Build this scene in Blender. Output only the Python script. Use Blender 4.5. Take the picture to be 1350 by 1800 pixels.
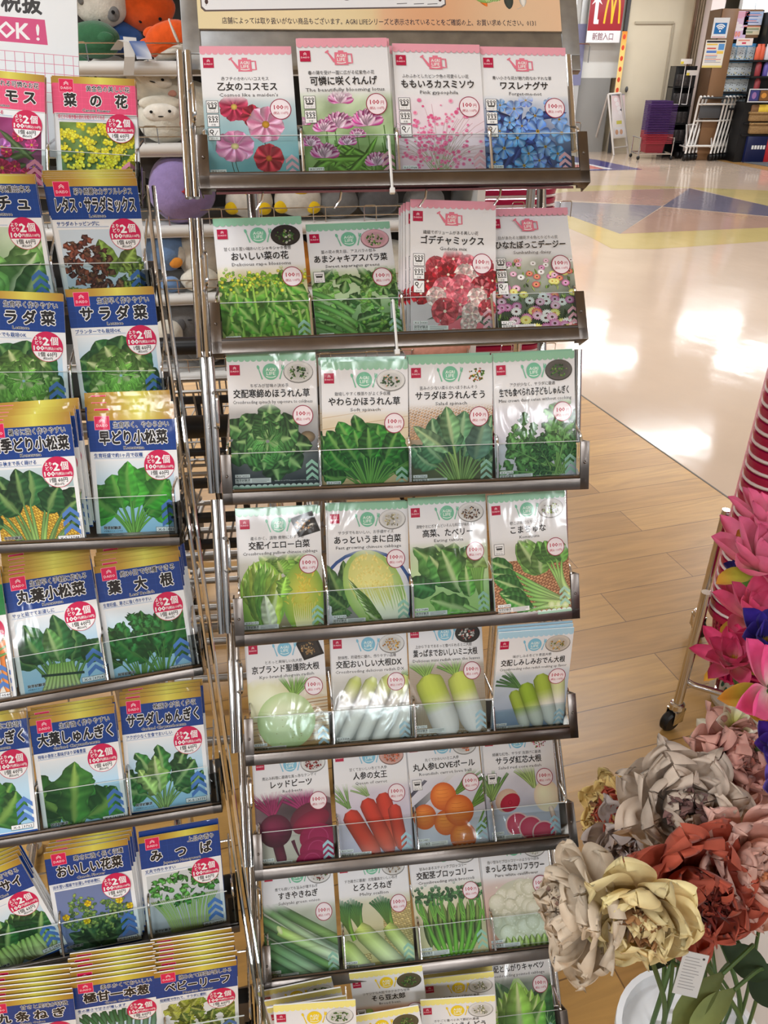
import bpy, bmesh, math, random
import numpy as np
from mathutils import Vector, Matrix
PI = math.pi
for _o in list(bpy.data.objects): bpy.data.objects.remove(_o)
SC = bpy.context.scene
COL = SC.collection
# ---------------------------------------------------------------- camera
HC, PITCH, F = 1.45, math.radians(30.0), 1352.0
cam = bpy.data.cameras.new('camera'); CAM = bpy.data.objects.new('camera', cam); COL.objects.link(CAM)
CAM.location = (0, 0, HC); CAM.rotation_euler = (PI/2 - PITCH, 0, 0)
cam.sensor_fit = 'VERTICAL'; cam.sensor_height = 36.0; cam.lens = 36.0*F/1800.0
cam.clip_start = 0.02; cam.clip_end = 100
SC.camera = CAM
SC.view_settings.view_transform = 'Standard'; SC.view_settings.look = 'None'
SC.view_settings.gamma = 1.0; SC.view_settings.use_curve_mapping = False
SC.view_settings.exposure = 0.0
# ---------------------------------------------------------------- ambient light of the hall beyond what is built
W = bpy.data.worlds.new('store_ambient'); SC.world = W; W.use_nodes = True
W.node_tree.nodes['Background'].inputs[0].default_value = (0.93, 0.96, 1.0, 1)
W.node_tree.nodes['Background'].inputs[1].default_value = 0.26
SC.cycles.max_bounces = 6; SC.cycles.diffuse_bounces = 3; SC.cycles.glossy_bounces = 3; SC.cycles.transmission_bounces = 6
SC.cycles.transparent_max_bounces = 16; SC.cycles.caustics_reflective = False; SC.cycles.caustics_refractive = False
SC.cycles.sample_clamp_indirect = 4.0
LAMP_W = 42.0        # power of one ceiling tube fixture
LAMPS = [(x, y) for y in (-4.4, -2.2, 4.4, 6.8, 9.8, 13.4, 15.4) for x in (-4.2, -1.5, 1.2, 3.9, 6.6)]+[(-1.6, .7), (-3.6, .7)]  # farthest row and last pair added to brighten back wall and plush shelf
CEIL = 3.1
# ---------------------------------------------------------------- pixel <-> place helpers (pixels of the 1350x1800 photograph)
CP, SP = math.cos(PITCH), math.sin(PITCH)
def ray(px, py):
    x, y = (px-675)/F, (py-900)/F
    return Vector((x, CP - y*SP, -SP - y*CP))
CO = Vector((0, 0, HC))
def on_plane(px, py, p0, n):
    d = ray(px, py); t = (Vector(p0)-CO).dot(n)/d.dot(n); return CO + d*t
def at(px, py, Y):
    d = ray(px, py); return CO + d*(Y/d.y)
def fl(px, py, z=0.0):
    d = ray(px, py); return CO + d*((z-HC)/d.z)
def dep(px, py, zc):
    return CO + ray(px, py)*zc
# ---------------------------------------------------------------- colour and material helpers
def lin(c):
    c = [v/255.0 for v in c[:3]]
    return tuple(v/12.92 if v <= 0.04045 else ((v+0.055)/1.055)**2.4 for v in c)
def mat(name, col=(200, 200, 200), rough=0.5, metal=0.0, spec=0.5, coat=0.0, bump=0.0, bscale=60.0, var=0.0, vscale=8.0, trans=0.0, ior=1.45, alpha=1.0, emit=0.0, sheen=0.0, sss=0.0, attr=False):
    m = bpy.data.materials.new(name); m.use_nodes = True; nt = m.node_tree
    b = nt.nodes['Principled BSDF']; c = lin(col)
    b.inputs['Base Color'].default_value = (*c, 1); b.inputs['Roughness'].default_value = rough
    b.inputs['Metallic'].default_value = metal; b.inputs['Specular IOR Level'].default_value = spec
    b.inputs['Coat Weight'].default_value = coat; b.inputs['Coat Roughness'].default_value = 0.08
    b.inputs['Transmission Weight'].default_value = trans; b.inputs['IOR'].default_value = ior; b.inputs['Alpha'].default_value = alpha
    b.inputs['Sheen Weight'].default_value = sheen
    if emit: b.inputs['Emission Color'].default_value = (*c, 1); b.inputs['Emission Strength'].default_value = emit
    L = nt.links
    tc = nt.nodes.new('ShaderNodeTexCoord')
    src = None
    if attr:
        a = nt.nodes.new('ShaderNodeAttribute'); a.attribute_name = 'Col'; src = a.outputs['Color']; L.new(src, b.inputs['Base Color'])
    if var:
        n = nt.nodes.new('ShaderNodeTexNoise'); n.inputs['Scale'].default_value = vscale; n.inputs['Detail'].default_value = 5
        L.new(tc.outputs['Object'], n.inputs['Vector'])
        r = nt.nodes.new('ShaderNodeMapRange'); r.inputs['From Min'].default_value = .3; r.inputs['From Max'].default_value = .7
        r.inputs['To Min'].default_value = 1-var; r.inputs['To Max'].default_value = 1+var
        L.new(n.outputs['Fac'], r.inputs['Value'])
        mx = nt.nodes.new('ShaderNodeMix'); mx.data_type = 'RGBA'; mx.blend_type = 'MULTIPLY'; mx.inputs['Factor'].default_value = 1
        if src: L.new(src, mx.inputs['A'])
        else: mx.inputs['A'].default_value = (*c, 1)
        L.new(r.outputs['Result'], mx.inputs['B']); L.new(mx.outputs['Result'], b.inputs['Base Color'])
    if bump:
        n = nt.nodes.new('ShaderNodeTexNoise'); n.inputs['Scale'].default_value = bscale; n.inputs['Detail'].default_value = 3
        L.new(tc.outputs['Object'], n.inputs['Vector'])
        bp = nt.nodes.new('ShaderNodeBump'); bp.inputs['Strength'].default_value = bump; bp.inputs['Distance'].default_value = 0.002
        L.new(n.outputs['Fac'], bp.inputs['Height']); L.new(bp.outputs['Normal'], b.inputs['Normal'])
    return m
def clear_mat(name, tint=(245, 250, 250), gloss=0.10):
    # thin clear acrylic or glass sheet: mostly see-through, with a fresnel reflection
    m = bpy.data.materials.new(name); m.use_nodes = True; nt = m.node_tree; nt.nodes.clear()
    o = nt.nodes.new('ShaderNodeOutputMaterial'); t = nt.nodes.new('ShaderNodeBsdfTransparent'); g = nt.nodes.new('ShaderNodeBsdfGlossy')
    t.inputs['Color'].default_value = (*lin(tint), 1); g.inputs['Roughness'].default_value = 0.05
    f = nt.nodes.new('ShaderNodeFresnel'); f.inputs['IOR'].default_value = 1.17
    mx = nt.nodes.new('ShaderNodeMixShader'); nt.links.new(f.outputs[0], mx.inputs[0]); nt.links.new(t.outputs[0], mx.inputs[1]); nt.links.new(g.outputs[0], mx.inputs[2])
    nt.links.new(mx.outputs[0], o.inputs[0]); return m
M = {}
M['chrome'] = mat('chrome_wire', (215, 215, 215), .16, 1.0)
M['steel'] = mat('zinc_sheet_steel', (118, 112, 108), .28, 1.0, var=.12, vscale=30, bump=.06, bscale=90)
M['galv'] = mat('galvanised_sheet', (160, 163, 165), .36, 0.9, var=.16, vscale=45)
M['clear'] = clear_mat('clear_acrylic')
M['black_rubber'] = mat('black_rubber', (18, 18, 19), .45)
M['black_plastic'] = mat('black_plastic', (26, 26, 28), .35)
M['grey_plastic'] = mat('grey_plastic', (70, 70, 72), .4)
M['white'] = mat('white_enamel', (236, 236, 233), .35)
M['cart_grey'] = mat('grey_coated_tube', (150, 147, 143), .32, .75)
M['cart_white'] = mat('pale_coated_tube', (222, 218, 212), .4, .2)
# ---------------------------------------------------------------- object helpers
def new_ob(name, me, parent=None, mw=None):
    o = bpy.data.objects.new(name, me); COL.objects.link(o)
    if mw is not None: o.matrix_world = mw
    if parent is not None: o.parent = parent
    return o
def tag(o, label=None, cat=None, group=None, kind=None):
    if label: o['label'] = label
    if cat: o['category'] = cat
    if group: o['group'] = group
    if kind: o['kind'] = kind
    return o
def empty(name, loc=(0, 0, 0), label=None, cat=None, group=None, rot=(0, 0, 0)):
    o = bpy.data.objects.new(name, None); COL.objects.link(o); o.location = loc; o.rotation_euler = rot; o.empty_display_size = .05
    return tag(o, label, cat, group)
def copy_tree(o, parent=None):
    c = o.copy(); COL.objects.link(c)
    if parent is not None: c.parent = parent
    for k in list(o.children): copy_tree(k, c)
    return c
class MB:
    """collects shapes, then links them as one mesh object"""
    def __init__(s): s.v = []; s.f = []; s.mi = []; s.cur = 0; s.c = []; s.col = (1, 1, 1)
    def add(s, vs, fs, cols=None):
        o = len(s.v); s.v += [tuple(v) for v in vs]; s.f += [[i+o for i in f] for f in fs]; s.mi += [s.cur]*len(fs)
        s.c += [tuple(q) for q in cols] if cols is not None else [s.col]*len(vs)
        return s
    def box(s, lo, hi, X=None, bev=0.0):
        """box between two corners, X maps local coordinates to the place; bev cuts its edges"""
        x0, y0, z0 = lo; x1, y1, z1 = hi
        x0, x1 = min(x0, x1), max(x0, x1); y0, y1 = min(y0, y1), max(y0, y1); z0, z1 = min(z0, z1), max(z0, z1)
        if bev <= 0:
            vs = [(x, y, z) for x in (x0, x1) for y in (y0, y1) for z in (z0, z1)]
            fs = [(0, 1, 3, 2), (4, 6, 7, 5), (0, 4, 5, 1), (2, 3, 7, 6), (0, 2, 6, 4), (1, 5, 7, 3)]
        else:
            bm = bmesh.new(); bmesh.ops.create_cube(bm, size=1)
            for v in bm.verts: v.co = Vector(((x0+x1)/2+v.co.x*(x1-x0), (y0+y1)/2+v.co.y*(y1-y0), (z0+z1)/2+v.co.z*(z1-z0)))
            bmesh.ops.bevel(bm, geom=bm.edges[:], offset=bev, segments=2, affect='EDGES', profile=.5)
            bm.verts.index_update(); vs = [v.co.copy() for v in bm.verts]; fs = [[v.index for v in f.verts] for f in bm.faces]; bm.free()
        if X: vs = [X(*v) for v in vs]
        return s.add(vs, fs)
    def tube(s, pts, r, n=8, closed=False, caps=True):
        pts = [Vector(p) for p in pts]; m = len(pts)
        rr = r if isinstance(r, (list, tuple)) else [r]*m
        vs = []; fs = []; prev = None
        for i, p in enumerate(pts):
            a = pts[(i-1) % m] if (closed or i > 0) else p; b = pts[(i+1) % m] if (closed or i < m-1) else p
            d = (b-a)
            d = d.normalized() if d.length > 1e-9 else Vector((0, 0, 1))
            if prev is None:
                u = d.orthogonal().normalized()
            else:
                u = prev - d*prev.dot(d); u = u.normalized() if u.length > 1e-6 else d.orthogonal().normalized()
            prev = u; w = d.cross(u)
            for k in range(n):
                an = 2*PI*k/n; vs.append(p + (u*math.cos(an)+w*math.sin(an))*rr[i])
        for i in range(m if closed else m-1):
            j = (i+1) % m
            for k in range(n): fs.append((i*n+k, i*n+(k+1) % n, j*n+(k+1) % n, j*n+k))
        if caps and not closed: fs.append(list(range(n))[::-1]); fs.append([(m-1)*n+k for k in range(n)])
        return s.add(vs, fs)
    def lathe(s, prof, c=(0, 0, 0), n=24, X=None, cap=True):
        vs = []; fs = []; m = len(prof)
        for (r, z) in prof:
            for k in range(n): vs.append(Vector((c[0]+r*math.cos(2*PI*k/n), c[1]+r*math.sin(2*PI*k/n), c[2]+z)))
        for i in range(m-1):
            for k in range(n): fs.append((i*n+k, i*n+(k+1) % n, (i+1)*n+(k+1) % n, (i+1)*n+k))
        if cap: fs.append(list(range(n))[::-1]); fs.append([(m-1)*n+k for k in range(n)])
        if X: vs = [X @ v for v in vs]
        return s.add(vs, fs)
    def ball(s, c, r, nu=20, nv=12, X=None, fn=None):
        """ellipsoid; fn(direction) scales the radius"""
        rx, ry, rz = (r, r, r) if not isinstance(r, (tuple, list)) else r
        vs = []; fs = []
        for i in range(nv+1):
            th = PI*i/nv
            for k in range(nu):
                ph = 2*PI*k/nu; d = Vector((math.sin(th)*math.cos(ph), math.sin(th)*math.sin(ph), math.cos(th))); q = fn(d) if fn else 1
                vs.append(Vector((d.x*rx*q, d.y*ry*q, d.z*rz*q)))
        for i in range(nv):
            for k in range(nu): fs.append((i*nu+k, (i+1)*nu+k, (i+1)*nu+(k+1) % nu, i*nu+(k+1) % nu))
        c = Vector(c)
        vs = [((X @ v) if X else v)+c for v in vs]
        return s.add(vs, fs)
    def build(s, name, m, parent=None, smooth=True, mw=None, sharp=40):
        me = bpy.data.meshes.new(name); me.from_pydata([tuple(v) for v in s.v], [], s.f)
        ms = m if isinstance(m, (list, tuple)) else [m]
        for x in ms: me.materials.append(M[x] if isinstance(x, str) else x)
        if len(ms) > 1: me.polygons.foreach_set('material_index', s.mi)
        if any(tuple(c) != (1, 1, 1) for c in s.c[:1]+s.c[-1:]):
            a = me.color_attributes.new('Col', 'FLOAT_COLOR', 'POINT')
            a.data.foreach_set('color', np.array([(*c[:3], 1.0) for c in s.c], dtype=np.float32).ravel())
        me.update()
        bm = bmesh.new(); bm.from_mesh(me); bmesh.ops.remove_doubles(bm, verts=bm.verts, dist=1e-6)
        bmesh.ops.recalc_face_normals(bm, faces=bm.faces); bm.to_mesh(me); bm.free()
        if smooth:
            me.polygons.foreach_set('use_smooth', [True]*len(me.polygons))
            try: me.set_sharp_from_angle(angle=math.radians(sharp))
            except Exception: pass
        return new_ob(name, me, parent, mw)
def frame_mat(o, ex, ey, ez):
    return Matrix(((ex[0], ey[0], ez[0], o[0]), (ex[1], ey[1], ez[1], o[1]), (ex[2], ey[2], ez[2], o[2]), (0, 0, 0, 1)))
def arc(pts, r=0.01, n=5):
    """rounds the corners of a polyline"""
    pts = [Vector(p) for p in pts]; out = [pts[0]]
    for i in range(1, len(pts)-1):
        p = pts[i]; a = (pts[i-1]-p); b = (pts[i+1]-p); q = min(r, a.length*.45, b.length*.45)
        a = p+a.normalized()*q; b = p+b.normalized()*q
        for k in range(n+1):
            t = k/n; out.append(a*(1-t)**2+p*2*t*(1-t)+b*t*t)
    out.append(pts[-1]); return out
# ---------------------------------------------------------------- printing: flat artwork in thin layers on one sheet
# units are millimetres, u to the right and v down from the sheet's top left corner
_LUT = np.array([(v/255/12.92 if v/255 <= 0.04045 else ((v/255+0.055)/1.055)**2.4) for v in range(256)])
def _lc(c):
    c = np.clip(np.asarray(c, float), 0, 255); return np.interp(c, np.arange(256), _LUT)
def LC(c): return tuple(float(v) for v in _lc(c))
_tc = bpy.data.curves.new('lettering', 'FONT'); _to = bpy.data.objects.new('lettering', _tc); COL.objects.link(_to)
_tc.fill_mode = 'FRONT'; _GL = {}
def glyphs(s, res=1, bold=0.0):
    k = (s, res, bold)
    if k not in _GL:
        _tc.body = s; _tc.resolution_u = res; _tc.offset = bold
        dg = bpy.context.evaluated_depsgraph_get(); dg.update()
        e = _to.evaluated_get(dg); me = e.to_mesh()
        v = np.empty(len(me.vertices)*3, np.float32); me.vertices.foreach_get('co', v); v = v.reshape(-1, 3)[:, :2].astype(float)
        fs = [list(p.vertices) for p in me.polygons]
        e.to_mesh_clear()
        if len(v) == 0: v = np.zeros((1, 2)); fs = []
        _GL[k] = (v, fs)
    return _GL[k]
class Art:
    def __init__(s, w, h, eps=2.0e-6, seed=1):
        s.w, s.h = w, h; s.V = []; s.C = []; s.Fs = []; s.n = 0; s.z = eps*2; s.eps = eps
        s.clip = (0, 0, w, h); s.fade = None; s.rng = np.random.default_rng(seed)
    def emit(s, v, f, c, layer=True):
        """v (n,2), f faces, c (n,3) or one colour in sRGB 0-255"""
        v = np.asarray(v, float); c = np.asarray(c, float)
        if c.ndim == 1: c = np.repeat(c[None], len(v), 0)
        if s.fade is not None:
            v0, v1, fc = s.fade; t = np.clip((v[:, 1]-v0)/(v1-v0), 0, 1); t = (t*t*(3-2*t))[:, None]; c = c*t+np.asarray(fc, float)[None]*(1-t)
        x0, y0, x1, y1 = s.clip
        if v[:, 0].max() < x0 or v[:, 0].min() > x1 or v[:, 1].max() < y0 or v[:, 1].min() > y1: return
        inside = (v[:, 0] >= x0-1e-9) & (v[:, 0] <= x1+1e-9) & (v[:, 1] >= y0-1e-9) & (v[:, 1] <= y1+1e-9)
        if not inside.all():
            nv = []; nc = []; nf = []
            for fc in f:
                if inside[list(fc)].all():
                    b = len(nv); nv += [v[i] for i in fc]; nc += [c[i] for i in fc]; nf.append(list(range(b, b+len(fc)))); continue
                poly = [(np.r_[v[i], c[i]]) for i in fc]
                for ax, lim, sg in ((0, x0, 1), (0, x1, -1), (1, y0, 1), (1, y1, -1)):
                    out = []
                    for i in range(len(poly)):
                        a, b = poly[i-1], poly[i]; da = sg*(a[ax]-lim); db = sg*(b[ax]-lim)
                        if da >= 0 and db >= 0: out.append(b)
                        elif da >= 0 > db: out.append(a+(b-a)*(da/(da-db)))
                        elif da < 0 <= db: out += [a+(b-a)*(da/(da-db)), b]
                    poly = out
                    if len(poly) < 3: break
                if len(poly) >= 3:
                    b = len(nv); nv += [p[:2] for p in poly]; nc += [p[2:] for p in poly]; nf.append(list(range(b, b+len(poly))))
            if not nf: return
            v = np.array(nv); c = np.array(nc); f = nf
        if layer: s.z += s.eps
        s.V.append(np.c_[v, np.full(len(v), s.z)]); s.C.append(_lc(c)); s.Fs += [[i+s.n for i in q] for q in f]; s.n += len(v)
    def rect(s, x0, y0, x1, y1, c): s.emit([(x0, y0), (x1, y0), (x1, y1), (x0, y1)], [(0, 1, 2, 3)], c)
    def grad(s, x0, y0, x1, y1, stops, vert=True, n=10):
        """stops [(t, colour)...] along v (or u)"""
        ts = np.unique(np.r_[np.linspace(0, 1, n), [t for t, _ in stops]])
        cc = np.array([[np.interp(t, [q for q, _ in stops], [k[j] for _, k in stops]) for j in range(3)] for t in ts])
        vs = []; cs = []; fs = []
        for i, t in enumerate(ts):
            if vert: vs += [(x0, y0+(y1-y0)*t), (x1, y0+(y1-y0)*t)]
            else: vs += [(x0+(x1-x0)*t, y0), (x0+(x1-x0)*t, y1)]
            cs += [cc[i], cc[i]]
            if i: fs.append((2*i-2, 2*i-1, 2*i+1, 2*i))
        s.emit(vs, fs, np.array(cs))
    def field(s, x0, y0, x1, y1, fn, nx=20, ny=26):
        """colour field fn(u,v) -> colour, for soft backgrounds"""
        X, Y = np.meshgrid(np.linspace(x0, x1, nx+1), np.linspace(y0, y1, ny+1)); v = np.c_[X.ravel(), Y.ravel()]
        c = np.array([fn(a, b) for a, b in v]); k = nx+1
        s.emit(v, [(j*k+i, j*k+i+1, (j+1)*k+i+1, (j+1)*k+i) for j in range(ny) for i in range(nx)], c)
    def poly(s, pts, c): s.emit(pts, [list(range(len(pts)))], c)
    def ell(s, x, y, rx, ry=None, c=(255, 255, 255), c2=None, rot=0, n=22, off=(0, 0), a0=0, a1=360, rings=3):
        """ellipse; c in the middle (moved by off) to c2 at the rim"""
        ry = rx if ry is None else ry; c2 = c if c2 is None else c2
        an = np.radians(np.linspace(a0, a1, n+1)); full = abs(a1-a0) >= 359.9
        vs = [(off[0]*rx, off[1]*ry)]; cs = [np.asarray(c, float)]
        for r in range(1, rings+1):
            t = r/rings
            for a in (an[:-1] if full else an):
                vs.append((math.cos(a)*rx*t+off[0]*rx*(1-t), math.sin(a)*ry*t+off[1]*ry*(1-t))); cs.append(np.asarray(c, float)*(1-t**1.5)+np.asarray(c2, float)*t**1.5)
        m = n if full else n+1; fs = []
        for k in range(m if full else m-1): fs.append((0, 1+k, 1+(k+1) % m))
        for r in range(1, rings):
            o1 = 1+(r-1)*m; o2 = 1+r*m
            for k in range(m if full else m-1): fs.append((o1+k, o2+k, o2+(k+1) % m, o1+(k+1) % m))
        v = np.array(vs); cr, sr = math.cos(rot), math.sin(rot); v = np.c_[v[:, 0]*cr-v[:, 1]*sr+x, v[:, 0]*sr+v[:, 1]*cr+y]
        s.emit(v, fs, np.array(cs))
    def ring(s, x, y, r0, r1, c, n=28, a0=0, a1=360):
        an = np.radians(np.linspace(a0, a1, n+1)); vs = [(x+math.cos(a)*r, y+math.sin(a)*r) for a in an for r in (r0, r1)]
        s.emit(vs, [(2*k, 2*k+1, 2*k+3, 2*k+2) for k in range(n)], c)
    def line(s, pts, w, c, c2=None):
        """tapering stroke along points; w one width or a list"""
        P = np.array(pts, float); m = len(P); ww = np.broadcast_to(np.asarray(w, float), (m,))
        d = np.gradient(P, axis=0); d /= np.maximum(np.linalg.norm(d, axis=1, keepdims=True), 1e-9); nn = np.c_[-d[:, 1], d[:, 0]]
        a = P+nn*ww[:, None]/2; b = P-nn*ww[:, None]/2
        c = np.asarray(c, float); c2 = c if c2 is None else np.asarray(c2, float); t = np.linspace(0, 1, m)[:, None]; cc = c*(1-t)+c2*t
        s.emit(np.r_[a, b], [(i, i+1, m+i+1, m+i) for i in range(m-1)], np.r_[cc, cc])
    def strip(s, pts, w, prof, c0, c1=None, noise=0.0):
        """rounded stalk: prof = [(across -1..1, factor or colour)], c0 -> c1 along it"""
        P = np.array(pts, float); m = len(P); ww = np.broadcast_to(np.asarray(w, float), (m,))
        d = np.gradient(P, axis=0); d /= np.maximum(np.linalg.norm(d, axis=1, keepdims=True), 1e-9); nn = np.c_[-d[:, 1], d[:, 0]]
        t = np.linspace(0, 1, m)[:, None]; c0 = np.asarray(c0, float); c1 = c0 if c1 is None else np.asarray(c1, float)
        base = c0*(1-t)+c1*t
        if noise: base = base*(1+s.rng.normal(0, noise, (m, 1)))
        V = []; C = []; k = len(prof)
        for q, fa in prof: V.append(P+nn*ww[:, None]/2*q); C.append(base*fa)
        V = np.array(V); C = np.array(C)   # k,m,2
        s.emit(V.reshape(-1, 2), [(a*m+i, a*m+i+1, (a+1)*m+i+1, (a+1)*m+i) for a in range(k-1) for i in range(m-1)], C.reshape(-1, 3))
    def leaf(s, p0, p1, w, c, vein=None, bend=0.0, ruff=0.06, power=0.75, var=0.16, nt=None, dark=0.62, side=0.0, veins=4):
        """leaf blade from p0 to its tip p1, half width w, with a midrib and shaded side veins"""
        p0 = np.array(p0, float); p1 = np.array(p1, float); d = p1-p0; L = np.linalg.norm(d) or 1; n = np.array([-d[1], d[0]])/L
        big = w > 6 and nt is None; nt = nt or (16 if big else 7); veins = veins+2 if big else veins
        t = np.linspace(0, 1, nt+1); ax = p0+d*t[:, None]+n*(bend*L*np.sin(PI*t))[:, None]
        hw = w*np.clip(np.sin(PI*np.clip(t, 0, 1)**power), 0, 1)**0.72; hw[0] = w*.06; hw[-1] = 0
        q = np.array([-1, -.8, -.55, -.3, -.06, .06, .3, .55, .8, 1.]) if big else np.array([-1, -.55, -.08, .08, .55, 1.]); k = len(q); md = k//2
        ph = s.rng.uniform(0, 6.28, 6); wv = lambda o: 1+ruff*(1.0*np.sin(t*9+ph[o])+.9*np.sin(t*21+ph[o+1]))
        rl, rr = wv(0), wv(2); off = np.zeros((nt+1, k))
        for j, z in enumerate(q): off[:, j] = z*hw*(rl if z < 0 else rr)
        off += side*hw[:, None]*(np.abs(q)[None]**2)
        V = ax[:, None, :]+n[None, None]*off[:, :, None]+(d/L)[None, None]*(np.abs(q)[None, :, None]*w*.25*np.sin(PI*t)[:, None, None])
        c = np.asarray(c, float); vein = c*1.35+18 if vein is None else np.asarray(vein, float)
        aq = np.abs(q)[None]; wave = np.cos(2*PI*veins*(t[:, None]-.0)+ph[4]-aq*1.2)
        sh = 1-(1-dark)*(.5-.5*wave)*np.clip(aq*1.6, 0, 1)*(1.05-.35*aq)
        sh = sh*(1+.10*np.sin(5*t[:, None]+3*q[None]+ph[5]))*(1-.18*(aq > .95))
        lit = 1+.17*np.sign(q)[None]*np.sign(math.cos(math.atan2(d[1], d[0])+.6))
        C = c[None, None]*(sh*lit*(1+s.rng.normal(0, var*.12, (nt+1, k))))[:, :, None]
        if big: C = C+(vein-c)[None, None]*(.42*np.clip(wave, 0, 1)**5*np.clip(1.1-aq, 0, 1))[:, :, None]
        C[:, md-1:md+1] = vein*(.8+.2*t[:, None, None])
        s.emit(V.reshape(-1, 2), [(i*k+j, i*k+j+1, (i+1)*k+j+1, (i+1)*k+j) for i in range(nt) for j in range(k-1)], C.reshape(-1, 3))
    def text(s, t, x, y, h, c=(20, 20, 22), w=None, bold=0.0, res=1, align=0.5, outline=None, slant=0.0):
        """lettering centred (align .5) at x with its middle at y; h is the height of a full character; w squeezes or spreads it to a width"""
        v, f = glyphs(t, res, 0.0)
        if not f: return
        lo = v.min(0); hi = v.max(0); k = h/0.92; kx = k if w is None else w/max(hi[0]-lo[0], 1e-6)
        X = (v[:, 0]-lo[0])*kx-align*(hi[0]-lo[0])*kx+x; Y = y-(v[:, 1]-0.36)*k
        base = np.c_[X, Y]; ff = [q[::-1] for q in f]; n = len(base)
        for bo, cc, m in (([(outline[1], outline[0], 10)] if outline else [])+[(bold, c, 6 if bold > .03 else 4)]):
            if bo <= 0.013: s.emit(base, ff, cc); continue
            for r in ((bo,) if bo < .07 else (bo, bo*.55)):
                for a in range(m):
                    an = 2*PI*(a+.5)/m; s.emit(base+np.array([math.cos(an)*r*kx, math.sin(an)*r*k])[None]*.8, ff, cc)
    def blobs(s, pts, r, cols, squash=1.0, jit=.25, dark=.7, n=9):
        """many small rounded dabs, one layer each"""
        for (x, y) in pts:
            c = np.asarray(cols[s.rng.integers(len(cols))], float)*(1+s.rng.normal(0, .08)); q = r*(1+s.rng.uniform(-jit, jit))
            s.ell(x, y, q, q*squash, np.minimum(c*1.12, 255), c*dark, n=n, off=(-.25, -.3), rings=2, rot=s.rng.uniform(0, 3))
    def sheet(s, name, mats, thick=2.0, side=(240, 240, 240), bev=0.6, top=0.0):
        """one mesh: the pouch or board itself (rounded slab, printed face towards +z) and its print; origin at bottom centre"""
        w, h = s.w, s.h
        bm = bmesh.new(); bmesh.ops.create_cube(bm, size=1)
        for q in bm.verts: q.co = Vector((q.co.x*w, q.co.y*h+h/2, q.co.z*thick-thick/2))
        if bev: bmesh.ops.bevel(bm, geom=bm.edges[:], offset=min(bev, thick*.45), segments=2, affect='EDGES', profile=.5)
        bm.verts.index_update(); bv = np.array([q.co[:] for q in bm.verts]); bf = [[q.index for q in f.verts] for f in bm.faces]; bm.free()
        bv[:, :2] *= 1.0
        nb = len(bv)
        V = np.concatenate(s.V); V = np.c_[V[:, 0]-w/2, h-V[:, 1], V[:, 2]*1000]
        C = np.concatenate(s.C)
        # v runs downwards, so faces given clockwise in u,v face the viewer; make every face look towards +z
        fs = []
        for f in s.Fs:
            a = V[f[0]]; ar = 0.0
            for i in range(1, len(f)-1):
                b = V[f[i]]-a; d = V[f[i+1]]-a; ar += b[0]*d[1]-b[1]*d[0]
            fs.append([i+nb for i in (f if ar >= 0 else f[::-1])])
        me = bpy.data.meshes.new(name)
        allv = np.r_[bv, V]/1000.0
        me.from_pydata(allv.tolist(), [], bf+fs)
        for m in (mats if isinstance(mats, (list, tuple)) else [mats]): me.materials.append(m)
        a = me.color_attributes.new('Col', 'FLOAT_COLOR', 'POINT')
        cc = np.ones((len(allv), 4), np.float32); cc[:nb, :3] = _lc(side); cc[nb:, :3] = C
        a.data.foreach_set('color', cc.ravel()); me.update(); return me
def qb(p0, p1, p2, n=8):
    t = np.linspace(0, 1, n+1)[:, None]; p0, p1, p2 = (np.asarray(p, float) for p in (p0, p1, p2))
    return p0*(1-t)**2+2*p1*t*(1-t)+p2*t*t
ROUND = [(-1, .62), (-.6, .9), (-.1, 1.08), (.3, 1.02), (.7, .82), (1, .58)]
# ---------------------------------------------------------------- film of the seed packets: printed colours under a crinkled glossy film
def film(name, rough=.32, coat=.7, bump=.28):
    m = bpy.data.materials.new(name); m.use_nodes = True; nt = m.node_tree; b = nt.nodes['Principled BSDF']; L = nt.links
    a = nt.nodes.new('ShaderNodeAttribute'); a.attribute_name = 'Col'; L.new(a.outputs['Color'], b.inputs['Base Color'])
    b.inputs['Roughness'].default_value = .55; b.inputs['Specular IOR Level'].default_value = .3
    b.inputs['Coat Weight'].default_value = coat; b.inputs['Coat Roughness'].default_value = .07; b.inputs['Coat IOR'].default_value = 1.45
    tc = nt.nodes.new('ShaderNodeTexCoord'); oi = nt.nodes.new('ShaderNodeObjectInfo')
    mp = nt.nodes.new('ShaderNodeMapping'); mp.inputs['Scale'].default_value = (1.0, .38, 1.0)
    cx = nt.nodes.new('ShaderNodeCombineXYZ'); ml = nt.nodes.new('ShaderNodeMath'); ml.operation = 'MULTIPLY'; ml.inputs[1].default_value = 7.0
    L.new(oi.outputs['Random'], ml.inputs[0])
    for k in (0, 1): L.new(ml.outputs[0], cx.inputs[k])
    L.new(tc.outputs['Object'], mp.inputs['Vector']); L.new(cx.outputs[0], mp.inputs['Location'])
    n1 = nt.nodes.new('ShaderNodeTexNoise'); n1.inputs['Scale'].default_value = 34; n1.inputs['Detail'].default_value = 2; n1.inputs['Distortion'].default_value = .8
    n2 = nt.nodes.new('ShaderNodeTexNoise'); n2.inputs['Scale'].default_value = 14; n2.inputs['Detail'].default_value = 1
    for n in (n1, n2): L.new(mp.outputs[0], n.inputs['Vector'])
    ad = nt.nodes.new('ShaderNodeMath'); ad.operation = 'ADD'; L.new(n1.outputs['Fac'], ad.inputs[0]); L.new(n2.outputs['Fac'], ad.inputs[1])
    bp = nt.nodes.new('ShaderNodeBump'); bp.inputs['Strength'].default_value = bump; bp.inputs['Distance'].default_value = .0035
    L.new(ad.outputs[0], bp.inputs['Height']); L.new(bp.outputs['Normal'], b.inputs['Coat Normal'])
    return m
M['film'] = film('printed_pouch_film')
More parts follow.
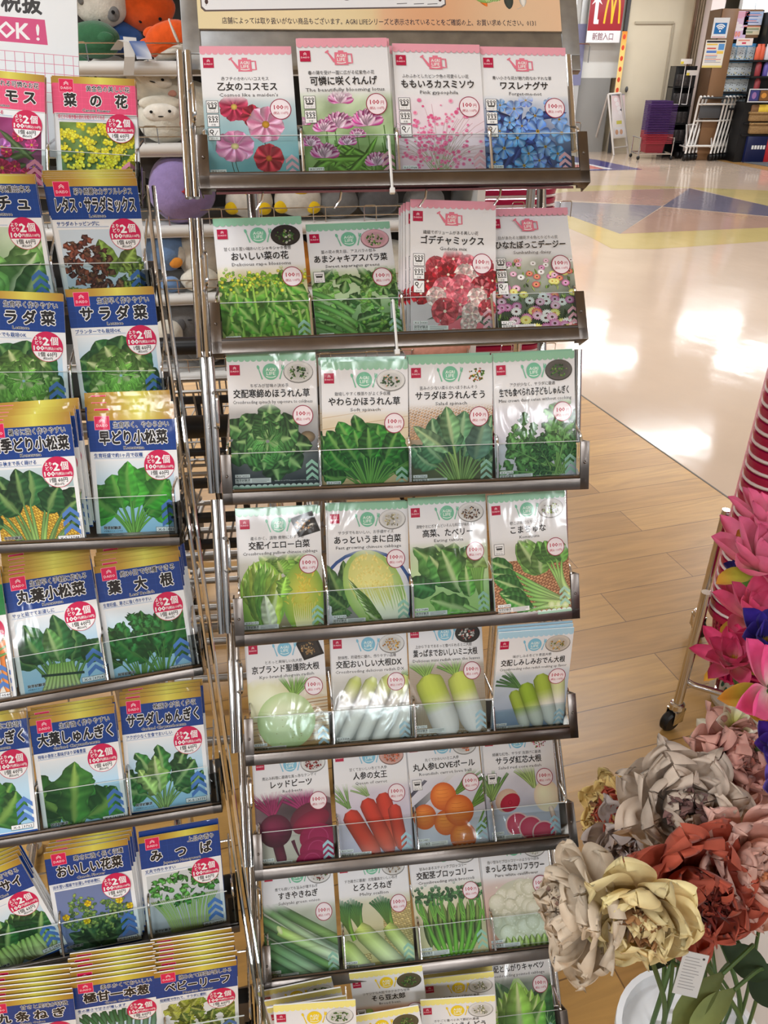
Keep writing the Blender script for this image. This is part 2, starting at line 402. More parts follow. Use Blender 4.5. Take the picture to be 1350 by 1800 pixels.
M['paper'] = mat('printed_paper', rough=.6, attr=True)
M['laminate'] = mat('printed_laminate', rough=.35, coat=.3, attr=True)
CRIM = (182, 16, 66); INK = (28, 26, 28)
GREEN = (140, 197, 165); PINK = (228, 158, 172); BLUE = (160, 204, 226); YELL = (236, 224, 120)
ICON = {'g': (118, 190, 158), 'p': (226, 120, 142), 'b': (128, 190, 216), 'y': (238, 206, 40)}
BAND = {'g': (148, 200, 170), 'p': (232, 160, 176), 'b': (172, 210, 230), 'y': (242, 232, 140)}
def logo(A, x, y, q):
    A.rect(x, y, x+q, y+q, CRIM); A.text('DAISO', x+q/2, y+q*.62, q*.20, (250, 225, 232), w=q*.8, bold=.015)
    for d in (0, .12): A.line([(x+q*.36, y+q*(.42-d)), (x+q*.5, y+q*(.30-d)), (x+q*.64, y+q*(.42-d))], q*.05, (250, 225, 232))
def chevrons(A, x0, x1, y0, gap, th, c):
    for k in range(3):
        y = y0+k*gap; m = (x0+x1)/2; r = (x1-x0)*.42
        A.poly([(x0, y+r), (m, y), (m, y+th), (x0, y+r+th)], c); A.poly([(m, y), (x1, y+r), (x1, y+r+th), (m, y+th)], c)
def badge_icon(A, kind):
    c = ICON[kind]; w = (236, 246, 240)
    if kind == 'p':
        A.poly([(41, 15), (55, 15), (55.5, 28.5), (40.5, 28.5)], c); A.line([(33, 14.5), (40.7, 25)], [1.4, 3.2], c); A.line([(30.8, 15.4), (34.6, 13)], 1.6, c)
        A.line([(45, 14.2), (51, 14.2)], 2.2, c); A.line([(55, 17), (59.6, 17), (60, 26.4), (55, 26.4)], 1.7, c)
        A.text('AGRI', 48, 18.6, 4.4, w, w=10, bold=.02); A.text('LIFE', 48, 22.8, 4.4, w, w=9, bold=.02); A.line(qb((43, 26), (48, 27.4), (53, 25.8), 4), .9, w)
    else:
        A.ell(49, 21, 9.2, 9.2, c, n=28, rings=1); A.text('AGRI', 49, 18.5, 4.6, w, w=11, bold=.02); A.text('LIFE', 49, 22.8, 4.6, w, w=9.6, bold=.02)
        A.line(qb((43.5, 26), (49, 28.8), (54.5, 26), 5), .9, w)
        A.line([(35.6, 18), (39.2, 29.5)], [1.0, 1.5], c); A.ell(35, 16, 1.5, 2.5, c, rot=-.25, n=10, rings=1)
        A.line([(62.4, 18), (58.8, 29.5)], [1.0, 1.5], c); A.poly([(61.2, 13.2), (64.6, 14.4), (63.6, 19), (61, 18.2)], c); A.line([(62.2, 12.6), (62.5, 15.6)], .5, (238, 238, 238))
def price(A, x, y, r):
    A.ell(x, y, r, r, (150, 18, 62), n=32, rings=1); A.ell(x, y, r*.92, r*.92, (244, 236, 240), (240, 228, 234), n=32, rings=1)
    A.text('100', x-r*.17, y-r*.2, r*.52, CRIM, w=r*.86, bold=.03); A.text('円', x+r*.55, y-r*.13, r*.34, CRIM, bold=.02)
    A.text('(税込 110円)', x, y+r*.37, r*.27, CRIM, w=r*1.4, bold=.02)
def pot_icons(A, kinds, x=3.2, y=61):
    for k, q in enumerate(kinds):
        yy = y+k*15.2; A.poly([(x, yy), (x+13, yy), (x+13, yy+14), (x, yy+14)], (60, 60, 60)); A.rect(x+.5, yy+.5, x+12.5, yy+13.5, (240, 240, 240))
        if q == 'o':
            A.poly([(x+2, yy+3), (x+11, yy+3), (x+10, yy+7.6), (x+3, yy+7.6)], (60, 60, 60)); A.rect(x+2.8, yy+3.8, x+10.2, yy+5, (240, 240, 240)); A.text('プランター', x+6.5, yy+9.6, 2, INK, w=9.6); A.text('栽培OK!', x+6.5, yy+12, 2, INK, w=9); continue
        for i in range(3):
            cx = x+2.7+i*3.7
            A.ring(cx, yy+3.4, .7, 1.5, INK, n=10); A.line([(cx, yy+4.8), (cx, yy+7.4)], .8, INK); A.line([(cx, yy+6.6), (cx+1.4, yy+5.4)], .9, INK)
        if q == 'p': A.poly([(x+2, yy+7.4), (x+11, yy+7.4), (x+9.8, yy+9.6), (x+3.2, yy+9.6)], (80, 80, 80)); A.text('プランター', x+6.5, yy+11.8, 2, INK, w=9.6)
        elif q == 'f':
            for i in range(5): A.ell(x+2.6+i*2, yy+8.4, .9, .9, (80, 80, 80), n=8, rings=1)
            A.text('花壇', x+6.5, yy+11.8, 2.2, INK)
        else: A.rect(x+.6, yy+1, x+12.4, yy+9, (240, 240, 240)); A.ring(x+4, yy+4, 1.2, 2.3, INK, n=10); A.line([(x+4, yy+6), (x+6, yy+9)], .9, INK); A.line([(x+7, yy+9), (x+10.5, yy+3)], .6, INK); A.text('切り花', x+6.5, yy+11.8, 2.2, INK)
# ---------------------------------------------------------------- the printed pictures
def U(A, a, b, n=None): return A.rng.uniform(a, b, n)
def soft(A, y0, y1, top, bot, amp=14, sc=9.0):
    ph = A.rng.uniform(0, 6, 6)
    def fn(u, v):
        t = (v-y0)/(y1-y0); k = amp*(math.sin(u/sc+ph[0])*math.sin(v/sc*.8+ph[1])+.6*math.sin(u/sc*1.9+ph[2]+v/sc)*math.sin(v/sc*1.7+ph[3]))
        return [top[j]*(1-t)+bot[j]*t+k for j in range(3)]
    A.field(0, y0, A.w, y1, fn, 18, 18)
def weave(A, x0, y0, x1, y1, c=(190, 150, 100), d=(120, 84, 48), st=5.0, ang=0.0):
    A.rect(x0, y0, x1, y1, d); r = 0; y = y0; ca, sa = math.cos(ang), math.sin(ang); cx, cy = (x0+x1)/2, (y0+y1)/2
    R = max(x1-x0, y1-y0)*.8; vs = []; fs = []; cs = []
    y = -R
    while y < R:
        x = -R+(st*.5 if r % 2 else 0)
        while x < R:
            k = len(vs); q = [(x, y+st*.22), (x+st*.2, y), (x+st*.72, y), (x+st*.92, y+st*.22), (x+st*.72, y+st*.42), (x+st*.2, y+st*.42)]
            vs += [(cx+a*ca-b*sa, cy+a*sa+b*ca) for a, b in q]; fs.append(tuple(range(k, k+6))); f = 1+U(A, -.12, .12)
            cs += [np.array(c)*f*m for m in (.9, 1.1, 1.1, .9, .75, .75)]; x += st
        y += st*.5; r += 1
    v = np.array(vs); keep = []
    old = A.clip; A.clip = (max(old[0], x0), max(old[1], y0), min(old[2], x1), min(old[3], y1)); A.emit(v, fs, np.array(cs)); A.clip = old
def flower(A, x, y, r, n, ci, co, cen, rot=None, wid=.36, squash=1.0, cr=.2, power=1.25, dark=.85):
    rot = U(A, 0, 6.28) if rot is None else rot
    for k in range(n):
        a = rot+2*PI*k/n; p1 = (x+math.cos(a)*r, y+math.sin(a)*r*squash); p0 = (x+math.cos(a)*r*.1, y+math.sin(a)*r*.1*squash)
        f = 1+U(A, -.07, .07)
        A.leaf(p0, p1, r*wid, np.clip(np.array(co)*f, 0, 255), vein=ci, ruff=.06, power=power, var=.05, nt=6, dark=dark, veins=1)
    A.ell(x, y, r*cr, r*cr*squash, cen, np.array(cen)*.72, n=12, rings=2)
def bunch(A, bx, by, n, top, spread, w, c, stalk, sw=2.2, sl=.5, cvar=.16, vein=None, ruff=.1, order=None, ybase=4, wtip=1.0, dark=.55, power=.75, base_sp=9):
    """bundle of leaves whose stalks meet at (bx,by): leaf tips spread around the direction up"""
    xs = np.linspace(-1, 1, n); idx = sorted(range(n), key=lambda i: -abs(xs[i])+U(A, -.5, .5))
    for i in idx:
        q = xs[i]+U(A, -.09, .09); L = top*(1-.16*q*q+U(A, -.26, .05)); a = q*spread+U(A, -.08, .08)
        sx = bx+q*base_sp; ls = L*sl; m = (sx+math.sin(a*.8)*ls, by-math.cos(a*.8)*ls); a2 = a*1.1+U(A, -.22, .22); ll = L-ls
        tip = (m[0]+math.sin(a2)*ll, m[1]-math.cos(a2)*ll)
        cc = np.clip(np.array(c, float)*(1+U(A, -cvar, cvar))+U(A, -6, 6), 0, 255)
        P = qb((sx, by+U(A, -1, ybase)), (sx+(m[0]-sx)*.35, by-(by-m[1])*.5), m, 6)
        A.leaf(m, tip, w*U(A, .8, 1.2), cc, vein=vein, bend=U(A, -.08, .08)+q*.05, ruff=ruff, dark=dark, power=power)
        A.strip(np.r_[P, [np.array(m)*.6+np.array(tip)*.4]], [sw, sw, sw*.95, sw*.9, sw*.8, sw*.7, sw*.55, .5], ROUND, np.array(stalk)*(1+U(A, -.18, .1)), np.array(cc)*.5+np.array(stalk)*.5)
def rosette(A, x, y, R, c, n=(10, 9, 7, 5), w=.34, vein=(190, 214, 150), ruff=.14, dark=.4, tint=1.12, rot0=0, sq=1.0, hi=None):
    for ri, m in enumerate(n):
        r1 = R*(1-ri*.24); cc = np.clip(np.array(c, float)*(tint**ri), 0, 255)
        for k in range(m):
            a = rot0+2*PI*(k+.5*ri)/m+U(A, -.15, .15); rr = r1*U(A, .85, 1.1)
            A.leaf((x+math.cos(a)*R*.05, y+math.sin(a)*R*.05*sq), (x+math.cos(a)*rr, y+math.sin(a)*rr*sq), R*w*U(A, .85, 1.15), np.clip(cc*(1+U(A, -.14, .14)), 0, 255), vein=vein, ruff=ruff*.8, dark=dark, power=.9, veins=4, var=.22)
def root(A, p0, p1, w, c0, c1, prof=None, n=14, mid=None, tip=.15, top=.75):
    """radish or carrot body from crown p0 to tip p1"""
    p0 = np.array(p0, float); p1 = np.array(p1, float); t = np.linspace(0, 1, n+1)
    pts = p0+(p1-p0)*t[:, None]; ww = w*np.where(t < .12, top+(1-top)*np.sqrt(np.clip(t/.12, 0, 1)), np.where(t < .7, 1.0, 1-(1-tip)*((t-.7)/.3)**1.8))
    ww[0] *= .55; ww[-1] *= .5
    c0, c1 = np.array(c0, float), np.array(c1, float); mid = .45 if mid is None else mid
    pr = prof or [(-1, .72), (-.8, .86), (-.4, 1.0), (0, 1.04), (.4, 1.0), (.8, .84), (1, .66)]
    d = (p1-p0)/np.linalg.norm(p1-p0); nn = np.array([-d[1], d[0]]); m = len(t); V = []; C = []
    for q, f in pr:
        V.append(pts+nn*ww[:, None]/2*q); s = np.clip((t-mid+.12)/.24, 0, 1)[:, None]; C.append(np.clip((c0*(1-s)+c1*s)*f, 0, 255))
    V = np.array(V); C = np.array(C)
    A.emit(V.reshape(-1, 2), [(a*m+i, a*m+i+1, (a+1)*m+i+1, (a+1)*m+i) for a in range(len(pr)-1) for i in range(m-1)], C.reshape(-1, 3))
def stems(A, x, y, n, L, a0, spread, w, c, c2=None):
    for k in range(n):
        a = a0+(k/(max(n-1, 1))-.5)*spread+U(A, -.06, .06); l = L*U(A, .8, 1.15)
        P = qb((x+U(A, -2, 2), y), (x+math.sin(a)*l*.5, y-math.cos(a)*l*.55), (x+math.sin(a)*l*1.1, y-math.cos(a)*l), 6)
        A.strip(P, w*U(A, .8, 1.1), ROUND, c, c2 if c2 is not None else c)
def dish(A, kind, cols, x=80, y=22, rx=17, ry=12.5):
    if kind == 'box':
        A.poly([(x-rx, y-ry*.6), (x+rx*.6, y-ry*1.3), (x+rx*1.15, y+ry*.7), (x-rx*.4, y+ry*1.25)], (30, 28, 28)); A.poly([(x-rx*.75, y-ry*.45), (x+rx*.5, y-ry*1.02), (x+rx*.9, y+ry*.6), (x-rx*.3, y+ry*1.0)], (52, 48, 46))
    elif kind == 'none': pass
    else:
        pc = np.array(kind, float); A.ell(x, y, rx, ry, pc*.72, pc*.6, n=24, rings=1); A.ell(x, y-.6, rx*.95, ry*.93, pc, pc*.95, n=24, rings=1); A.ell(x, y, rx*.76, ry*.74, pc*.8, pc*.9, n=20, rings=1)
    for k in range(46):
        a = U(A, 0, 6.28); r = math.sqrt(U(A, 0, 1)); px, py = x+math.cos(a)*rx*.62*r, y+math.sin(a)*ry*.6*r; c = np.array(cols[A.rng.integers(len(cols))], float)*U(A, .65, 1.2)
        b = U(A, 0, 3.14); l = U(A, 1.2, 3.2); A.line([(px, py), (px+math.cos(b)*l, py+math.sin(b)*l)], U(A, 1.0, 2.2), np.clip(c, 0, 255), np.clip(c*.8, 0, 255))
# each picture draws below v = 54 on the tall packet (100 x 155)
def p_cosmos(A):
    soft(A, 50, 155, (196, 208, 212), (96, 160, 170), 5)
    for p in (((26, 118), (34, 155)), ((64, 98), (58, 155)), ((68, 128), (66, 155)), ((30, 120), (40, 155))): A.line(qb(p[0], (p[0][0], 140), p[1], 5), 1.0, (70, 90, 80))
    flower(A, 33, 68, 17, 8, (150, 20, 60), (200, 60, 96), (226, 190, 90), .3); flower(A, 52, 78, 13, 7, (120, 20, 40), (178, 44, 70), (220, 180, 80), 1.2)
    flower(A, 66, 88, 21, 8, (214, 120, 160), (234, 176, 202), (206, 150, 40), .2, wid=.4); flower(A, 31, 112, 22, 8, (206, 110, 160), (232, 160, 196), (236, 212, 150), .5, squash=.8, wid=.4)
    flower(A, 67, 126, 17, 8, (150, 20, 44), (204, 62, 78), (212, 120, 50), .1, wid=.42)
def p_renge(A):
    soft(A, 50, 155, (200, 214, 190), (96, 136, 56), 24)
    for k in range(16): x = U(A, 0, 100); A.line(qb((x, U(A, 90, 130)), (x+3, 140), (x+U(A, -8, 8), 160), 5), 1.2, (80, 120, 50), (50, 86, 36))
    for k in range(14): A.leaf((U(A, 0, 100), U(A, 120, 155)), (U(A, 0, 100), U(A, 100, 140)), 4, (90, 136, 50))
    def head(x, y, r, n=12):
        for k in range(n):
            a = -PI*.95+PI*.9*k/(n-1)+U(A, -.1, .1); c = (196, 70, 150) if k % 2 else (226, 150, 200)
            A.leaf((x, y+r*.2), (x+math.cos(a)*r, y+math.sin(a)*r*.8), r*.24, c, vein=(240, 200, 226), nt=5, dark=.7, power=1.4)
        for k in range(6): a = -PI*.8+PI*.6*k/5; A.leaf((x, y+r*.2), (x+math.cos(a)*r*.6, y+math.sin(a)*r*.5), r*.17, (232, 186, 216), vein=(250, 226, 240), nt=5, dark=.7)
    for x, y, r in ((44, 66, 15), (8, 112, 12), (40, 92, 18), (72, 90, 19), (24, 96, 14), (22, 124, 17), (48, 112, 11), (80, 134, 15), (60, 104, 10), (2, 90, 9)): head(x, y, r)
def p_gyps(A):
    soft(A, 50, 155, (238, 232, 238), (228, 196, 210), 5)
    for k in range(60):
        x = 45+U(A, -6, 6); y = 155; a = U(A, -1.0, 1.0); l = U(A, 40, 92); A.line(qb((x, y), (x+math.sin(a)*l*.3, y-l*.6), (x+math.sin(a)*l, y-math.cos(a)*l), 5), .5, (150, 170, 120), (206, 160, 176))
    pts = [(45+A.rng.normal(0, 22), 112+A.rng.normal(0, 22)) for k in range(230)]
    for x, y in pts:
        if y < 62: continue
        r = U(A, 1.3, 3.0); c = [(238, 140, 178), (226, 110, 156), (246, 180, 206), (232, 150, 190)][A.rng.integers(4)]
        A.ell(x, y, r, r*U(A, .7, 1), (216, 70, 124), c, n=7, rings=1)
def p_forget(A):
    soft(A, 50, 155, (220, 228, 238), (28, 44, 96), 14)
    for k in range(18): A.leaf((U(A, 0, 100), U(A, 70, 155)), (U(A, 0, 100), U(A, 70, 155)), 5, (34, 52, 110), dark=.8)
    spots = [(20, 68, 8), (36, 72, 11), (50, 62, 9), (78, 66, 8), (12, 82, 8), (30, 88, 8), (60, 80, 11), (88, 84, 10), (44, 92, 9), (18, 98, 9), (62, 98, 15), (90, 100, 13), (38, 106, 12), (22, 118, 13), (70, 116, 12), (50, 124, 10), (84, 124, 10), (10, 134, 10), (62, 132, 9), (44, 138, 12), (64, 146, 12), (28, 146, 9), (86, 146, 11), (6, 110, 8)]
    for x, y, r in spots: flower(A, x, y, r, 5, (150, 190, 240), (106+U(A, -20, 16), 156+U(A, -14, 14), 228), (214, 176, 70), wid=.42, cr=.15, dark=.88)
    for x, y, r in spots: A.ell(x, y, r*.07, r*.07, (80, 50, 30), n=6, rings=1)
def p_rape(A):
    soft(A, 50, 155, (222, 206, 180), (120, 150, 60), 16)
    for k in range(26): A.leaf((U(A, 0, 100), U(A, 80, 150)), (U(A, 0, 100), U(A, 60, 120)), 9, (80, 140, 46), vein=(150, 190, 90), ruff=.2)
    for k in range(9):
        x = 6+k*11+U(A, -3, 3); P = qb((x+U(A, -5, 5)+10, 158), (x+3, 120), (x, 80), 8); A.strip(P, [5, 5, 5, 4.6, 4.2, 4, 3.4, 3, 2.4], ROUND, (140, 186, 84), (150, 196, 80))
        for j in range(3): y = U(A, 84, 140); A.leaf((x+4, y), (x+U(A, -16, 18), y-U(A, 8, 22)), 6, (86, 160, 52), vein=(170, 206, 110), ruff=.2)
        A.blobs([(x+A.rng.normal(0, 5), 74+A.rng.normal(0, 6)) for q in range(20)], 1.9, [(150, 186, 60), (190, 206, 70), (110, 160, 50), (214, 206, 60)])
def p_asparana(A):
    soft(A, 50, 155, (214, 222, 190), (70, 120, 60), 10)
    for k in range(90):
        x = U(A, -5, 105); y = U(A, 70, 158); a = U(A, -2.4, .2); l = U(A, 14, 34); A.leaf((x, y), (x+math.cos(a)*l, y+math.sin(a)*l*.7), U(A, 4, 9), [(58, 110, 50), (84, 146, 62), (44, 92, 44), (110, 166, 76)][A.rng.integers(4)], vein=(150, 190, 120), ruff=.14)
    for k in range(5): y = 92+k*13; A.strip(qb((-4, y-6), (20, y), (46, y+22), 7), 7, ROUND, (72, 136, 60), (120, 170, 90))
    for k in range(60): x = U(A, 55, 100); y = U(A, 66, 150); A.blobs([(x, y)], 2.2, [(90, 150, 64), (130, 176, 80), (60, 110, 50)])
def p_godetia(A):
    soft(A, 50, 155, (226, 222, 224), (214, 200, 206), 6)
    A.ell(62, 146, 32, 14, (216, 96, 112), (222, 120, 134), n=20)
    for k in range(24): A.leaf((U(A, 25, 95), U(A, 90, 140)), (U(A, 18, 100), U(A, 80, 150)), 3.4, (82, 92, 80), dark=.6)
    def fl_(x, y, r, c, ci):
        for lay in range(2):
            n = 5
            for k in range(n):
                a = U(A, 0, .3)+2*PI*(k+lay*.5)/n; q = r*(1-.3*lay); A.leaf((x, y), (x+math.cos(a)*q, y+math.sin(a)*q), q*.55, np.clip(np.array(c)*(1+U(A, -.1, .1)), 0, 255), vein=ci, ruff=.13, power=1.5, dark=.75, veins=2)
        A.ell(x, y, r*.12, r*.12, (236, 220, 200), n=8, rings=1)
    cs = [((206, 84, 96), (160, 40, 54)), ((180, 22, 40), (120, 8, 24)), ((230, 126, 140), (206, 80, 100)), ((236, 214, 208), (220, 170, 170)), ((150, 20, 40), (220, 120, 130))]
    for x, y, r, k in ((50, 66, 13, 0), (66, 72, 12, 2), (30, 76, 13, 0), (86, 74, 12, 0), (44, 84, 13, 1), (96, 90, 12, 1), (64, 84, 13, 3), (20, 92, 12, 1), (84, 98, 14, 4), (40, 100, 14, 2), (60, 98, 15, 2), (78, 110, 12, 3), (12, 106, 13, 1), (30, 110, 12, 3), (58, 118, 13, 2), (40, 126, 16, 0), (72, 128, 13, 3), (90, 122, 11, 0), (68, 140, 10, 3)): fl_(x, y, r, *cs[k])
def p_daisy(A):
    soft(A, 50, 155, (216, 218, 208), (44, 56, 34), 18)
    for k in range(110): x, y = U(A, 0, 100), U(A, 68, 155); A.leaf((x, y), (x+U(A, -4, 4), y-U(A, 4, 9)), 1.3, [(70, 96, 46), (110, 140, 60), (40, 56, 32), (146, 160, 90)][A.rng.integers(4)], nt=4)
    cs = [((200, 70, 150), (236, 200, 226)), ((238, 236, 232), (250, 250, 250)), ((222, 216, 90), (244, 240, 170)), ((206, 40, 84), (244, 190, 130)), ((226, 130, 180), (250, 230, 240))]
    for k in range(84):
        x, y = U(A, 0, 100), 62+90*(k/84)+U(A, -4, 4); r = 3.6+(y-60)/95*5; ci = A.rng.integers(5); n = 15; rot = U(A, 0, 6)
        for j in range(n): a = rot+2*PI*j/n; A.line([(x+math.cos(a)*r*.2, y+math.sin(a)*r*.16), (x+math.cos(a)*r*.7, y+math.sin(a)*r*.55), (x+math.cos(a)*r, y+math.sin(a)*r*.8)], [r*.16, r*.3, .2], cs[ci][1], cs[ci][0])
        A.ell(x, y, r*.26, r*.2, (90, 50, 50) if ci != 2 else (210, 170, 60), n=8, rings=1)
def p_chijimi(A):
    soft(A, 50, 155, (208, 206, 204), (40, 44, 50), 10); A.ell(88, 96, 9, 7, (150, 130, 96), (90, 76, 60), n=14)
    rosette(A, 42, 100, 52, (58, 104, 52), n=(9, 9, 7, 6, 5), w=.3, vein=(150, 190, 120), ruff=.12, dark=.35, tint=1.13, sq=.85)
def p_soft(A):
    soft(A, 50, 155, (226, 216, 196), (206, 176, 126), 6)
    for k in range(8): A.line([(0, 64+k*13), (100, 50+k*13)], .7, (190, 158, 110))
    A.ell(52, 104, 46, 34, (26, 72, 30), (60, 110, 50), n=24)
    bunch(A, 54, 150, 24, 92, 1.12, 12, (48, 124, 42), (126, 184, 84), sw=2.4, sl=.5, vein=(120, 176, 84), dark=.5, base_sp=5)
    A.ell(56, 150, 8, 4, (150, 60, 90), (120, 90, 70), n=12)
def p_salad_sp(A):
    soft(A, 50, 155, (206, 190, 172), (120, 100, 70), 4); weave(A, 0, 56, 100, 96, (196, 160, 122), (150, 112, 78), 5, -.5)
    A.fade = None; soft(A, 104, 155, (66, 86, 62), (94, 90, 60), 8)
    bunch(A, 60, 152, 20, 90, 1.0, 12, (74, 118, 84), (150, 180, 100), sw=3, sl=.5, vein=(160, 196, 150), dark=.65, base_sp=8)
    A.leaf((46, 112), (4, 80), 9, (128, 166, 122), vein=(180, 206, 150)); A.strip(qb((58, 150), (56, 122), (46, 112), 5), 3, ROUND, (150, 180, 100))
    A.leaf((52, 104), (44, 58), 12, (112, 160, 110), vein=(190, 214, 160)); A.strip(qb((60, 150), (56, 126), (52, 104), 5), 3, ROUND, (160, 190, 110))
    A.leaf((78, 122), (90, 76), 16, (92, 128, 110), vein=(130, 160, 130), dark=.75)
def p_shungiku(A):
    soft(A, 50, 155, (226, 228, 236), (196, 192, 206), 6)
    for k in range(34):
        a = U(A, -1.5, 1.0); bx, by = 78+U(A, -8, 8), 146; L = U(A, 40, 90); tip = (bx+math.sin(a-.45)*L*.95, by-math.cos(a-.45)*L)
        cc = np.array([(62, 108, 56), (84, 134, 70), (48, 88, 48), (100, 150, 84)][A.rng.integers(4)], float)
        for j in range(7):
            t = .35+.1*j; px, py = bx+(tip[0]-bx)*t, by+(tip[1]-by)*t; sgn = -1 if j % 2 else 1; d = a-.45+sgn*.9
            A.leaf((px, py), (px+math.sin(d)*L*.2, py-math.cos(d)*L*.2), L*.07, cc*(1+U(A, -.12, .12)), ruff=.25, vein=cc*1.3)
        A.strip(qb((bx, by), ((bx+tip[0])/2+3, (by+tip[1])/2), tip, 7), [2.4]*4+[2, 1.6, 1, .5], ROUND, (136, 176, 96), cc*1.1)
def p_yellow_haku(A):
    soft(A, 50, 155, (214, 216, 212), (128, 116, 84), 8)
    for k in range(12): A.leaf((52, 80), (52+U(A, -30, 30), 56+U(A, 0, 20)), 12, (120, 168, 66), vein=(196, 216, 130))
    def head(cx, cy, w, h, cut):
        A.ell(cx, cy, w, h, (176, 206, 92) if not cut else (226, 206, 84), (130, 172, 66), n=26, rings=3)
        if not cut:
            for k in range(16): a = -.9+1.8*k/15; A.leaf((cx+w*.25, cy+h*.95), (cx+math.sin(a)*w*1.02, cy-math.cos(a*.9)*h*U(A, .75, 1.05)), 11, (142+U(A, -24, 24), 190, 72), vein=(222, 234, 170), ruff=.14, dark=.8)
            A.leaf((cx+w*.35, cy+h), (cx+w*.1, cy-h*.1), 9, (222, 230, 190), vein=(240, 244, 220))
        else:
            for k in range(60): r = math.sqrt(U(A, 0, 1)); a = U(A, 0, 6.28); x, y = cx+math.cos(a)*w*.78*r, cy-h*.1+math.sin(a)*h*.78*r; b = U(A, -2.4, -.7); A.line(qb((x, y), (x+math.cos(b)*3, y+math.sin(b)*5), (x+math.cos(b)*6+U(A, -3, 3), y+math.sin(b)*6), 4), [.6, 1.7, 1.2, 1, .4], (232, 212, 92), (196, 168, 50))
            for k in range(11): x = cx-w*.5+k*w*.1; A.line(qb((cx+(x-cx)*.5, cy+h*.96), (x, cy+h*.6), (x*1.0, cy+h*.15), 5), [3, 2.6, 2, 1.5, 1, .5], (240, 236, 206), (232, 214, 110))
    head(26, 110, 28, 46, False); head(76, 112, 26, 44, True); A.leaf((48, 110), (56, 84), 9, (140, 188, 72), ruff=.2)
def p_half_haku(A):
    soft(A, 50, 155, (222, 224, 228), (214, 214, 222), 4); A.ring(46, 118, 56, 60, (52, 82, 140)); A.ell(30, 140, 22, 14, (140, 136, 130), (120, 116, 110))
    for k in range(16): A.leaf((20, 130), (U(A, -8, 30), U(A, 66, 140)), 9, (70, 106, 52), vein=(130, 160, 90), ruff=.2)
    A.ell(56, 108, 36, 52, (226, 226, 190), (150, 184, 90), rot=-.42, n=28, rings=4); A.ell(52, 98, 27, 36, (230, 222, 140), (206, 206, 120), rot=-.4, n=24)
    for k in range(90): r = math.sqrt(U(A, 0, 1)); a = U(A, 0, 6.28); x, y = 50+math.cos(a)*25*r, 94+math.sin(a)*30*r; b = U(A, -2.2, -.6); A.line(qb((x, y), (x+math.cos(b)*3, y+math.sin(b)*4), (x+math.cos(b)*6+U(A, -3, 3), y+math.sin(b)*5), 4), [.6, 2, 1.6, 1, .4], (240, 230, 150), (210, 190, 90))
    for k in range(15): x = 34+k*4.0; A.line(qb((72+k*1.2, 156), (x+14, 138), (x+2, 104+U(A, -6, 6)), 6), [5, 4.4, 4, 3.2, 2.4, 1.4, .5], (246, 246, 240), (232, 230, 180))
    for k in range(8): A.leaf((66, 152), (22+k*3, 92+k*6), 5, (130, 176, 74), vein=(220, 232, 180), ruff=.2)
def p_takana(A):
    soft(A, 50, 155, (206, 214, 196), (160, 206, 110), 5)
    for k in range(12): A.leaf((40+U(A, -10, 30), 110), (U(A, -6, 100), U(A, 58, 84)), 17, (86+U(A, -20, 24), 136, 66), vein=(160, 196, 120), ruff=.2)
    A.leaf((54, 112), (24, 72), 17, (70, 132, 62), vein=(190, 214, 150), ruff=.1); A.leaf((62, 122), (40, 66), 17, (88, 152, 66), vein=(196, 222, 160), ruff=.1); A.leaf((74, 128), (70, 88), 12, (96, 164, 66), vein=(196, 222, 150))
    for k in range(6): A.strip(qb((96, 152), (86, 120), (78+k*3, 92), 6), 5, ROUND, (150, 196, 90), (120, 170, 80))
    A.leaf((74, 146), (22, 128), 16, (104, 166, 72), vein=(190, 220, 150), ruff=.14); A.strip(qb((98, 158), (84, 148), (66, 138), 5), 6, ROUND, (190, 220, 140), (150, 200, 110)); A.leaf((30, 118), (-6, 104), 14, (60, 116, 60))
def p_komachuna(A):
    soft(A, 50, 155, (222, 222, 220), (196, 180, 160), 5); weave(A, 0, 84, 100, 155, (196, 146, 104), (130, 80, 52), 6, -.45)
    A.fade = (54, 64, (230, 231, 233))
    for k in range(12): A.leaf((62, 104), (U(A, 24, 90), U(A, 56, 74)), 13, (110, 154, 74), vein=(190, 214, 150))
    for k in range(7):
        y0 = 96+k*9; P = qb((96-k*3, 146+U(A, -3, 3)), (66, 126+k*3), (24+k*3, y0), 8)
        A.leaf((26+k*4, y0), (-6+k*3, y0-16+U(A, -6, 8)), 10, (70, 136, 58), vein=(180, 210, 140)); A.strip(P, [8.5, 8.5, 8, 7.4, 7, 6, 5, 4, 2.6], ROUND, (196, 218, 146), (112, 172, 80))
    for k in range(4): P = qb((98, 140-k*3), (86, 116), (70+k*7, 88), 8); A.leaf((72+k*7, 92), (60+k*9, 62), 10, (96, 150, 66)); A.strip(P, [8, 8, 7.6, 7, 6, 5, 4, 3, 2], ROUND, (204, 222, 156), (130, 180, 86))
    for k in range(3): A.ell(92-k*9, 146-k*1, 5, 5, (226, 234, 190), (180, 204, 120))
def p_shogoin(A):
    soft(A, 50, 155, (220, 222, 212), (170, 132, 82), 8)
    for k in range(16): A.line([(0, 92+k*4), (100, 86+k*4)], 1.1, (128, 94, 56)) if k % 2 else A.line([(0, 92+k*4), (100, 86+k*4)], 1.3, (196, 156, 104))
    A.ell(22, 84, 32, 30, (226, 230, 200), (206, 204, 160), n=24); stems(A, 58, 84, 9, 34, .15, 1.4, 4, (146, 186, 84), (90, 140, 60))
    A.ell(46, 112, 37, 36, (224, 232, 196), (176, 200, 140), n=36, off=(-.2, -.35), rings=5)
    for k in range(14): A.ell(U(A, 24, 70), U(A, 108, 140), .7, .5, (150, 130, 80), n=6, rings=1)
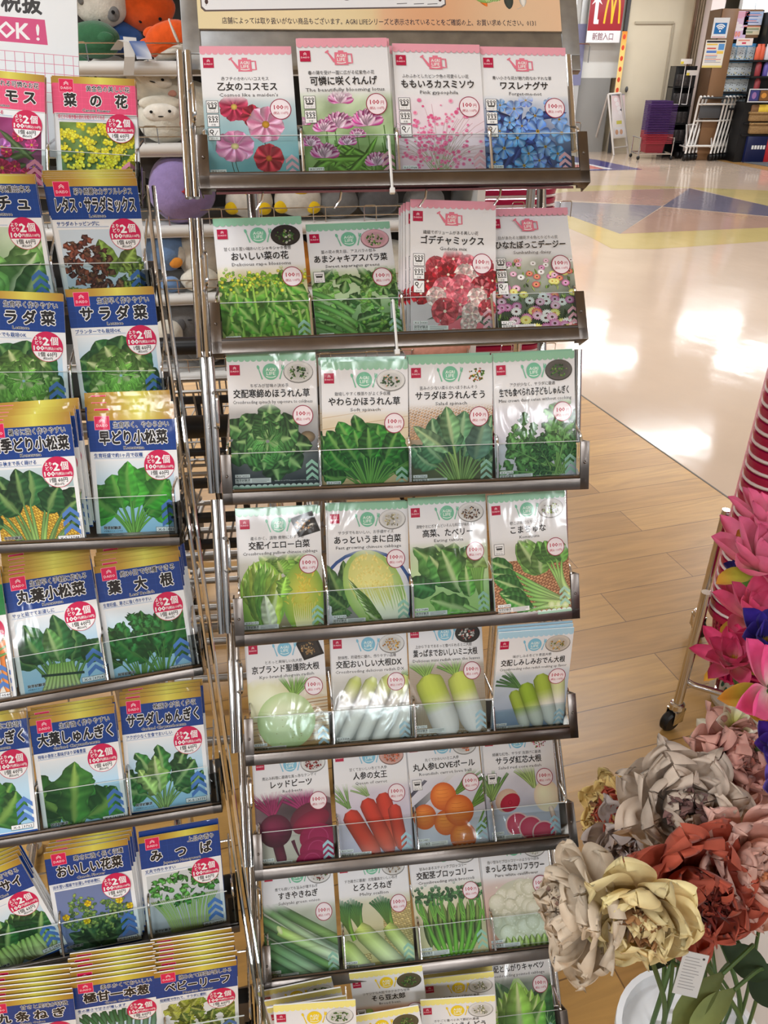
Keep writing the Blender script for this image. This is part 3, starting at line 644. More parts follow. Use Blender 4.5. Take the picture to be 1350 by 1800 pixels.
def p_daikon_dx(A):
    soft(A, 50, 155, (214, 214, 208), (126, 128, 126), 6); stems(A, 88, 70, 6, 30, .8, .8, 3, (110, 160, 70))
    for k in range(5): x = 26+k*21; root(A, (x+8, 62+(k % 2)*2), (x-42, 152+k*3), 19, (200, 214, 120), (234, 232, 228), mid=.2, top=.7)
def p_mini_rad(A):
    soft(A, 50, 155, (196, 190, 180), (136, 116, 94), 3)
    for k in range(60): y = 62+k*1.6; A.line([(0, y), (100, y+U(A, -.4, .4))], .55, (164, 146, 120))
    for k in range(40): x = k*2.5; A.line([(x, 60), (x+U(A, -.4, .4), 155)], .4, (112, 92, 70))
    stems(A, 22, 76, 8, 30, -.2, 1.5, 4, (150, 190, 90), (96, 140, 70)); stems(A, 62, 76, 6, 28, -.4, 1.4, 4, (150, 190, 90), (96, 140, 70))
    root(A, (64, 72), (86, 152), 34, (196, 212, 96), (236, 232, 232), mid=.42, top=.6, tip=.45); root(A, (22, 74), (52, 156), 38, (190, 208, 84), (238, 232, 230), mid=.45, top=.6, tip=.5)
def p_oden(A):
    soft(A, 50, 155, (210, 220, 228), (118, 138, 166), 4); stems(A, 34, 84, 7, 34, -.9, .9, 3, (96, 140, 80), (60, 100, 70))
    root(A, (84, 66), (92, 150), 20, (206, 216, 160), (232, 232, 230), mid=.4); root(A, (60, 66), (84, 150), 22, (160, 186, 74), (226, 228, 222), mid=.42); root(A, (26, 88), (50, 154), 17, (150, 176, 70), (214, 216, 206), mid=.5); root(A, (40, 78), (68, 154), 21, (146, 180, 62), (220, 222, 210), mid=.5)
def p_beets(A):
    soft(A, 50, 155, (190, 180, 184), (196, 186, 170), 8); A.ell(50, 82, 60, 24, (60, 50, 56), (120, 100, 108))
    stems(A, 22, 88, 10, 40, -.2, 1.4, 4, (150, 40, 92), (110, 20, 70)); stems(A, 66, 84, 10, 40, -.3, 1.4, 4, (166, 50, 110), (120, 30, 84))
    A.ell(92, 92, 16, 18, (96, 40, 60), (70, 30, 44)); A.ell(70, 92, 27, 19, (120, 40, 66), (84, 26, 46), rot=-.35); A.ell(72, 97, 26, 13, (150, 30, 66), (112, 16, 50), rot=-.35)
    root(A, (24, 112), (32, 150), 14, (86, 16, 46), (100, 30, 56), tip=.1); A.ell(24, 104, 22, 21, (118, 28, 66), (66, 8, 36), off=(-.3, -.3), n=28, rings=4); A.line(qb((46, 118), (52, 140), (60, 150), 5), [5, 4, 3, 2, 1, .5], (90, 30, 54))
    for x, y, r in ((80, 118, 25), (78, 134, 24), (70, 148, 22)): A.ell(x, y, r, r*.72, (180, 30, 92), (150, 14, 70), n=26); A.ring(x, y, r*.5, r*.54, (196, 60, 116), n=20)
def p_carrot(A):
    soft(A, 50, 155, (216, 210, 222), (190, 182, 204), 4); stems(A, 18, 86, 6, 44, -.5, .9, 3, (110, 150, 80), (150, 180, 130)); stems(A, 44, 72, 5, 26, -.7, .9, 3, (140, 170, 110))
    for a, b, w in (((64, 70), (76, 140), 22), ((78, 86), (86, 146), 18), ((40, 76), (72, 150), 22), ((16, 90), (54, 158), 24)): root(A, a, b, w, (200, 58, 40), (214, 84, 62), mid=.6, tip=.4)
def p_round_carrot(A):
    soft(A, 50, 155, (216, 216, 226), (196, 196, 212), 4); A.poly([(0, 96), (62, 54), (70, 54), (0, 108)], (36, 38, 60)); A.poly([(0, 78), (20, 62), (24, 64), (0, 84)], (60, 60, 80))
    stems(A, 62, 84, 6, 52, .9, .5, 4, (110, 150, 60), (60, 110, 50)); stems(A, 80, 104, 5, 44, .9, .6, 4, (120, 160, 70), (70, 120, 50)); stems(A, 84, 140, 4, 34, .7, .5, 3, (110, 150, 60))
    for x, y, r in ((16, 110, 16), (44, 86, 18), (44, 120, 16), (66, 140, 18), (64, 106, 20)):
        A.ell(x, y, r, r*1.02, (246, 150, 62), (202, 88, 24), off=(-.25, -.35), n=26, rings=4)
        for k in range(5): yy = y-r*.5+k*r*.28; A.line(qb((x-r*.5, yy), (x, yy+r*.1), (x+r*U(A, .2, .6), yy), 4), .5, (206, 98, 36))
def p_redcore(A):
    soft(A, 50, 155, (216, 214, 222), (172, 176, 198), 4); stems(A, 8, 96, 7, 36, -.1, 1.3, 5, (150, 180, 100), (80, 120, 64)); stems(A, 68, 84, 8, 36, -.4, .9, 4, (170, 196, 120), (130, 160, 90))
    A.ell(84, 96, 18, 21, (238, 236, 200), (226, 206, 180), off=(-.3, -.3), n=28, rings=4); root(A, (88, 110), (94, 136), 7, (232, 206, 190), (220, 170, 160), tip=.1)
    A.ell(28, 98, 17, 15, (232, 214, 190), (204, 170, 150), rot=-.5); A.ell(32, 101, 15, 11, (196, 44, 72), (176, 34, 60), rot=-.5); A.ring(32, 101, 2, 3, (170, 30, 56))
    for x, y in ((40, 130), (58, 136), (76, 144)): A.ell(x, y, 17, 16, (236, 170, 176), (240, 196, 196), n=26, rings=1); A.ell(x, y, 15, 14, (222, 96, 122), (206, 66, 98), n=26, rings=2)
def p_negi(A):
    soft(A, 50, 155, (206, 210, 200), (54, 92, 54), 10)
    for k in range(12): y = 40+k*13; w = U(A, 9, 14); A.strip(qb((-10, y+U(A, -4, 4)), (40, y+34), (120, y+86+U(A, -6, 6)), 10), w, ROUND, (74, 134, 66), (232, 236, 222)) if k % 3 else A.strip(qb((-10, y), (40, y+34), (120, y+80), 10), w, ROUND, (36, 84, 50), (150, 190, 110))
    A.strip(qb((20, 88), (60, 112), (110, 136), 8), 13, ROUND, (160, 206, 100), (238, 240, 228)); A.ell(21, 88, 3, 6.4, (220, 232, 190), (180, 206, 130), rot=-.5)
def p_scallion(A):
    soft(A, 50, 155, (206, 210, 190), (190, 176, 110), 4); weave(A, 60, 70, 100, 140, (206, 190, 130), (166, 146, 88), 5, .4); weave(A, 0, 130, 40, 155, (206, 190, 130), (150, 130, 76), 5, .4)
    for x in (18, 60, 2):
        for k in range(9): a = -.35+.12*k-.2; A.strip(qb((x+16, 112), (x+6, 86), (x+math.sin(a)*34, 58+abs(k-4)*2), 6), [6, 6, 5.6, 5, 4, 3.4, 3], ROUND, (150, 196, 60), (40, 96, 56))
    for a, b, w in (((64, 98), (112, 158), 20), ((24, 96), (90, 164), 25), ((2, 116), (50, 174), 24)): A.strip(qb(a, ((a[0]+b[0])/2, (a[1]+b[1])/2), b, 8), [w*.7]+[w]*8, ROUND, (196, 216, 110), (236, 240, 224))
def p_stickbroc(A):
    soft(A, 50, 155, (220, 222, 206), (206, 190, 140), 5)
    for k in range(12): A.leaf((20+k*6, 140), (14+k*7, 84), 6, (96, 120, 60), vein=(140, 170, 90))
    for k in range(7):
        x = 8+k*14; A.strip(qb((40+k*4, 158), (x+8, 120), (x+2, 76), 7), [7, 6.8, 6.4, 6, 5, 4.4, 4, 3], ROUND, (120, 190, 60), (100, 160, 66))
        for j in range(3): A.strip(qb((x+6, 112-j*6), (x+U(A, -8, 14), 92), (x+U(A, -8, 14), 74), 5), 2.8, ROUND, (120, 186, 70), (80, 140, 70))
        A.blobs([(x+A.rng.normal(2, 6), 72+A.rng.normal(0, 5)) for q in range(24)], 2.3, [(58, 112, 66), (84, 140, 84), (44, 90, 54)])
def p_cauli(A):
    soft(A, 50, 155, (216, 206, 202), (214, 150, 126), 4); A.ell(52, 108, 48, 46, (226, 226, 206), (200, 200, 176), n=36)
    for k in range(40):
        a = U(A, 0, 6.28); r = math.sqrt(U(A, 0, 1)); x, y, q = 52+math.cos(a)*40*r, 104+math.sin(a)*38*r, U(A, 8, 13); A.ell(x, y, q, q*.95, (238, 237, 220), (206, 205, 178), n=14, off=(-.2, -.3))
        for j in range(16):
            bx, by, br = x+A.rng.normal(0, q*.4), y+A.rng.normal(0, q*.4), U(A, 1, 2); A.ell(bx, by, br, br*.9, (241, 240, 226), (224, 222, 200), n=7, rings=1)
    for k in range(8): A.leaf((30+k*8, 156), (26+k*9, 134), 5, (160, 190, 90), vein=(214, 226, 160))
def p_cabbage(A):
    soft(A, 50, 155, (120, 130, 120), (30, 74, 40), 12)
    for k in range(14): A.leaf((50, 150), (U(A, -10, 110), U(A, 60, 120)), 20, (44, 98, 48), vein=(140, 180, 110), ruff=.12)
    for k in range(9): A.line(qb((96, 140), (86, 110+k*3), (70+k*5, 84+k*6), 5), .8, (150, 196, 120))
    A.poly(list(qb((44, 60), (30, 84), (10, 120), 8))+[(10, 160), (84, 160)]+list(qb((86, 120), (70, 84), (52, 60), 8)), (132, 190, 74))
    for k in range(9): a = -.75+.19*k; A.leaf((48, 160), (48+math.sin(a)*56, 150-math.cos(a)*80), 15, (126+U(A, -14, 20), 190, 70), vein=(206, 228, 150), dark=.75)
    A.leaf((46, 160), (48, 64), 22, (150, 206, 84), vein=(220, 236, 170), dark=.8)
def p_peas(A):
    soft(A, 50, 155, (226, 220, 206), (90, 140, 60), 10)
    for k in range(22): x, y = U(A, 0, 100), U(A, 66, 150); a = U(A, -.5, .5); l = 24; A.strip(qb((x-math.cos(a)*l, y-math.sin(a)*l), (x, y+7), (x+math.cos(a)*l, y+math.sin(a)*l), 7), [1, 6, 9, 10, 10, 9, 6, 1], ROUND, (112, 176, 66), (146, 200, 84))
def p_bean(A):
    soft(A, 50, 155, (186, 130, 90), (150, 96, 60), 8)
    for k in range(16): x, y = U(A, 0, 60), U(A, 66, 140); A.ell(x, y, 8, 6, (170, 200, 96), (110, 150, 60), rot=U(A, 0, 3))
# pictures of the small blue packets: a box from v = 54 down, 5 < u < 95
def q_sky(A): A.grad(5, 55, 95, 141, [(0, (232, 240, 246)), (.35, (190, 220, 240)), (1, (150, 200, 232))])
def q_cosmos(A):
    soft(A, 50, 144, (150, 40, 110), (80, 60, 70), 20)
    for k in range(18): A.leaf((U(A, 0, 100), U(A, 60, 140)), (U(A, 0, 100), U(A, 60, 140)), 4, (70, 90, 50))
    for k in range(26): c = [((214, 70, 150), (176, 40, 110)), ((236, 230, 236), (226, 200, 220)), ((206, 40, 100), (160, 20, 70)), ((190, 120, 190), (160, 80, 160))][A.rng.integers(4)]; flower(A, U(A, 0, 100), U(A, 58, 142), U(A, 7, 12), 7, c[1], c[0], (230, 180, 60), wid=.42)
def q_canola(A):
    soft(A, 50, 144, (110, 140, 60), (70, 110, 70), 24)
    for k in range(40): x, y = U(A, 5, 95), U(A, 70, 142); A.line([(x, y), (x+U(A, -3, 3), y+14)], 1.4, (110, 150, 70), (60, 100, 60))
    for k in range(70):
        x, y = U(A, 5, 95), 57+84*(k/70)+U(A, -3, 3); r = U(A, 5, 8); A.blobs([(x+A.rng.normal(0, r*.55), y+A.rng.normal(0, r*.4)) for q in range(15)], 2.1, [(236, 222, 30), (246, 236, 70), (210, 196, 30)], dark=.8, n=7)
def q_sanchu(A):
    soft(A, 50, 144, (206, 222, 200), (110, 156, 90), 10)
    for k in range(9): A.leaf((30+U(A, -20, 30), 144), (U(A, -10, 100), U(A, 58, 90)), 22, (110, 166, 84), vein=(206, 226, 180), ruff=.15, dark=.75)
    A.leaf((60, 150), (92, 92), 18, (84, 140, 70), vein=(190, 216, 150))
def q_mix(A):
    A.rect(5, 55, 95, 142, (206, 222, 236))
    A.leaf((60, 110), (48, 66), 12, (110, 140, 60)); A.leaf((70, 100), (94, 88), 9, (90, 120, 60)); A.leaf((66, 104), (88, 76), 10, (120, 146, 66))
    for k in range(90): a = U(A, 0, 6.28); r = math.sqrt(U(A, 0, 1)); x, y = 30+math.cos(a)*27*r, 96+math.sin(a)*28*r; A.leaf((x, y), (x+U(A, -8, 8), y-U(A, 3, 10)), 4, [(96, 48, 36), (120, 62, 44), (70, 34, 28), (86, 56, 40)][A.rng.integers(4)], ruff=.35, nt=5)
    for k in range(50): x, y = U(A, 30, 74), U(A, 118, 142); A.leaf((x, y), (x+U(A, -8, 8), y-U(A, 3, 9)), 4, [(110, 70, 50), (90, 54, 44), (130, 90, 60)][A.rng.integers(3)], ruff=.35, nt=5)
    for k in range(40): x, y = U(A, 70, 96), U(A, 98, 142); A.leaf((x, y), (x+U(A, -7, 7), y-U(A, 4, 10)), 4, [(130, 150, 66), (100, 124, 54), (70, 96, 46)][A.rng.integers(3)], ruff=.3, nt=5)
    for k in range(24): x, y = U(A, 5, 30), U(A, 126, 142); A.leaf((x, y), (x+U(A, -7, 7), y-U(A, 4, 10)), 4, [(96, 116, 70), (120, 140, 80)][A.rng.integers(2)], ruff=.3, nt=5)
def q_salad(A):
    q_sky(A)
    for k in range(9): a = .3+k*.65; A.leaf((50+math.cos(a)*8, 102+math.sin(a)*8), (50+math.cos(a)*50, 100+math.sin(a)*46), 20, (40, 96, 46), vein=(110, 160, 90), dark=.7)
    rosette(A, 50, 102, 40, (96, 146, 60), n=(7, 8, 7, 5, 4), w=.42, vein=(206, 222, 160), ruff=.12, dark=.6, tint=1.12, sq=.95)
def q_komatsu_big(A):
    weave(A, 5, 86, 95, 141, (222, 186, 70), (166, 120, 30), 5, .6); A.grad(5, 55, 95, 78, [(0, (206, 222, 230)), (1, (170, 196, 200))])
    bunch(A, 48, 140, 13, 84, 1.05, 15, (34, 84, 44), (150, 190, 104), sw=4.6, sl=.5, vein=(130, 170, 100), dark=.7, base_sp=22)
def q_komatsu(A):
    q_sky(A); bunch(A, 44, 138, 15, 82, .95, 15, (58, 142, 44), (130, 186, 84), sw=3.2, sl=.42, vein=(110, 176, 76), dark=.72, base_sp=5)
def q_maruba(A):
    q_sky(A); bunch(A, 50, 136, 11, 80, .72, 14, (36, 92, 50), (130, 176, 96), sw=5, sl=.42, vein=(110, 156, 90), dark=.72, base_sp=15)
    A.leaf((48, 110), (40, 68), 11, (84, 140, 74), vein=(160, 196, 130))
    for k in range(9): A.strip(qb((26+k*5, 142), (34+k*3.6, 128), (38+k*3, 112), 4), 4.4, ROUND, (196, 214, 150), (130, 180, 90))
    A.poly([(26, 122), (74, 126), (74, 129), (26, 125)], (30, 60, 50))
def q_hadaikon(A):
    q_sky(A)
    for i in range(2): bunch(A, 36+26*i, 138, 12, 78, .8, 9, (30, 92, 40), (110, 164, 80), sw=2.2, sl=.35, vein=(70, 130, 60), ruff=.3, dark=.65, base_sp=9)
    for k in range(24): x, y = U(A, 8, 92), U(A, 66, 110); A.leaf((x, y), (x+U(A, -10, 10), y-U(A, 4, 12)), 6, (36, 104, 46), ruff=.3)
def q_ooba(A):
    q_sky(A); bunch(A, 34, 142, 7, 84, .8, 20, (44, 104, 40), (110, 160, 70), sw=5, sl=.22, vein=(130, 176, 80), ruff=.22, dark=.7, base_sp=8); A.leaf((36, 136), (46, 60), 22, (58, 120, 46), vein=(150, 190, 90), ruff=.2, dark=.75)
def q_saladshun(A):
    q_sky(A); bunch(A, 44, 138, 14, 78, 1.05, 11, (50, 112, 50), (150, 186, 110), sw=3, sl=.36, vein=(150, 190, 120), ruff=.25, dark=.55, base_sp=6); A.leaf((40, 122), (36, 74), 11, (130, 176, 90), vein=(200, 220, 160), ruff=.25); A.leaf((34, 124), (16, 90), 9, (150, 186, 104), ruff=.25)
def q_chingen(A):
    q_sky(A)
    for cx, s in ((68, 1.0), (26, 1.05)):
        for k in range(7): a = -.8+.27*k; A.leaf((cx+math.sin(a)*10, 116), (cx+math.sin(a)*34*s, 112-math.cos(a)*46*s), 13, (44, 100, 50), vein=(160, 200, 120))
        for k in (0, 6, 1, 5, 2, 4, 3): a = -.5+.166*k; A.strip(qb((cx+a*8, 142), (cx+a*52, 128), (cx+a*34, 108), 6), [8, 13, 14, 13, 10, 7, 4], ROUND, (214, 226, 180), (150, 194, 100))
def q_hanana(A):
    A.rect(5, 55, 95, 141, (112, 128, 172)); 
    for k in range(20): A.leaf((50, 138), (U(A, 8, 92), U(A, 90, 136)), 10, (48, 84, 56), vein=(90, 130, 80))
    for k in range(24):
        a = U(A, 0, 6.28); r = math.sqrt(U(A, 0, 1)); x, y = 52+math.cos(a)*38*r, 96+math.sin(a)*26*r; A.blobs([(x+A.rng.normal(0, 4.5), y+A.rng.normal(0, 4.5)) for q in range(14)], 1.7, [(120, 160, 90), (90, 130, 70), (150, 176, 90), (70, 104, 60)], squash=1.5, n=7)
    for x, y in ((14, 92), (42, 78), (80, 82), (38, 102), (92, 92), (70, 70)): flower(A, x, y, 4.5, 5, (220, 180, 20), (240, 206, 40), (200, 150, 20), wid=.5)
def q_mitsuba(A):
    A.grad(5, 55, 95, 141, [(0, (206, 212, 214)), (1, (176, 182, 192))])
    for k in range(34): x = 28+k*1.5; A.strip(qb((x+2, 140), (x+U(A, -3, 3), 116), (50+(x-53)*1.7, 92), 5), 1.5, ROUND, (196, 216, 150), (140, 184, 90))
    for k in range(70): a = U(A, 0, 6.28); r = math.sqrt(U(A, 0, 1)); x, y = 50+math.cos(a)*42*r, 80+math.sin(a)*24*r; A.leaf((x, y), (x+U(A, -9, 9), y+U(A, -9, 6)), 4.6, [(36, 96, 40), (58, 128, 52), (84, 150, 70)][A.rng.integers(3)], ruff=.3, nt=5)
def q_negi(A):
    q_sky(A)
    for k in range(9): x = 14+k*9; A.strip(qb((x+U(A, -2, 2), 150), (x+2, 100), (x+4+(k-4)*1.5, 56), 8), 7.4, ROUND, (240, 240, 230), (36, 96, 60)); A.strip(qb((x, 76), (x-3, 66), (x-4+(k-4)*3, 54), 5), 5, ROUND, (60, 120, 70), (30, 84, 54))
def q_baby(A):
    A.rect(5, 55, 95, 141, (226, 230, 232))
    for k in range(60): a = U(A, 0, 6.28); r = math.sqrt(U(A, 0, 1)); x, y = 50+math.cos(a)*42*r, 96+math.sin(a)*34*r; A.leaf((x, y), (x+U(A, -18, 18), y-U(A, 2, 22)), 7, [(134, 150, 50), (110, 134, 46), (160, 170, 70), (80, 108, 46)][A.rng.integers(4)], vein=(186, 196, 110), ruff=.2)
def q_carrotstub(A):
    A.rect(5, 55, 95, 141, (230, 226, 216))
    for k in range(7): root(A, (10+k*14, 70), (20+k*12, 138), 12, (230, 130, 60), (236, 150, 80))
    stems(A, 60, 100, 8, 60, .6, 1.2, 3, (110, 160, 80))
# ---------------------------------------------------------------- the two packet designs
def tall_packet(kind, catch, title, eng, code, pic, plate=None, icons='', H=155, seed=3, tw=None, flip=False):
    A = Art(100, H, seed=seed)
    g0, g1 = (226, 227, 231), (236, 237, 240)
    A.grad(0, 0, 100, 66, [(0, g0), (.6, g1), (1, (232, 233, 235))])
    A.fade = (54, 67, (233, 234, 236)); A.clip = (0, 54, 100, H)
    pic(A)
    A.fade = None; A.clip = (0, 0, 100, H)
    bc = BAND[kind]
    A.rect(0, 0, 100, 7, bc); n = 15
    for k in range(n): A.ell((k+.5)*100/n, 6.9, 100/n/2, 2.8, bc, n=8, a0=0, a1=180, rings=1)
    for k in range(n): A.ell((k+.5)*100/n, 152.6, 100/n/2, 2.8, np.array(bc)*.3+np.array((255, 255, 255))*.68, n=8, a0=180, a1=360, rings=1)
    A.rect(0, 152.5, 100, H, np.array(bc)*.8+np.array((255, 255, 255))*.18)
    if plate: dish(A, *plate)
    logo(A, 3, 13, 11.5); badge_icon(A, kind)
    L = len(catch); A.text(catch, 47, 36.6, 4.4, INK, w=min(76, L*4.3), bold=.012)
    L = len(title); A.text(title, 49, 45.4, 9.4, INK, w=tw or min(86, L*9.2), bold=.03, res=2)
    A.text(eng, 50, 54.6, 5.0, (60, 58, 62), w=min(90, len(eng)*2.9), res=1, bold=.01)
    price(A, 83.5, 71, 11.8)
    if icons: pot_icons(A, icons)
    chevrons(A, 85, 99, 122, 7.6, 4.2, np.array(bc)*.75+np.array((255, 255, 255))*.22)
    A.rect(3, 137.6, 20, 141.2, (236, 236, 236)); A.text('X-5', 7, 139.6, 2.6, INK, w=5, bold=.02); A.line([(11, 137.6), (11, 141.2)], .3, INK); A.text(code, 15.5, 139.6, 2.6, INK, w=7, bold=.02)
    A.rect(3, 142.4, 44, 148, (232, 232, 230)); A.text('発芽試験済', 12, 144.4, 3.2, INK, w=16, bold=.02); A.text('農林水産大臣 発芽確認', 12, 147, 1.5, INK, w=16)
    for k in range(3): A.line([(22, 143.6+k*1.5), (42-3*(k == 2), 143.6+k*1.5)], .5, (110, 110, 110))
    A.text('写真はイメージです Photograph is for illustrative purposes only', 72, 146, 1.5, (240, 240, 240), w=48)
    return A
def blue_packet(catch, title, eng, sub, code, pic, pink=False, H=144, seed=3, tw=None, panel=None):
    A = Art(100, H, seed=seed)
    pc = panel or ((232, 84, 126) if pink else (14, 60, 138))
    A.rect(0, 0, 100, H, (238, 241, 244))
    A.clip = (5, 54, 95.5, 141); pic(A); A.clip = (0, 0, 100, H)
    A.grad(0, 0, 100, 8.6, [(0, (168, 128, 44)), (.3, (190, 150, 58)), (.58, (224, 216, 96)), (.72, (206, 190, 74)), (1, (172, 128, 50))], vert=False, n=20)
    A.rect(0, 8.4, 100, 44, pc); A.rect(0, 44, 100, 44.6, (250, 250, 250))
    gl = np.clip(np.array(pc)*1.12+8, 0, 255)
    for k in range(1, 12): A.line([(k*8.6, 8.6), (k*8.6, 44)], .28, gl)
    for k in range(1, 5): A.line([(0, 8.6+k*8), (100, 8.6+k*8)], .28, gl)
    A.rect(7.6, 3.2, 25.2, 19, (250, 150, 180)); A.rect(8.1, 3.7, 24.7, 18.6, (222, 22, 84)); A.text('DAISO', 16.4, 14, 4, (250, 220, 230), w=13, bold=.02)
    for d in (0, 1.7): A.line([(13.6, 10.4-d), (16.4, 8-d), (19.2, 10.4-d)], .8, (250, 220, 230))
    W_ = (246, 248, 250)
    A.text(catch, 93, 14, 7.0, INK, w=min(64, len(catch)*6.6), bold=.03, align=1.0, outline=(W_, .085))
    tt = title.replace(' ', ''); n_ = len(tt); tt = '\u3000'.join(tt) if n_ <= 3 else ' '.join(tt) if n_ == 4 else tt
    A.text(tt, 51, 28.4, 15.5, INK, w=76 if n_ <= 5 else min(88, n_*13), bold=.055, res=2, outline=(W_, .12))
    A.text(eng, 51, 40, 4.6, INK, w=min(60, len(eng)*2.6), bold=.03, outline=(W_, .075))
    A.text(sub, 4.5, 48.6, 5.0, (24, 74, 150) if not pink else (206, 50, 100), w=min(56, len(sub)*4.7), bold=.025, align=0)
    A.line([(4, 52), (62, 52)], .35, (80, 140, 200))
    x, y, r = 79, 61, 17.6
    A.ell(x, y, r, r, (196, 20, 74), n=36, rings=1); A.ell(x, y, r*.965, r*.965, (246, 246, 248), n=36, rings=1)
    a = math.degrees(math.asin(.32)); an = np.radians(np.linspace(180-a, 360+a, 30)); A.poly([(x+math.cos(q)*r, y+math.sin(q)*r) for q in an], (208, 22, 84))
    A.text('より', x-10, y-9.5, 4.6, W_, w=8, bold=.03); A.text('どり', x-9.4, y-4.4, 4.6, W_, w=8, bold=.03); A.text('2', x-1.2, y-6.4, 11.5, W_, w=6.4, bold=.05); A.text('個', x+8, y-6.6, 9.4, W_, w=8.6, bold=.03)
    A.text('100', x-9.5, y+1.6, 6.6, W_, w=11.5, bold=.045); A.text('円(税込110円)', x+6.6, y+2, 3.5, W_, w=19, bold=.025)
    A.text('1個 60円', x, y+9, 5.4, INK, w=20, bold=.03); A.text('(税込66円)', x, y+13.6, 2.8, INK, w=11, bold=.03)
    chevrons(A, 78, 97, 101, 9.6, 5.6, (84, 128, 200) if not pink else (244, 150, 176))
    if not pink and not panel: A.rect(0, 142, 100, H, (16, 70, 150))
    A.text('発芽試験済', 9, 133.4, 3.6, INK, w=20, bold=.04, align=0, outline=((236, 240, 244), .09)); A.text('※写真はイメージです', 9, 137.4, 2.0, INK, w=22, align=0)
    A.rect(70, 133.6, 96, 139.4, (60, 60, 60)); A.rect(70.4, 134, 82.6, 139, (236, 240, 244)); A.rect(83, 134, 95.6, 139, (236, 240, 244)); A.text('X-5', 76.5, 136.7, 3.4, INK, w=8, bold=.02); A.text(code, 89.3, 136.7, 3.4, INK, w=10, bold=.02)
    return A
POSE = {'M11': [-0.1581, 0.0017, -0.008, -0.0361, 0.0268, 0.0167], 'M12': [-0.0516, 0.0024, -0.0079, 0.0534, 0.0233, 0.0255], 'M13': [0.0523, 0.0025, -0.0081, -0.0157, 0.0303, 0.0056], 'M14': [0.1504, 0.0021, -0.0081, -0.0429, 0.001, -0.0127], 'M21': [-0.1542, -0.0063, 0.0017, -0.0768, 0.0565, 0.0332], 'M22': [-0.049, -0.0055, 0.0014, -0.1899, 0.0355, 0.0362], 'M23': [0.0581, 0.0012, 0.002, 0.0519, 0.0088, -0.0455], 'M24': [0.1623, -0.0, 0.0015, -0.1078, 0.0475, 0.0212], 'M31': [-0.1557, 0.0043, 0.0142, 0.1951, 0.0195, -0.0191], 'M32': [-0.0508, -0.0092, 0.0138, 0.1889, 0.0129, -0.025], 'M33': [0.0519, -0.0063, 0.0137, 0.1694, 0.0417, -0.0089], 'M34': [0.1566, -0.0058, 0.0136, 0.1484, 0.0602, 0.0214], 'M41': [-0.1584, -0.0056, 0.0094, 0.0753, 0.0816, -0.0121], 'M42': [-0.0518, -0.0052, 0.0094, 0.0791, 0.0892, -0.0235], 'M43': [0.0509, -0.003, 0.009, 0.0493, 0.1, -0.0019], 'M44': [0.1563, -0.0043, 0.0092, 0.0694, 0.0652, 0.0308], 'M51': [-0.159, -0.0004, 0.0066, -0.0802, 0.0328, 0.0062], 'M52': [-0.0539, -0.002, 0.0066, -0.0749, 0.0396, -0.0187], 'M53': [0.0472, 0.0047, 0.0066, -0.08, 0.0503, -0.0227], 'M61': [-0.1609, 0.0033, 0.0115, -0.1922, -0.0173, 0.021], 'M62': [-0.0559, 0.0047, 0.0115, -0.2004, -0.0158, 0.0028], 'M63': [0.048, 0.0095, 0.0114, -0.1914, -0.0124, 0.0157], 'M64': [0.15, 0.0083, 0.0113, -0.1689, 0.0126, -0.0096], 'M71': [-0.1628, -0.0011, 0.0135, -0.2862, 0.0079, 0.0112], 'M72': [-0.0574, -0.0002, 0.0135, -0.2906, 0.0092, 0.0029], 'M73': [0.0476, 0.0072, 0.0134, -0.285, 0.0009, 0.0104], 'M74': [0.149, 0.006, 0.012, -0.27, 0.0, -0.005], 'M54': [0.1541, -0.0015, -0.0083, 0.3704, 0.0557, -0.0192], 'M84': [0.151, 0.004, 0.012, -0.25, 0, 0], 'L11': [-0.0538, -0.0514, 0.0109, 0.0358, -0.0712, -0.1387], 'L12': [0.0609, -0.0608, 0.011, 0.0363, -0.0849, -0.0842], 'L21': [-0.0527, -0.0375, 0.05, 0.3775, -0.1047, -0.0554], 'L22': [0.0589, -0.0438, 0.0502, 0.4098, -0.0745, -0.0332], 'L31': [-0.0549, -0.0003, 0.0347, 0.1978, -0.0846, -0.1236], 'L32': [0.0591, -0.0037, 0.0349, 0.2134, -0.07, -0.0369], 'L41': [-0.0475, 0.014, 0.0776, 0.0727, -0.227, -0.0437], 'L42': [0.0603, 0.0105, 0.0778, 0.0764, -0.2304, -0.078], 'L50': [-0.1516, 0.0055, 0.0429, -0.0765, -0.0679, -0.0031], 'L51': [-0.0485, 0.0067, 0.043, -0.0753, -0.0474, 0.0236], 'L52': [0.0524, 0.0029, 0.0429, -0.0728, -0.0725, 0.0193], 'L60': [-0.1569, 0.0035, 0.0009, -0.1259, -0.0893, -0.0136], 'L61': [-0.053, -0.0086, 0.0005, -0.0596, -0.0771, -0.0027], 'L62': [0.0474, -0.0067, 0.0007, -0.103, -0.0694, -0.0368], 'L70': [-0.1494, -0.013, -0.0483, 0.1704, -0.0499, 0.242], 'L71': [-0.0624, -0.0138, -0.044, 0.088, -0.0402, -0.0173], 'L72': [0.0453, -0.0213, -0.0441, 0.0727, 0.0037, -0.0469], 'L80': [-0.153, 0.0144, -0.042, 0.3088, -0.058, -0.1155], 'L81': [-0.0539, 0.0119, -0.0422, 0.2912, -0.0297, -0.0929], 'L82': [0.043, 0.0, -0.0421, 0.3017, -0.0324, -0.0843]}
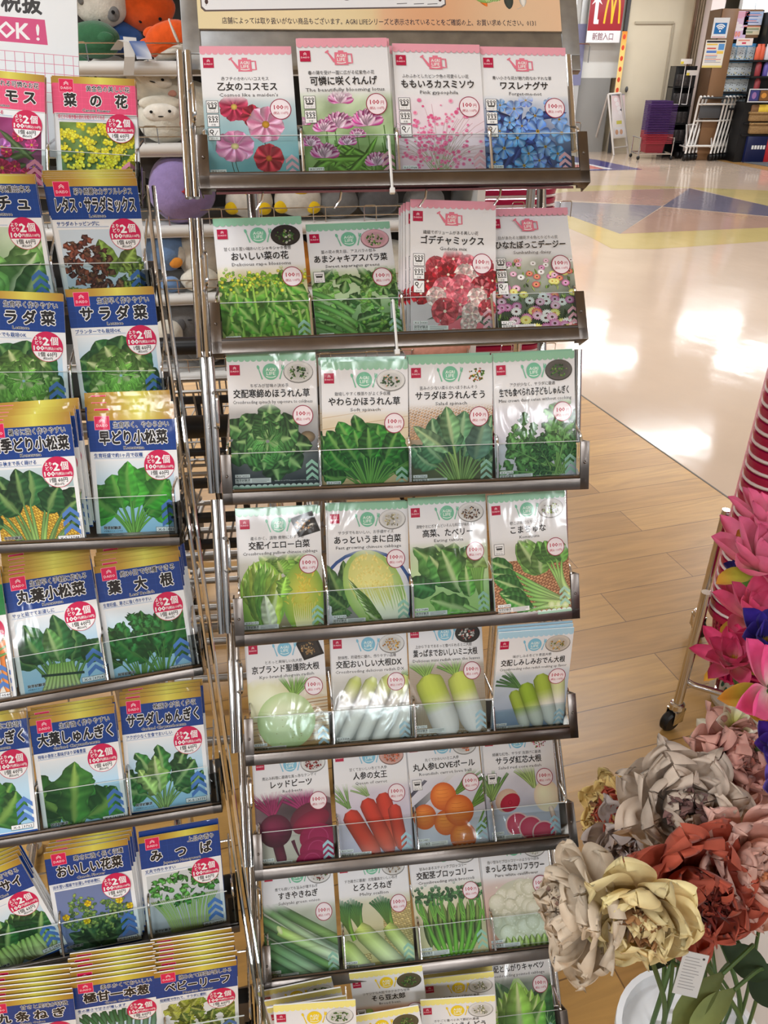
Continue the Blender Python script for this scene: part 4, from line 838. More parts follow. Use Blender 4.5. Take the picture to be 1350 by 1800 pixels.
ROWF = {'M1': [0, 0.0017, -0.007, -0.012, 0.02, 0.01], 'M2': [0, -0.0029, 0.0026, -0.076, 0.037, 0.014], 'M3': [0, -0.0043, 0.0148, 0.178, 0.021, -0.011], 'M4': [0, -0.0043, 0.0102, 0.069, 0.082, -0.004], 'M5': [0, 0.0012, 0.0076, -0.075, 0.039, -0.011], 'M6': [0, 0.007, 0.0124, -0.184, -0.011, 0.009], 'M7': [0, 0.0038, 0.0144, -0.279, 0.006, 0.006], 'L1': [0, -0.056, 0.0119, 0.037, -0.071, -0.115], 'L2': [0, -0.0411, 0.0509, 0.381, -0.098, -0.04], 'L3': [0, -0.0023, 0.0356, 0.197, -0.08, -0.078], 'L4': [0, 0.0122, 0.0784, 0.072, -0.222, -0.06], 'L5': [0, 0.005, 0.0438, -0.073, -0.061, 0.022], 'L6': [0, -0.0072, 0.0016, -0.082, -0.071, -0.021], 'L7': [0, -0.017, -0.0429, 0.08, -0.016, -0.033], 'L8': [0, 0.0068, -0.041, 0.296, -0.03, -0.089], 'M8': [0, 0.004, 0.012, -0.25, 0, 0]}
# ---------------------------------------------------------------- floor, ceiling, walls
def structure(o): o['kind'] = 'structure'; return o
# border of the wood-look floor: runs through two floor points seen in the photograph
BP, BQ = fl(995, 676), fl(1293, 884)
bd = (BQ-BP); bd.z = 0; bd.normalize(); bn = Vector((bd.y, -bd.x, 0))     # bn points to the wood side (towards the camera)
if bn.y > 0: bn = -bn
PLK = (fl(1050, 1245)-fl(1206, 1210)); PLK.z = 0; PLK.normalize()
def vinyl_mat():
    m = bpy.data.materials.new('polished_vinyl_floor'); m.use_nodes = True; nt = m.node_tree; L = nt.links; b = nt.nodes['Principled BSDF']
    a = nt.nodes.new('ShaderNodeAttribute'); a.attribute_name = 'Col'
    g = nt.nodes.new('ShaderNodeNewGeometry'); n = nt.nodes.new('ShaderNodeTexNoise'); n.inputs['Scale'].default_value = 1.4; n.inputs['Detail'].default_value = 6
    L.new(g.outputs['Position'], n.inputs['Vector']); r = nt.nodes.new('ShaderNodeMapRange'); r.inputs['To Min'].default_value = .86; r.inputs['To Max'].default_value = 1.12; L.new(n.outputs['Fac'], r.inputs['Value'])
    mx = nt.nodes.new('ShaderNodeMix'); mx.data_type = 'RGBA'; mx.blend_type = 'MULTIPLY'; mx.inputs['Factor'].default_value = 1; L.new(a.outputs['Color'], mx.inputs['A']); L.new(r.outputs[0], mx.inputs['B']); L.new(mx.outputs['Result'], b.inputs['Base Color'])
    b.inputs['Roughness'].default_value = .11; b.inputs['Specular IOR Level'].default_value = .42; b.inputs['Coat Weight'].default_value = .0; b.inputs['Coat Roughness'].default_value = .1
    w = nt.nodes.new('ShaderNodeTexNoise'); w.inputs['Scale'].default_value = 7; w.inputs['Detail'].default_value = 2
    mp = nt.nodes.new('ShaderNodeMapping'); mp.inputs['Scale'].default_value = (1, .5, 1); mp.inputs['Rotation'].default_value = (0, 0, .6); L.new(g.outputs['Position'], mp.inputs['Vector']); L.new(mp.outputs[0], w.inputs['Vector'])
    bp = nt.nodes.new('ShaderNodeBump'); bp.inputs['Strength'].default_value = .16; bp.inputs['Distance'].default_value = .01; L.new(w.outputs['Fac'], bp.inputs['Height']); L.new(bp.outputs[0], b.inputs['Normal']); L.new(bp.outputs[0], b.inputs['Coat Normal'])
    return m
M['vinyl'] = vinyl_mat()
def wood_mat():
    m = bpy.data.materials.new('wood_look_planks'); m.use_nodes = True; nt = m.node_tree; L = nt.links; b = nt.nodes['Principled BSDF']
    tc = nt.nodes.new('ShaderNodeTexCoord'); br = nt.nodes.new('ShaderNodeTexBrick'); L.new(tc.outputs['Object'], br.inputs['Vector'])
    br.inputs['Color1'].default_value = (*lin((188, 146, 84)), 1); br.inputs['Color2'].default_value = (*lin((166, 124, 68)), 1); br.inputs['Mortar'].default_value = (*lin((120, 88, 52)), 1)
    br.inputs['Scale'].default_value = 1.0; br.inputs['Brick Width'].default_value = .92; br.inputs['Row Height'].default_value = .15; br.inputs['Mortar Size'].default_value = .0016; br.inputs['Mortar Smooth'].default_value = .2; br.offset = .37; br.inputs['Bias'].default_value = -.1
    mp = nt.nodes.new('ShaderNodeMapping'); mp.inputs['Scale'].default_value = (1.5, 14, 1); L.new(tc.outputs['Object'], mp.inputs['Vector'])
    n = nt.nodes.new('ShaderNodeTexNoise'); n.inputs['Scale'].default_value = 2.2; n.inputs['Detail'].default_value = 8; n.inputs['Distortion'].default_value = 1.2; L.new(mp.outputs[0], n.inputs['Vector'])
    r = nt.nodes.new('ShaderNodeMapRange'); r.inputs['From Min'].default_value = .3; r.inputs['From Max'].default_value = .7; r.inputs['To Min'].default_value = .82; r.inputs['To Max'].default_value = 1.12; L.new(n.outputs['Fac'], r.inputs['Value'])
    mx = nt.nodes.new('ShaderNodeMix'); mx.data_type = 'RGBA'; mx.blend_type = 'MULTIPLY'; mx.inputs['Factor'].default_value = 1; L.new(br.outputs['Color'], mx.inputs['A']); L.new(r.outputs[0], mx.inputs['B']); L.new(mx.outputs['Result'], b.inputs['Base Color'])
    b.inputs['Roughness'].default_value = .3; b.inputs['Specular IOR Level'].default_value = .45
    bp = nt.nodes.new('ShaderNodeBump'); bp.inputs['Strength'].default_value = .08; bp.inputs['Distance'].default_value = .004; L.new(n.outputs['Fac'], bp.inputs['Height']); L.new(bp.outputs[0], b.inputs['Normal'])
    return m
M['wood_floor'] = wood_mat()
# polished vinyl hall floor with inlaid colour bands, one mesh; wood-look floor beside it
fm = MB(); fm.col = LC((194, 172, 152))
def inlay(pts, c, z):
    fm.col = LC(c); o = [fl(x, y, z) for x, y in pts]; fm.add(o, [tuple(range(len(o)))])
X0, X1, Y1 = -9.0, 12.0, 20.0
a = BP-bd*14; b = BP+bd*14
fm.add([a, b, b-bn*30, a-bn*30], [(0, 1, 2, 3)])
z = .0004
inlay([(700, 331), (1110, 325), (1350, 335), (1700, 340), (1700, 372), (1350, 362), (1215, 330), (1000, 337), (860, 350)], (188, 170, 118), z)
inlay([(900, 352), (1000, 337), (1215, 331), (1164, 362), (1005, 352)], (170, 138, 122), z*1.6)
inlay([(930, 352), (1164, 362), (1090, 411), (1006, 381)], (136, 130, 134), z*2)
inlay([(1164, 363), (1212, 331), (1350, 362), (1700, 440), (1500, 396), (1350, 380)], (106, 100, 116), z*2)
inlay([(1090, 411), (1164, 364), (1350, 381), (1500, 397), (1350, 400)], (166, 134, 118), z*2.4)
inlay([(1006, 381), (1090, 411), (1350, 400), (1600, 392), (1600, 410), (1350, 424), (1150, 438), (1075, 437), (1040, 418), (900, 360)], (188, 168, 112), z*1.4)
inlay([(960, 268), (1050, 281), (1130, 298), (960, 302)], (66, 64, 128), z*2); inlay([(960, 281), (1030, 287), (1078, 297), (960, 299)], (226, 222, 224), z*3); inlay([(980, 288), (1035, 290), (1062, 297), (980, 297)], (206, 112, 104), z*4)
structure(fm.build('floor', 'vinyl', smooth=False)); bpy.context.view_layer.update()
wm = MB(); q = [BP-bd*14, BP+bd*14, BP+bd*14+bn*16, BP-bd*14+bn*16]
ang = math.atan2(PLK.y, PLK.x); Rz = Matrix.Rotation(ang, 4, 'Z'); org = fl(1206, 1210); Mw = Matrix.Translation((org.x, org.y, 0)) @ Rz; iv = Mw.inverted()
wm.add([iv @ p for p in q], [(0, 1, 2, 3)]); structure(wm.build('floor_wood', 'wood_floor', None, smooth=False, mw=Mw))
jm = MB(); jm.box((-14, -.004, 0), (14, .004, .0012), X=lambda x, y, z: BP+bd*x-bn*y+Vector((0, 0, z))); M['joint'] = mat('dark_floor_joint', (92, 84, 78), .5); structure(jm.build('trim_1', 'joint', smooth=False))
# ceiling with tube fixtures
M['ceil'] = mat('ceiling_board', (226, 226, 222), .8, var=.04, vscale=3)
cm = MB(); cm.box((X0, -6, CEIL+.06), (X1, 21, CEIL+.12)); structure(cm.build('ceiling', 'ceil', smooth=False))
M['tube'] = mat('lit_tube', (250, 252, 255), .5, emit=9.0)
for i, (x, y) in enumerate(LAMPS):
    L = bpy.data.lights.new('ceiling_tube', 'AREA'); L.shape = 'RECTANGLE'; L.size = 1.25; L.size_y = .16; L.energy = LAMP_W; L.color = (.93, .965, 1.0)
    o = bpy.data.objects.new('ceiling_tube', L); COL.objects.link(o); o.location = (x, y, CEIL-.012)
    f = MB(); f.box((-.66, -.11, -.0), (.66, .11, .055), bev=.006); o2 = f.build('ceiling_light', 'white', mw=Matrix.Translation((x, y, CEIL+.004)))
    tag(o2, 'long white ceiling light fixture overhead, above the picture', 'ceiling light', 'ceiling lights')
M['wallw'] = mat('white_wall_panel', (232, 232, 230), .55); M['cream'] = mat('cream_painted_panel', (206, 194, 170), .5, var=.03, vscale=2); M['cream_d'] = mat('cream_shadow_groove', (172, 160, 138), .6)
# ---------------------------------------------------------------- the two seed racks
def rotv(w):
    w = Vector(w); t = w.length
    return Matrix.Rotation(t, 3, w/t) if t > 1e-9 else Matrix.Identity(3)
# origin of the top row, turn of the rack, lean of its front, row pitch, tilt of the pockets, column pitch
RACK = {'M': (.0171, .9183, HC-.1082, .1117, .2942, .1713, .5229, .1049), 'L': (-.4307, 1.0743, HC-.0926, .2596, .5572, .1679, .4533, .1074)}
def base_frame(k, r):
    ox, oy, oz, yaw, lean, s, t, cw = RACK[k]
    ex = Vector((math.cos(yaw), math.sin(yaw), 0)); bk = Vector((-math.sin(yaw), math.cos(yaw), 0)); up = Vector((0, 0, 1))
    o = Vector((ox, oy, oz))+(bk*-math.sin(lean)+up*-math.cos(lean))*((r-1)*s)
    return o, Matrix((ex, bk*math.sin(t)+up*math.cos(t), bk*-math.cos(t)+up*math.sin(t))).transposed()
def pose(k, r, q):
    o, R = base_frame(k, r); R2 = R @ rotv(q[3:]); m = R2.to_4x4(); m.translation = o + R @ Vector(q[:3]); return m
def row_frame(k, r): return pose(k, r, ROWF[k+str(r)])
def local(m, n, px, py):
    """where the sight line through a pixel meets the plane n in front of a frame: (a, b)"""
    z = m.col[2].to_3d(); p = on_plane(px, py, m.translation+z*n, z); q = m.inverted() @ p; return q.x, q.y
def child(name, mb, mts, parent, inv, mw=None, **k):
    o = mb.build(name, mts, None, **k); o.parent = parent
    if inv is not None: o.matrix_parent_inverse = inv
    if mw is not None: o.matrix_basis = mw
    return o
M['edge'] = mat('acrylic_edge', (206, 212, 212), .3)
M['tie'] = mat('white_nylon', (226, 226, 224), .4)
M['pinkbar'] = mat('underside_pink_reflection', (150, 100, 104), .3, .6)  # pink reflected in the tray's metal underside, painted into its colour
def tray(root, inv, k, r, a0, a1, cols, bot, style):
    m = row_frame(k, r)
    dp = -.030 if style == 'M' else -.036; SL = lambda x, y, z: (x, y+(.010-z)*.5, z); t = MB(); t.box((a0, bot, dp), (a1, bot+.0016, .010), X=SL); t.box((a0, bot, dp-.0015), (a1, bot+.03, dp), X=SL)
    o = child('tray', t, 'steel', root, inv, m)
    f = MB(); th = .0140 if style == 'M' else .010
    f.box((a0, bot, .0095), (a1, bot+th, .012), bev=.0006); f.box((a0, bot, .004), (a1, bot+.002, .011))
    f.tube([(a0, bot+th+.002, .0095), (a1, bot+th+.002, .0095)], .0021, 8)
    f.build('front_rail', 'steel', o)
    for s, ae in ((-1, a0), (1, a1)):
        b = MB(); h = .058 if style == 'M' else .05
        b.box((ae-s*.0115, bot, .0095), (ae, bot+h, .012), bev=.0005); b.box((ae-s*.002, bot, -.014), (ae, bot+h, .0118), bev=.0005); b.box((ae-s*.0115, bot, -.004), (ae, bot+.004, .011))
        b.ball((ae-s*.006, bot+.033, .0125), .0018, 8, 6)
        e = b.build('end_bracket', 'steel' if style == 'M' else 'clear_grey', o)
        if style == 'L': e['label'] = 'translucent grey end plate'
    p = MB(); p.box((a0+.012, bot+.004, .0062), (a1-.012, bot+.058, .0074)); q = p.build('clear_panel', 'clear', o, smooth=False); q['label'] = 'clear acrylic front'
    p = MB(); p.box((a0+.012, bot+.058, .0061), (a1-.012, bot+.0587, .0075)); p.build('panel_edge', 'edge', q, smooth=False)
    for a in cols:
        w = MB(); w.tube(arc([(a, bot+.10, -.058), (a, bot+.064, .0085), (a, bot+.004, .0085)], .008), .0016, 7); w.build('divider_wire', 'chrome', o)
    return o, m
def posts(root, inv, m, a, s, b0, b1, n=-.032):
    for da in (0, .0085):
        p = MB(); p.tube([m @ Vector((a+s*da, b0, n)), m @ Vector((a+s*da, b1, n))], .0042, 10); child('post', p, 'chrome', root, inv)
    if s < 0:
        h = MB(); h.tube([m @ Vector(v) for v in arc([(a, .118, n), (a+.006, .118, n+.024), (a+.006, .078, n+.024), (a, .078, n)], .008)], .0022, 7); child('hook_wire', h, 'chrome', root, inv)
M['clear_grey'] = clear_mat('grey_clear_plate', (190, 194, 194))
def lines(root, inv, top, bottom, rear_y, a):
    """front leg of the stand along the back of the trays, rear leg and foot"""
    p = MB(); d = (bottom-top).normalized(); foot = bottom+d*((bottom.z-.02)/-d.z)
    p.tube([top, foot], .006, 12); child('front_leg', p, 'chrome', root, inv)
    p = MB(); rear = Vector((top.x+(rear_y-top.y)*.1, rear_y, .02)); p.tube([top, rear], .006, 12); child('rear_leg', p, 'chrome', root, inv)
    p = MB(); p.tube([foot, rear], .009, 12); p.lathe([(.016, 0), (.016, .02)], (foot.x, foot.y, 0), 14); p.lathe([(.016, 0), (.016, .02)], (rear.x, rear.y, 0), 14); child('foot', p, 'chrome', root, inv)
# ---- wide rack in the middle
RM = empty('seed_rack', (.02, .62, 0), 'tall zinc and chrome seed rack of eight stepped trays under an orange sign', 'display rack')
INV = Matrix.Translation(RM.location).inverted()
COLS_M = [-.2085, -.1048, .0005, .1055, .2085]
for r in range(1, 9):
    to, m = tray(RM, INV, 'M', r, -.2165, .2175, COLS_M, -.0085, 'M')
    if r == 1:
        u = MB(); u.box((-.20, -.0150, -.026), (.20, -.0125, .004), X=lambda x, y, z: (x, y+(.010-z)*.5, z)); o = u.build('tray_underside', 'pinkbar', to)
        for a in (-.15, -.065, .03, .115):
            h = MB(); h.tube([(a, -.0105, .004), (a-.002, -.020, .005), (a-.009, -.029, .003)], .0013, 6); h.build('tray_hook', 'chrome', to)
    posts(RM, INV, m, -.2245, -1, .0, .165); posts(RM, INV, m, .2075, 1, .045, .158, -.026)
T1 = row_frame('M', 1); T8 = row_frame('M', 8)
for a in (-.165, .2): lines(RM, INV, T1 @ Vector((a, .16, -.075)), T8 @ Vector((a, .0, -.075)), 1.08, a)
# header: a frame of folded sheet around a printed board
hx0, hy0 = local(T1, -.05, 350, 57); hx1, hy1 = local(T1, -.05, 985, 57); gx0, _ = local(T1, -.05, 319, 40); gx1, _ = local(T1, -.05, 1014, 40)
_, hb = local(T1, -.05, 670, 96)
hy = (hy0+hy1)/2
h = MB(); h.box((gx0, hb-.002, -.056), (gx0+.0205, hy+.20, -.046), bev=.001); h.box((hx1, hb-.002, -.056), (gx1, hy+.20, -.046), bev=.001); h.box((gx0, hb-.02, -.057), (gx1, hy, -.047), bev=.001); h.box((gx0, hy+.16, -.056), (gx1, hy+.20, -.046), bev=.001)
child('header_frame', h, 'galv', RM, INV, T1)
def header_art():
    w = (hx1-hx0)*1000; H = 160; A = Art(w, H, seed=4); k = w/635.0   # k: mm per photo pixel at the board
    A.grad(0, 0, w, H, [(0, (238, 186, 140)), (.7, (234, 192, 150)), (1, (226, 206, 176))], vert=True, n=14)
    A.field(0, H-70, w, H, lambda u, v: [230+6*math.sin(u/60), 196-26*math.exp(-((u-w*.62)/70)**2)+18*(u < w*.5), 160-30*math.exp(-((u-w*.62)/70)**2)+10*(u < w*.5)], 30, 10)
    y = lambda py: H-(57-py)*k
    x = lambda px: (px-350)*k
    A.poly([(x(356), y(-200)), (x(775), y(-200)), (x(778), y(12)), (x(770), y(17)), (x(362), y(28)), (x(356), y(22))], (96, 84, 84))
    A.poly([(x(357), y(-200)), (x(774), y(-200)), (x(776), y(10)), (x(768), y(14.5)), (x(364), y(25)), (x(358), y(19))], (232, 232, 234))
    for q in (700, 730, 754): A.line([(x(q-9), y(11)), (x(q+9), y(10))], .8, (60, 60, 62))
    A.ell(x(366), y(11), 2.0, 3, (70, 52, 52), n=10); A.line([(x(366), y(13)), (x(365), y(18))], .5, (70, 52, 52)); A.ell(x(768), y(2), 2.0, 3, (70, 52, 52), n=10)
    for a, b, c in ((504, 0, 11), (545, -3, 10), (604, 1, 16), (628, -4, 11), (690, -2, 10)): A.ring(x(a), y(b-6), c*.45*k*.7, c*k*.7, (52, 44, 46), 14, 10, 170)
    for a in (416, 430, 444, 456): A.ell(x(a), y(-6), 8*k, 9*k, (206, 206, 208), (188, 188, 192), n=16)
    A.text('店舗によっては取り扱いがない商品もございます。AGRI LIFEシリーズと表示されていることをご確認の上、お買い求めください。0131', x(664), y(43), 11.2*k, (58, 52, 66), w=548*k, bold=.018)
    root(A, (x(822), y(-30)), (x(852), y(14)), 13*k, (232, 140, 60), (236, 120, 40)); A.ell(x(850), y(-6), 22*k, 14*k, (206, 222, 150), (120, 160, 80), n=20); A.ell(x(866), y(-8), 18*k, 13*k, (176, 206, 110), (96, 146, 60), n=18)
    for q in range(8): A.line(qb((x(838+q*5), y(-22)), (x(846+q*4), y(-4)), (x(852+q*3), y(6)), 4), .5, (226, 236, 190))
    root(A, (x(890), y(-30)), (x(892), y(18)), 17*k, (70, 110, 76), (60, 70, 66), tip=.3); root(A, (x(916), y(-24)), (x(918), y(14)), 13*k, (240, 236, 236), (236, 230, 220), tip=.15); A.line(qb((x(918), y(10)), (x(914), y(16)), (x(906), y(18)), 4), .6, (200, 190, 180))
    for q in range(4): A.leaf((x(902+q*8), y(-6)), (x(900+q*8), y(-26)), 4*k, (90, 140, 80))
    return A.sheet('header_sign', M['laminate'], thick=3.0, side=(236, 210, 180), bev=.3)
o = new_ob('header_sign', header_art()); o.parent = RM; o.matrix_parent_inverse = INV; o.matrix_basis = T1 @ Matrix.Translation(((hx0+hx1)/2, hy, -.0455)); o['label'] = 'orange printed header board'
# white cable ties on the front rails
for i, (r, px) in enumerate(((1, 684), (2, 692))):
    m = row_frame('M', r); a, _ = local(m, .014, px, (250, 540)[i]); t = MB()
    t.tube(arc([(a, -.014, .0145), (a, .045, .0145), (a, .047, .003), (a, .03, -.004)], .004), .0016, 6); t.tube(arc([(a, -.014, .0145), (a, -.0135, .002), (a, -.006, -.004)], .003), .0016, 6)
    t.box((a-.0028, -.0185, .0115), (a+.0028, -.0125, .0165), bev=.0006); o = t.build('cable_tie', 'tie', None, mw=m)
    tag(o, ('white nylon cable tie looped over the top tray rail beside the second packet', 'white nylon cable tie looped over the second tray rail under the asparagus greens')[i], 'cable tie', 'cable ties on the rack rails')
# ---- rack on the left, leaning further back
RL = empty('seed_rack', (-.46, .72, 0), 'leaning chrome wire seed rack of blue packets, cut off by the left frame edge', 'display rack')
INL = Matrix.Translation(RL.location).inverted()
for r in range(1, 9):
    to, m = tray(RL, INL, 'L', r, -.325, .112, [-.3205, -.213, -.106, .0015, .1075], -.0075, 'L')
    if r >= 5:
        w = MB()
        for a in (-.29, -.235, -.19, -.13, -.075, -.02, .035, .085): w.tube([m @ Vector((a, .0, -.062)), m @ Vector((a, .165 if r < 7 else .10, -.062))], .0013, 6)
        w.tube([m @ Vector((-.325, .08, -.0635)), m @ Vector((.112, .08, -.0635))], .0016, 6); child('wire_back', w, 'chrome', RL, INL)
P1 = row_frame('L', 1); P8 = row_frame('L', 8)
for a in (.117, .1255, -.332):
    p = MB(); p.tube(arc([row_frame('L', r) @ Vector((a, b, -.012)) for r in range(1, 9) for b in ((.02,) if r < 8 else (.06, -.12))], .03, 4), .0027, 8); child('post', p, 'chrome', RL, INL)
for a in (-.31, .04): lines(RL, INL, P1 @ Vector((a, .12, -.07)), P8 @ Vector((a, .0, -.07)), 1.06, a)
def left_sign():
    n = -.05; q = [local(P1, n, *p) for p in ((132, 0), (142, 135), (0, 0), (0, 135))]
    k = (q[0][0]-q[2][0])/132*1000; w, H = 320.0, 300.0; xr = (q[0][0]+q[1][0])/2; bot = (q[1][1]+q[3][1])/2-.10
    A = Art(w, H, seed=5); X = lambda px: w-(136-px)*k; kk = (q[0][1]-q[1][1])/135*1000; Y = lambda py: H-100-(135-py)*kk
    A.grad(0, 0, w, H, [(0, (236, 239, 242)), (1, (226, 231, 234))])
    A.text('税抜', X(38), Y(8), 36*k, (60, 62, 66), w=70*k, bold=.045)
    A.poly([(X(-200), Y(35)), (X(78), Y(34)), (X(82), Y(78)), (X(-200), Y(78))], (210, 84, 132))
    for s, px in (('O', 10), ('K', 39), ('!', 65)): A.text(s, X(px), Y(56.5), 37*k, (240, 240, 242), bold=.03)
    for i in range(6): A.line([(0, Y(94+i*17)), (w, Y(94+i*17))], .7, (214, 120, 150))
    for i in range(20): A.line([(X(126-i*17.2), Y(94)), (X(130-i*17.2), H)], .7, (214, 120, 150))
    o = new_ob('header_sign', A.sheet('header_sign', M['laminate'], thick=3.0, side=(236, 238, 240), bev=.3)); o.parent = RL; o.matrix_parent_inverse = INL
    o.matrix_basis = P1 @ Matrix.Translation((xr-w/2000, bot, n)); o['label'] = 'white price board with pink banner and grid'
left_sign()
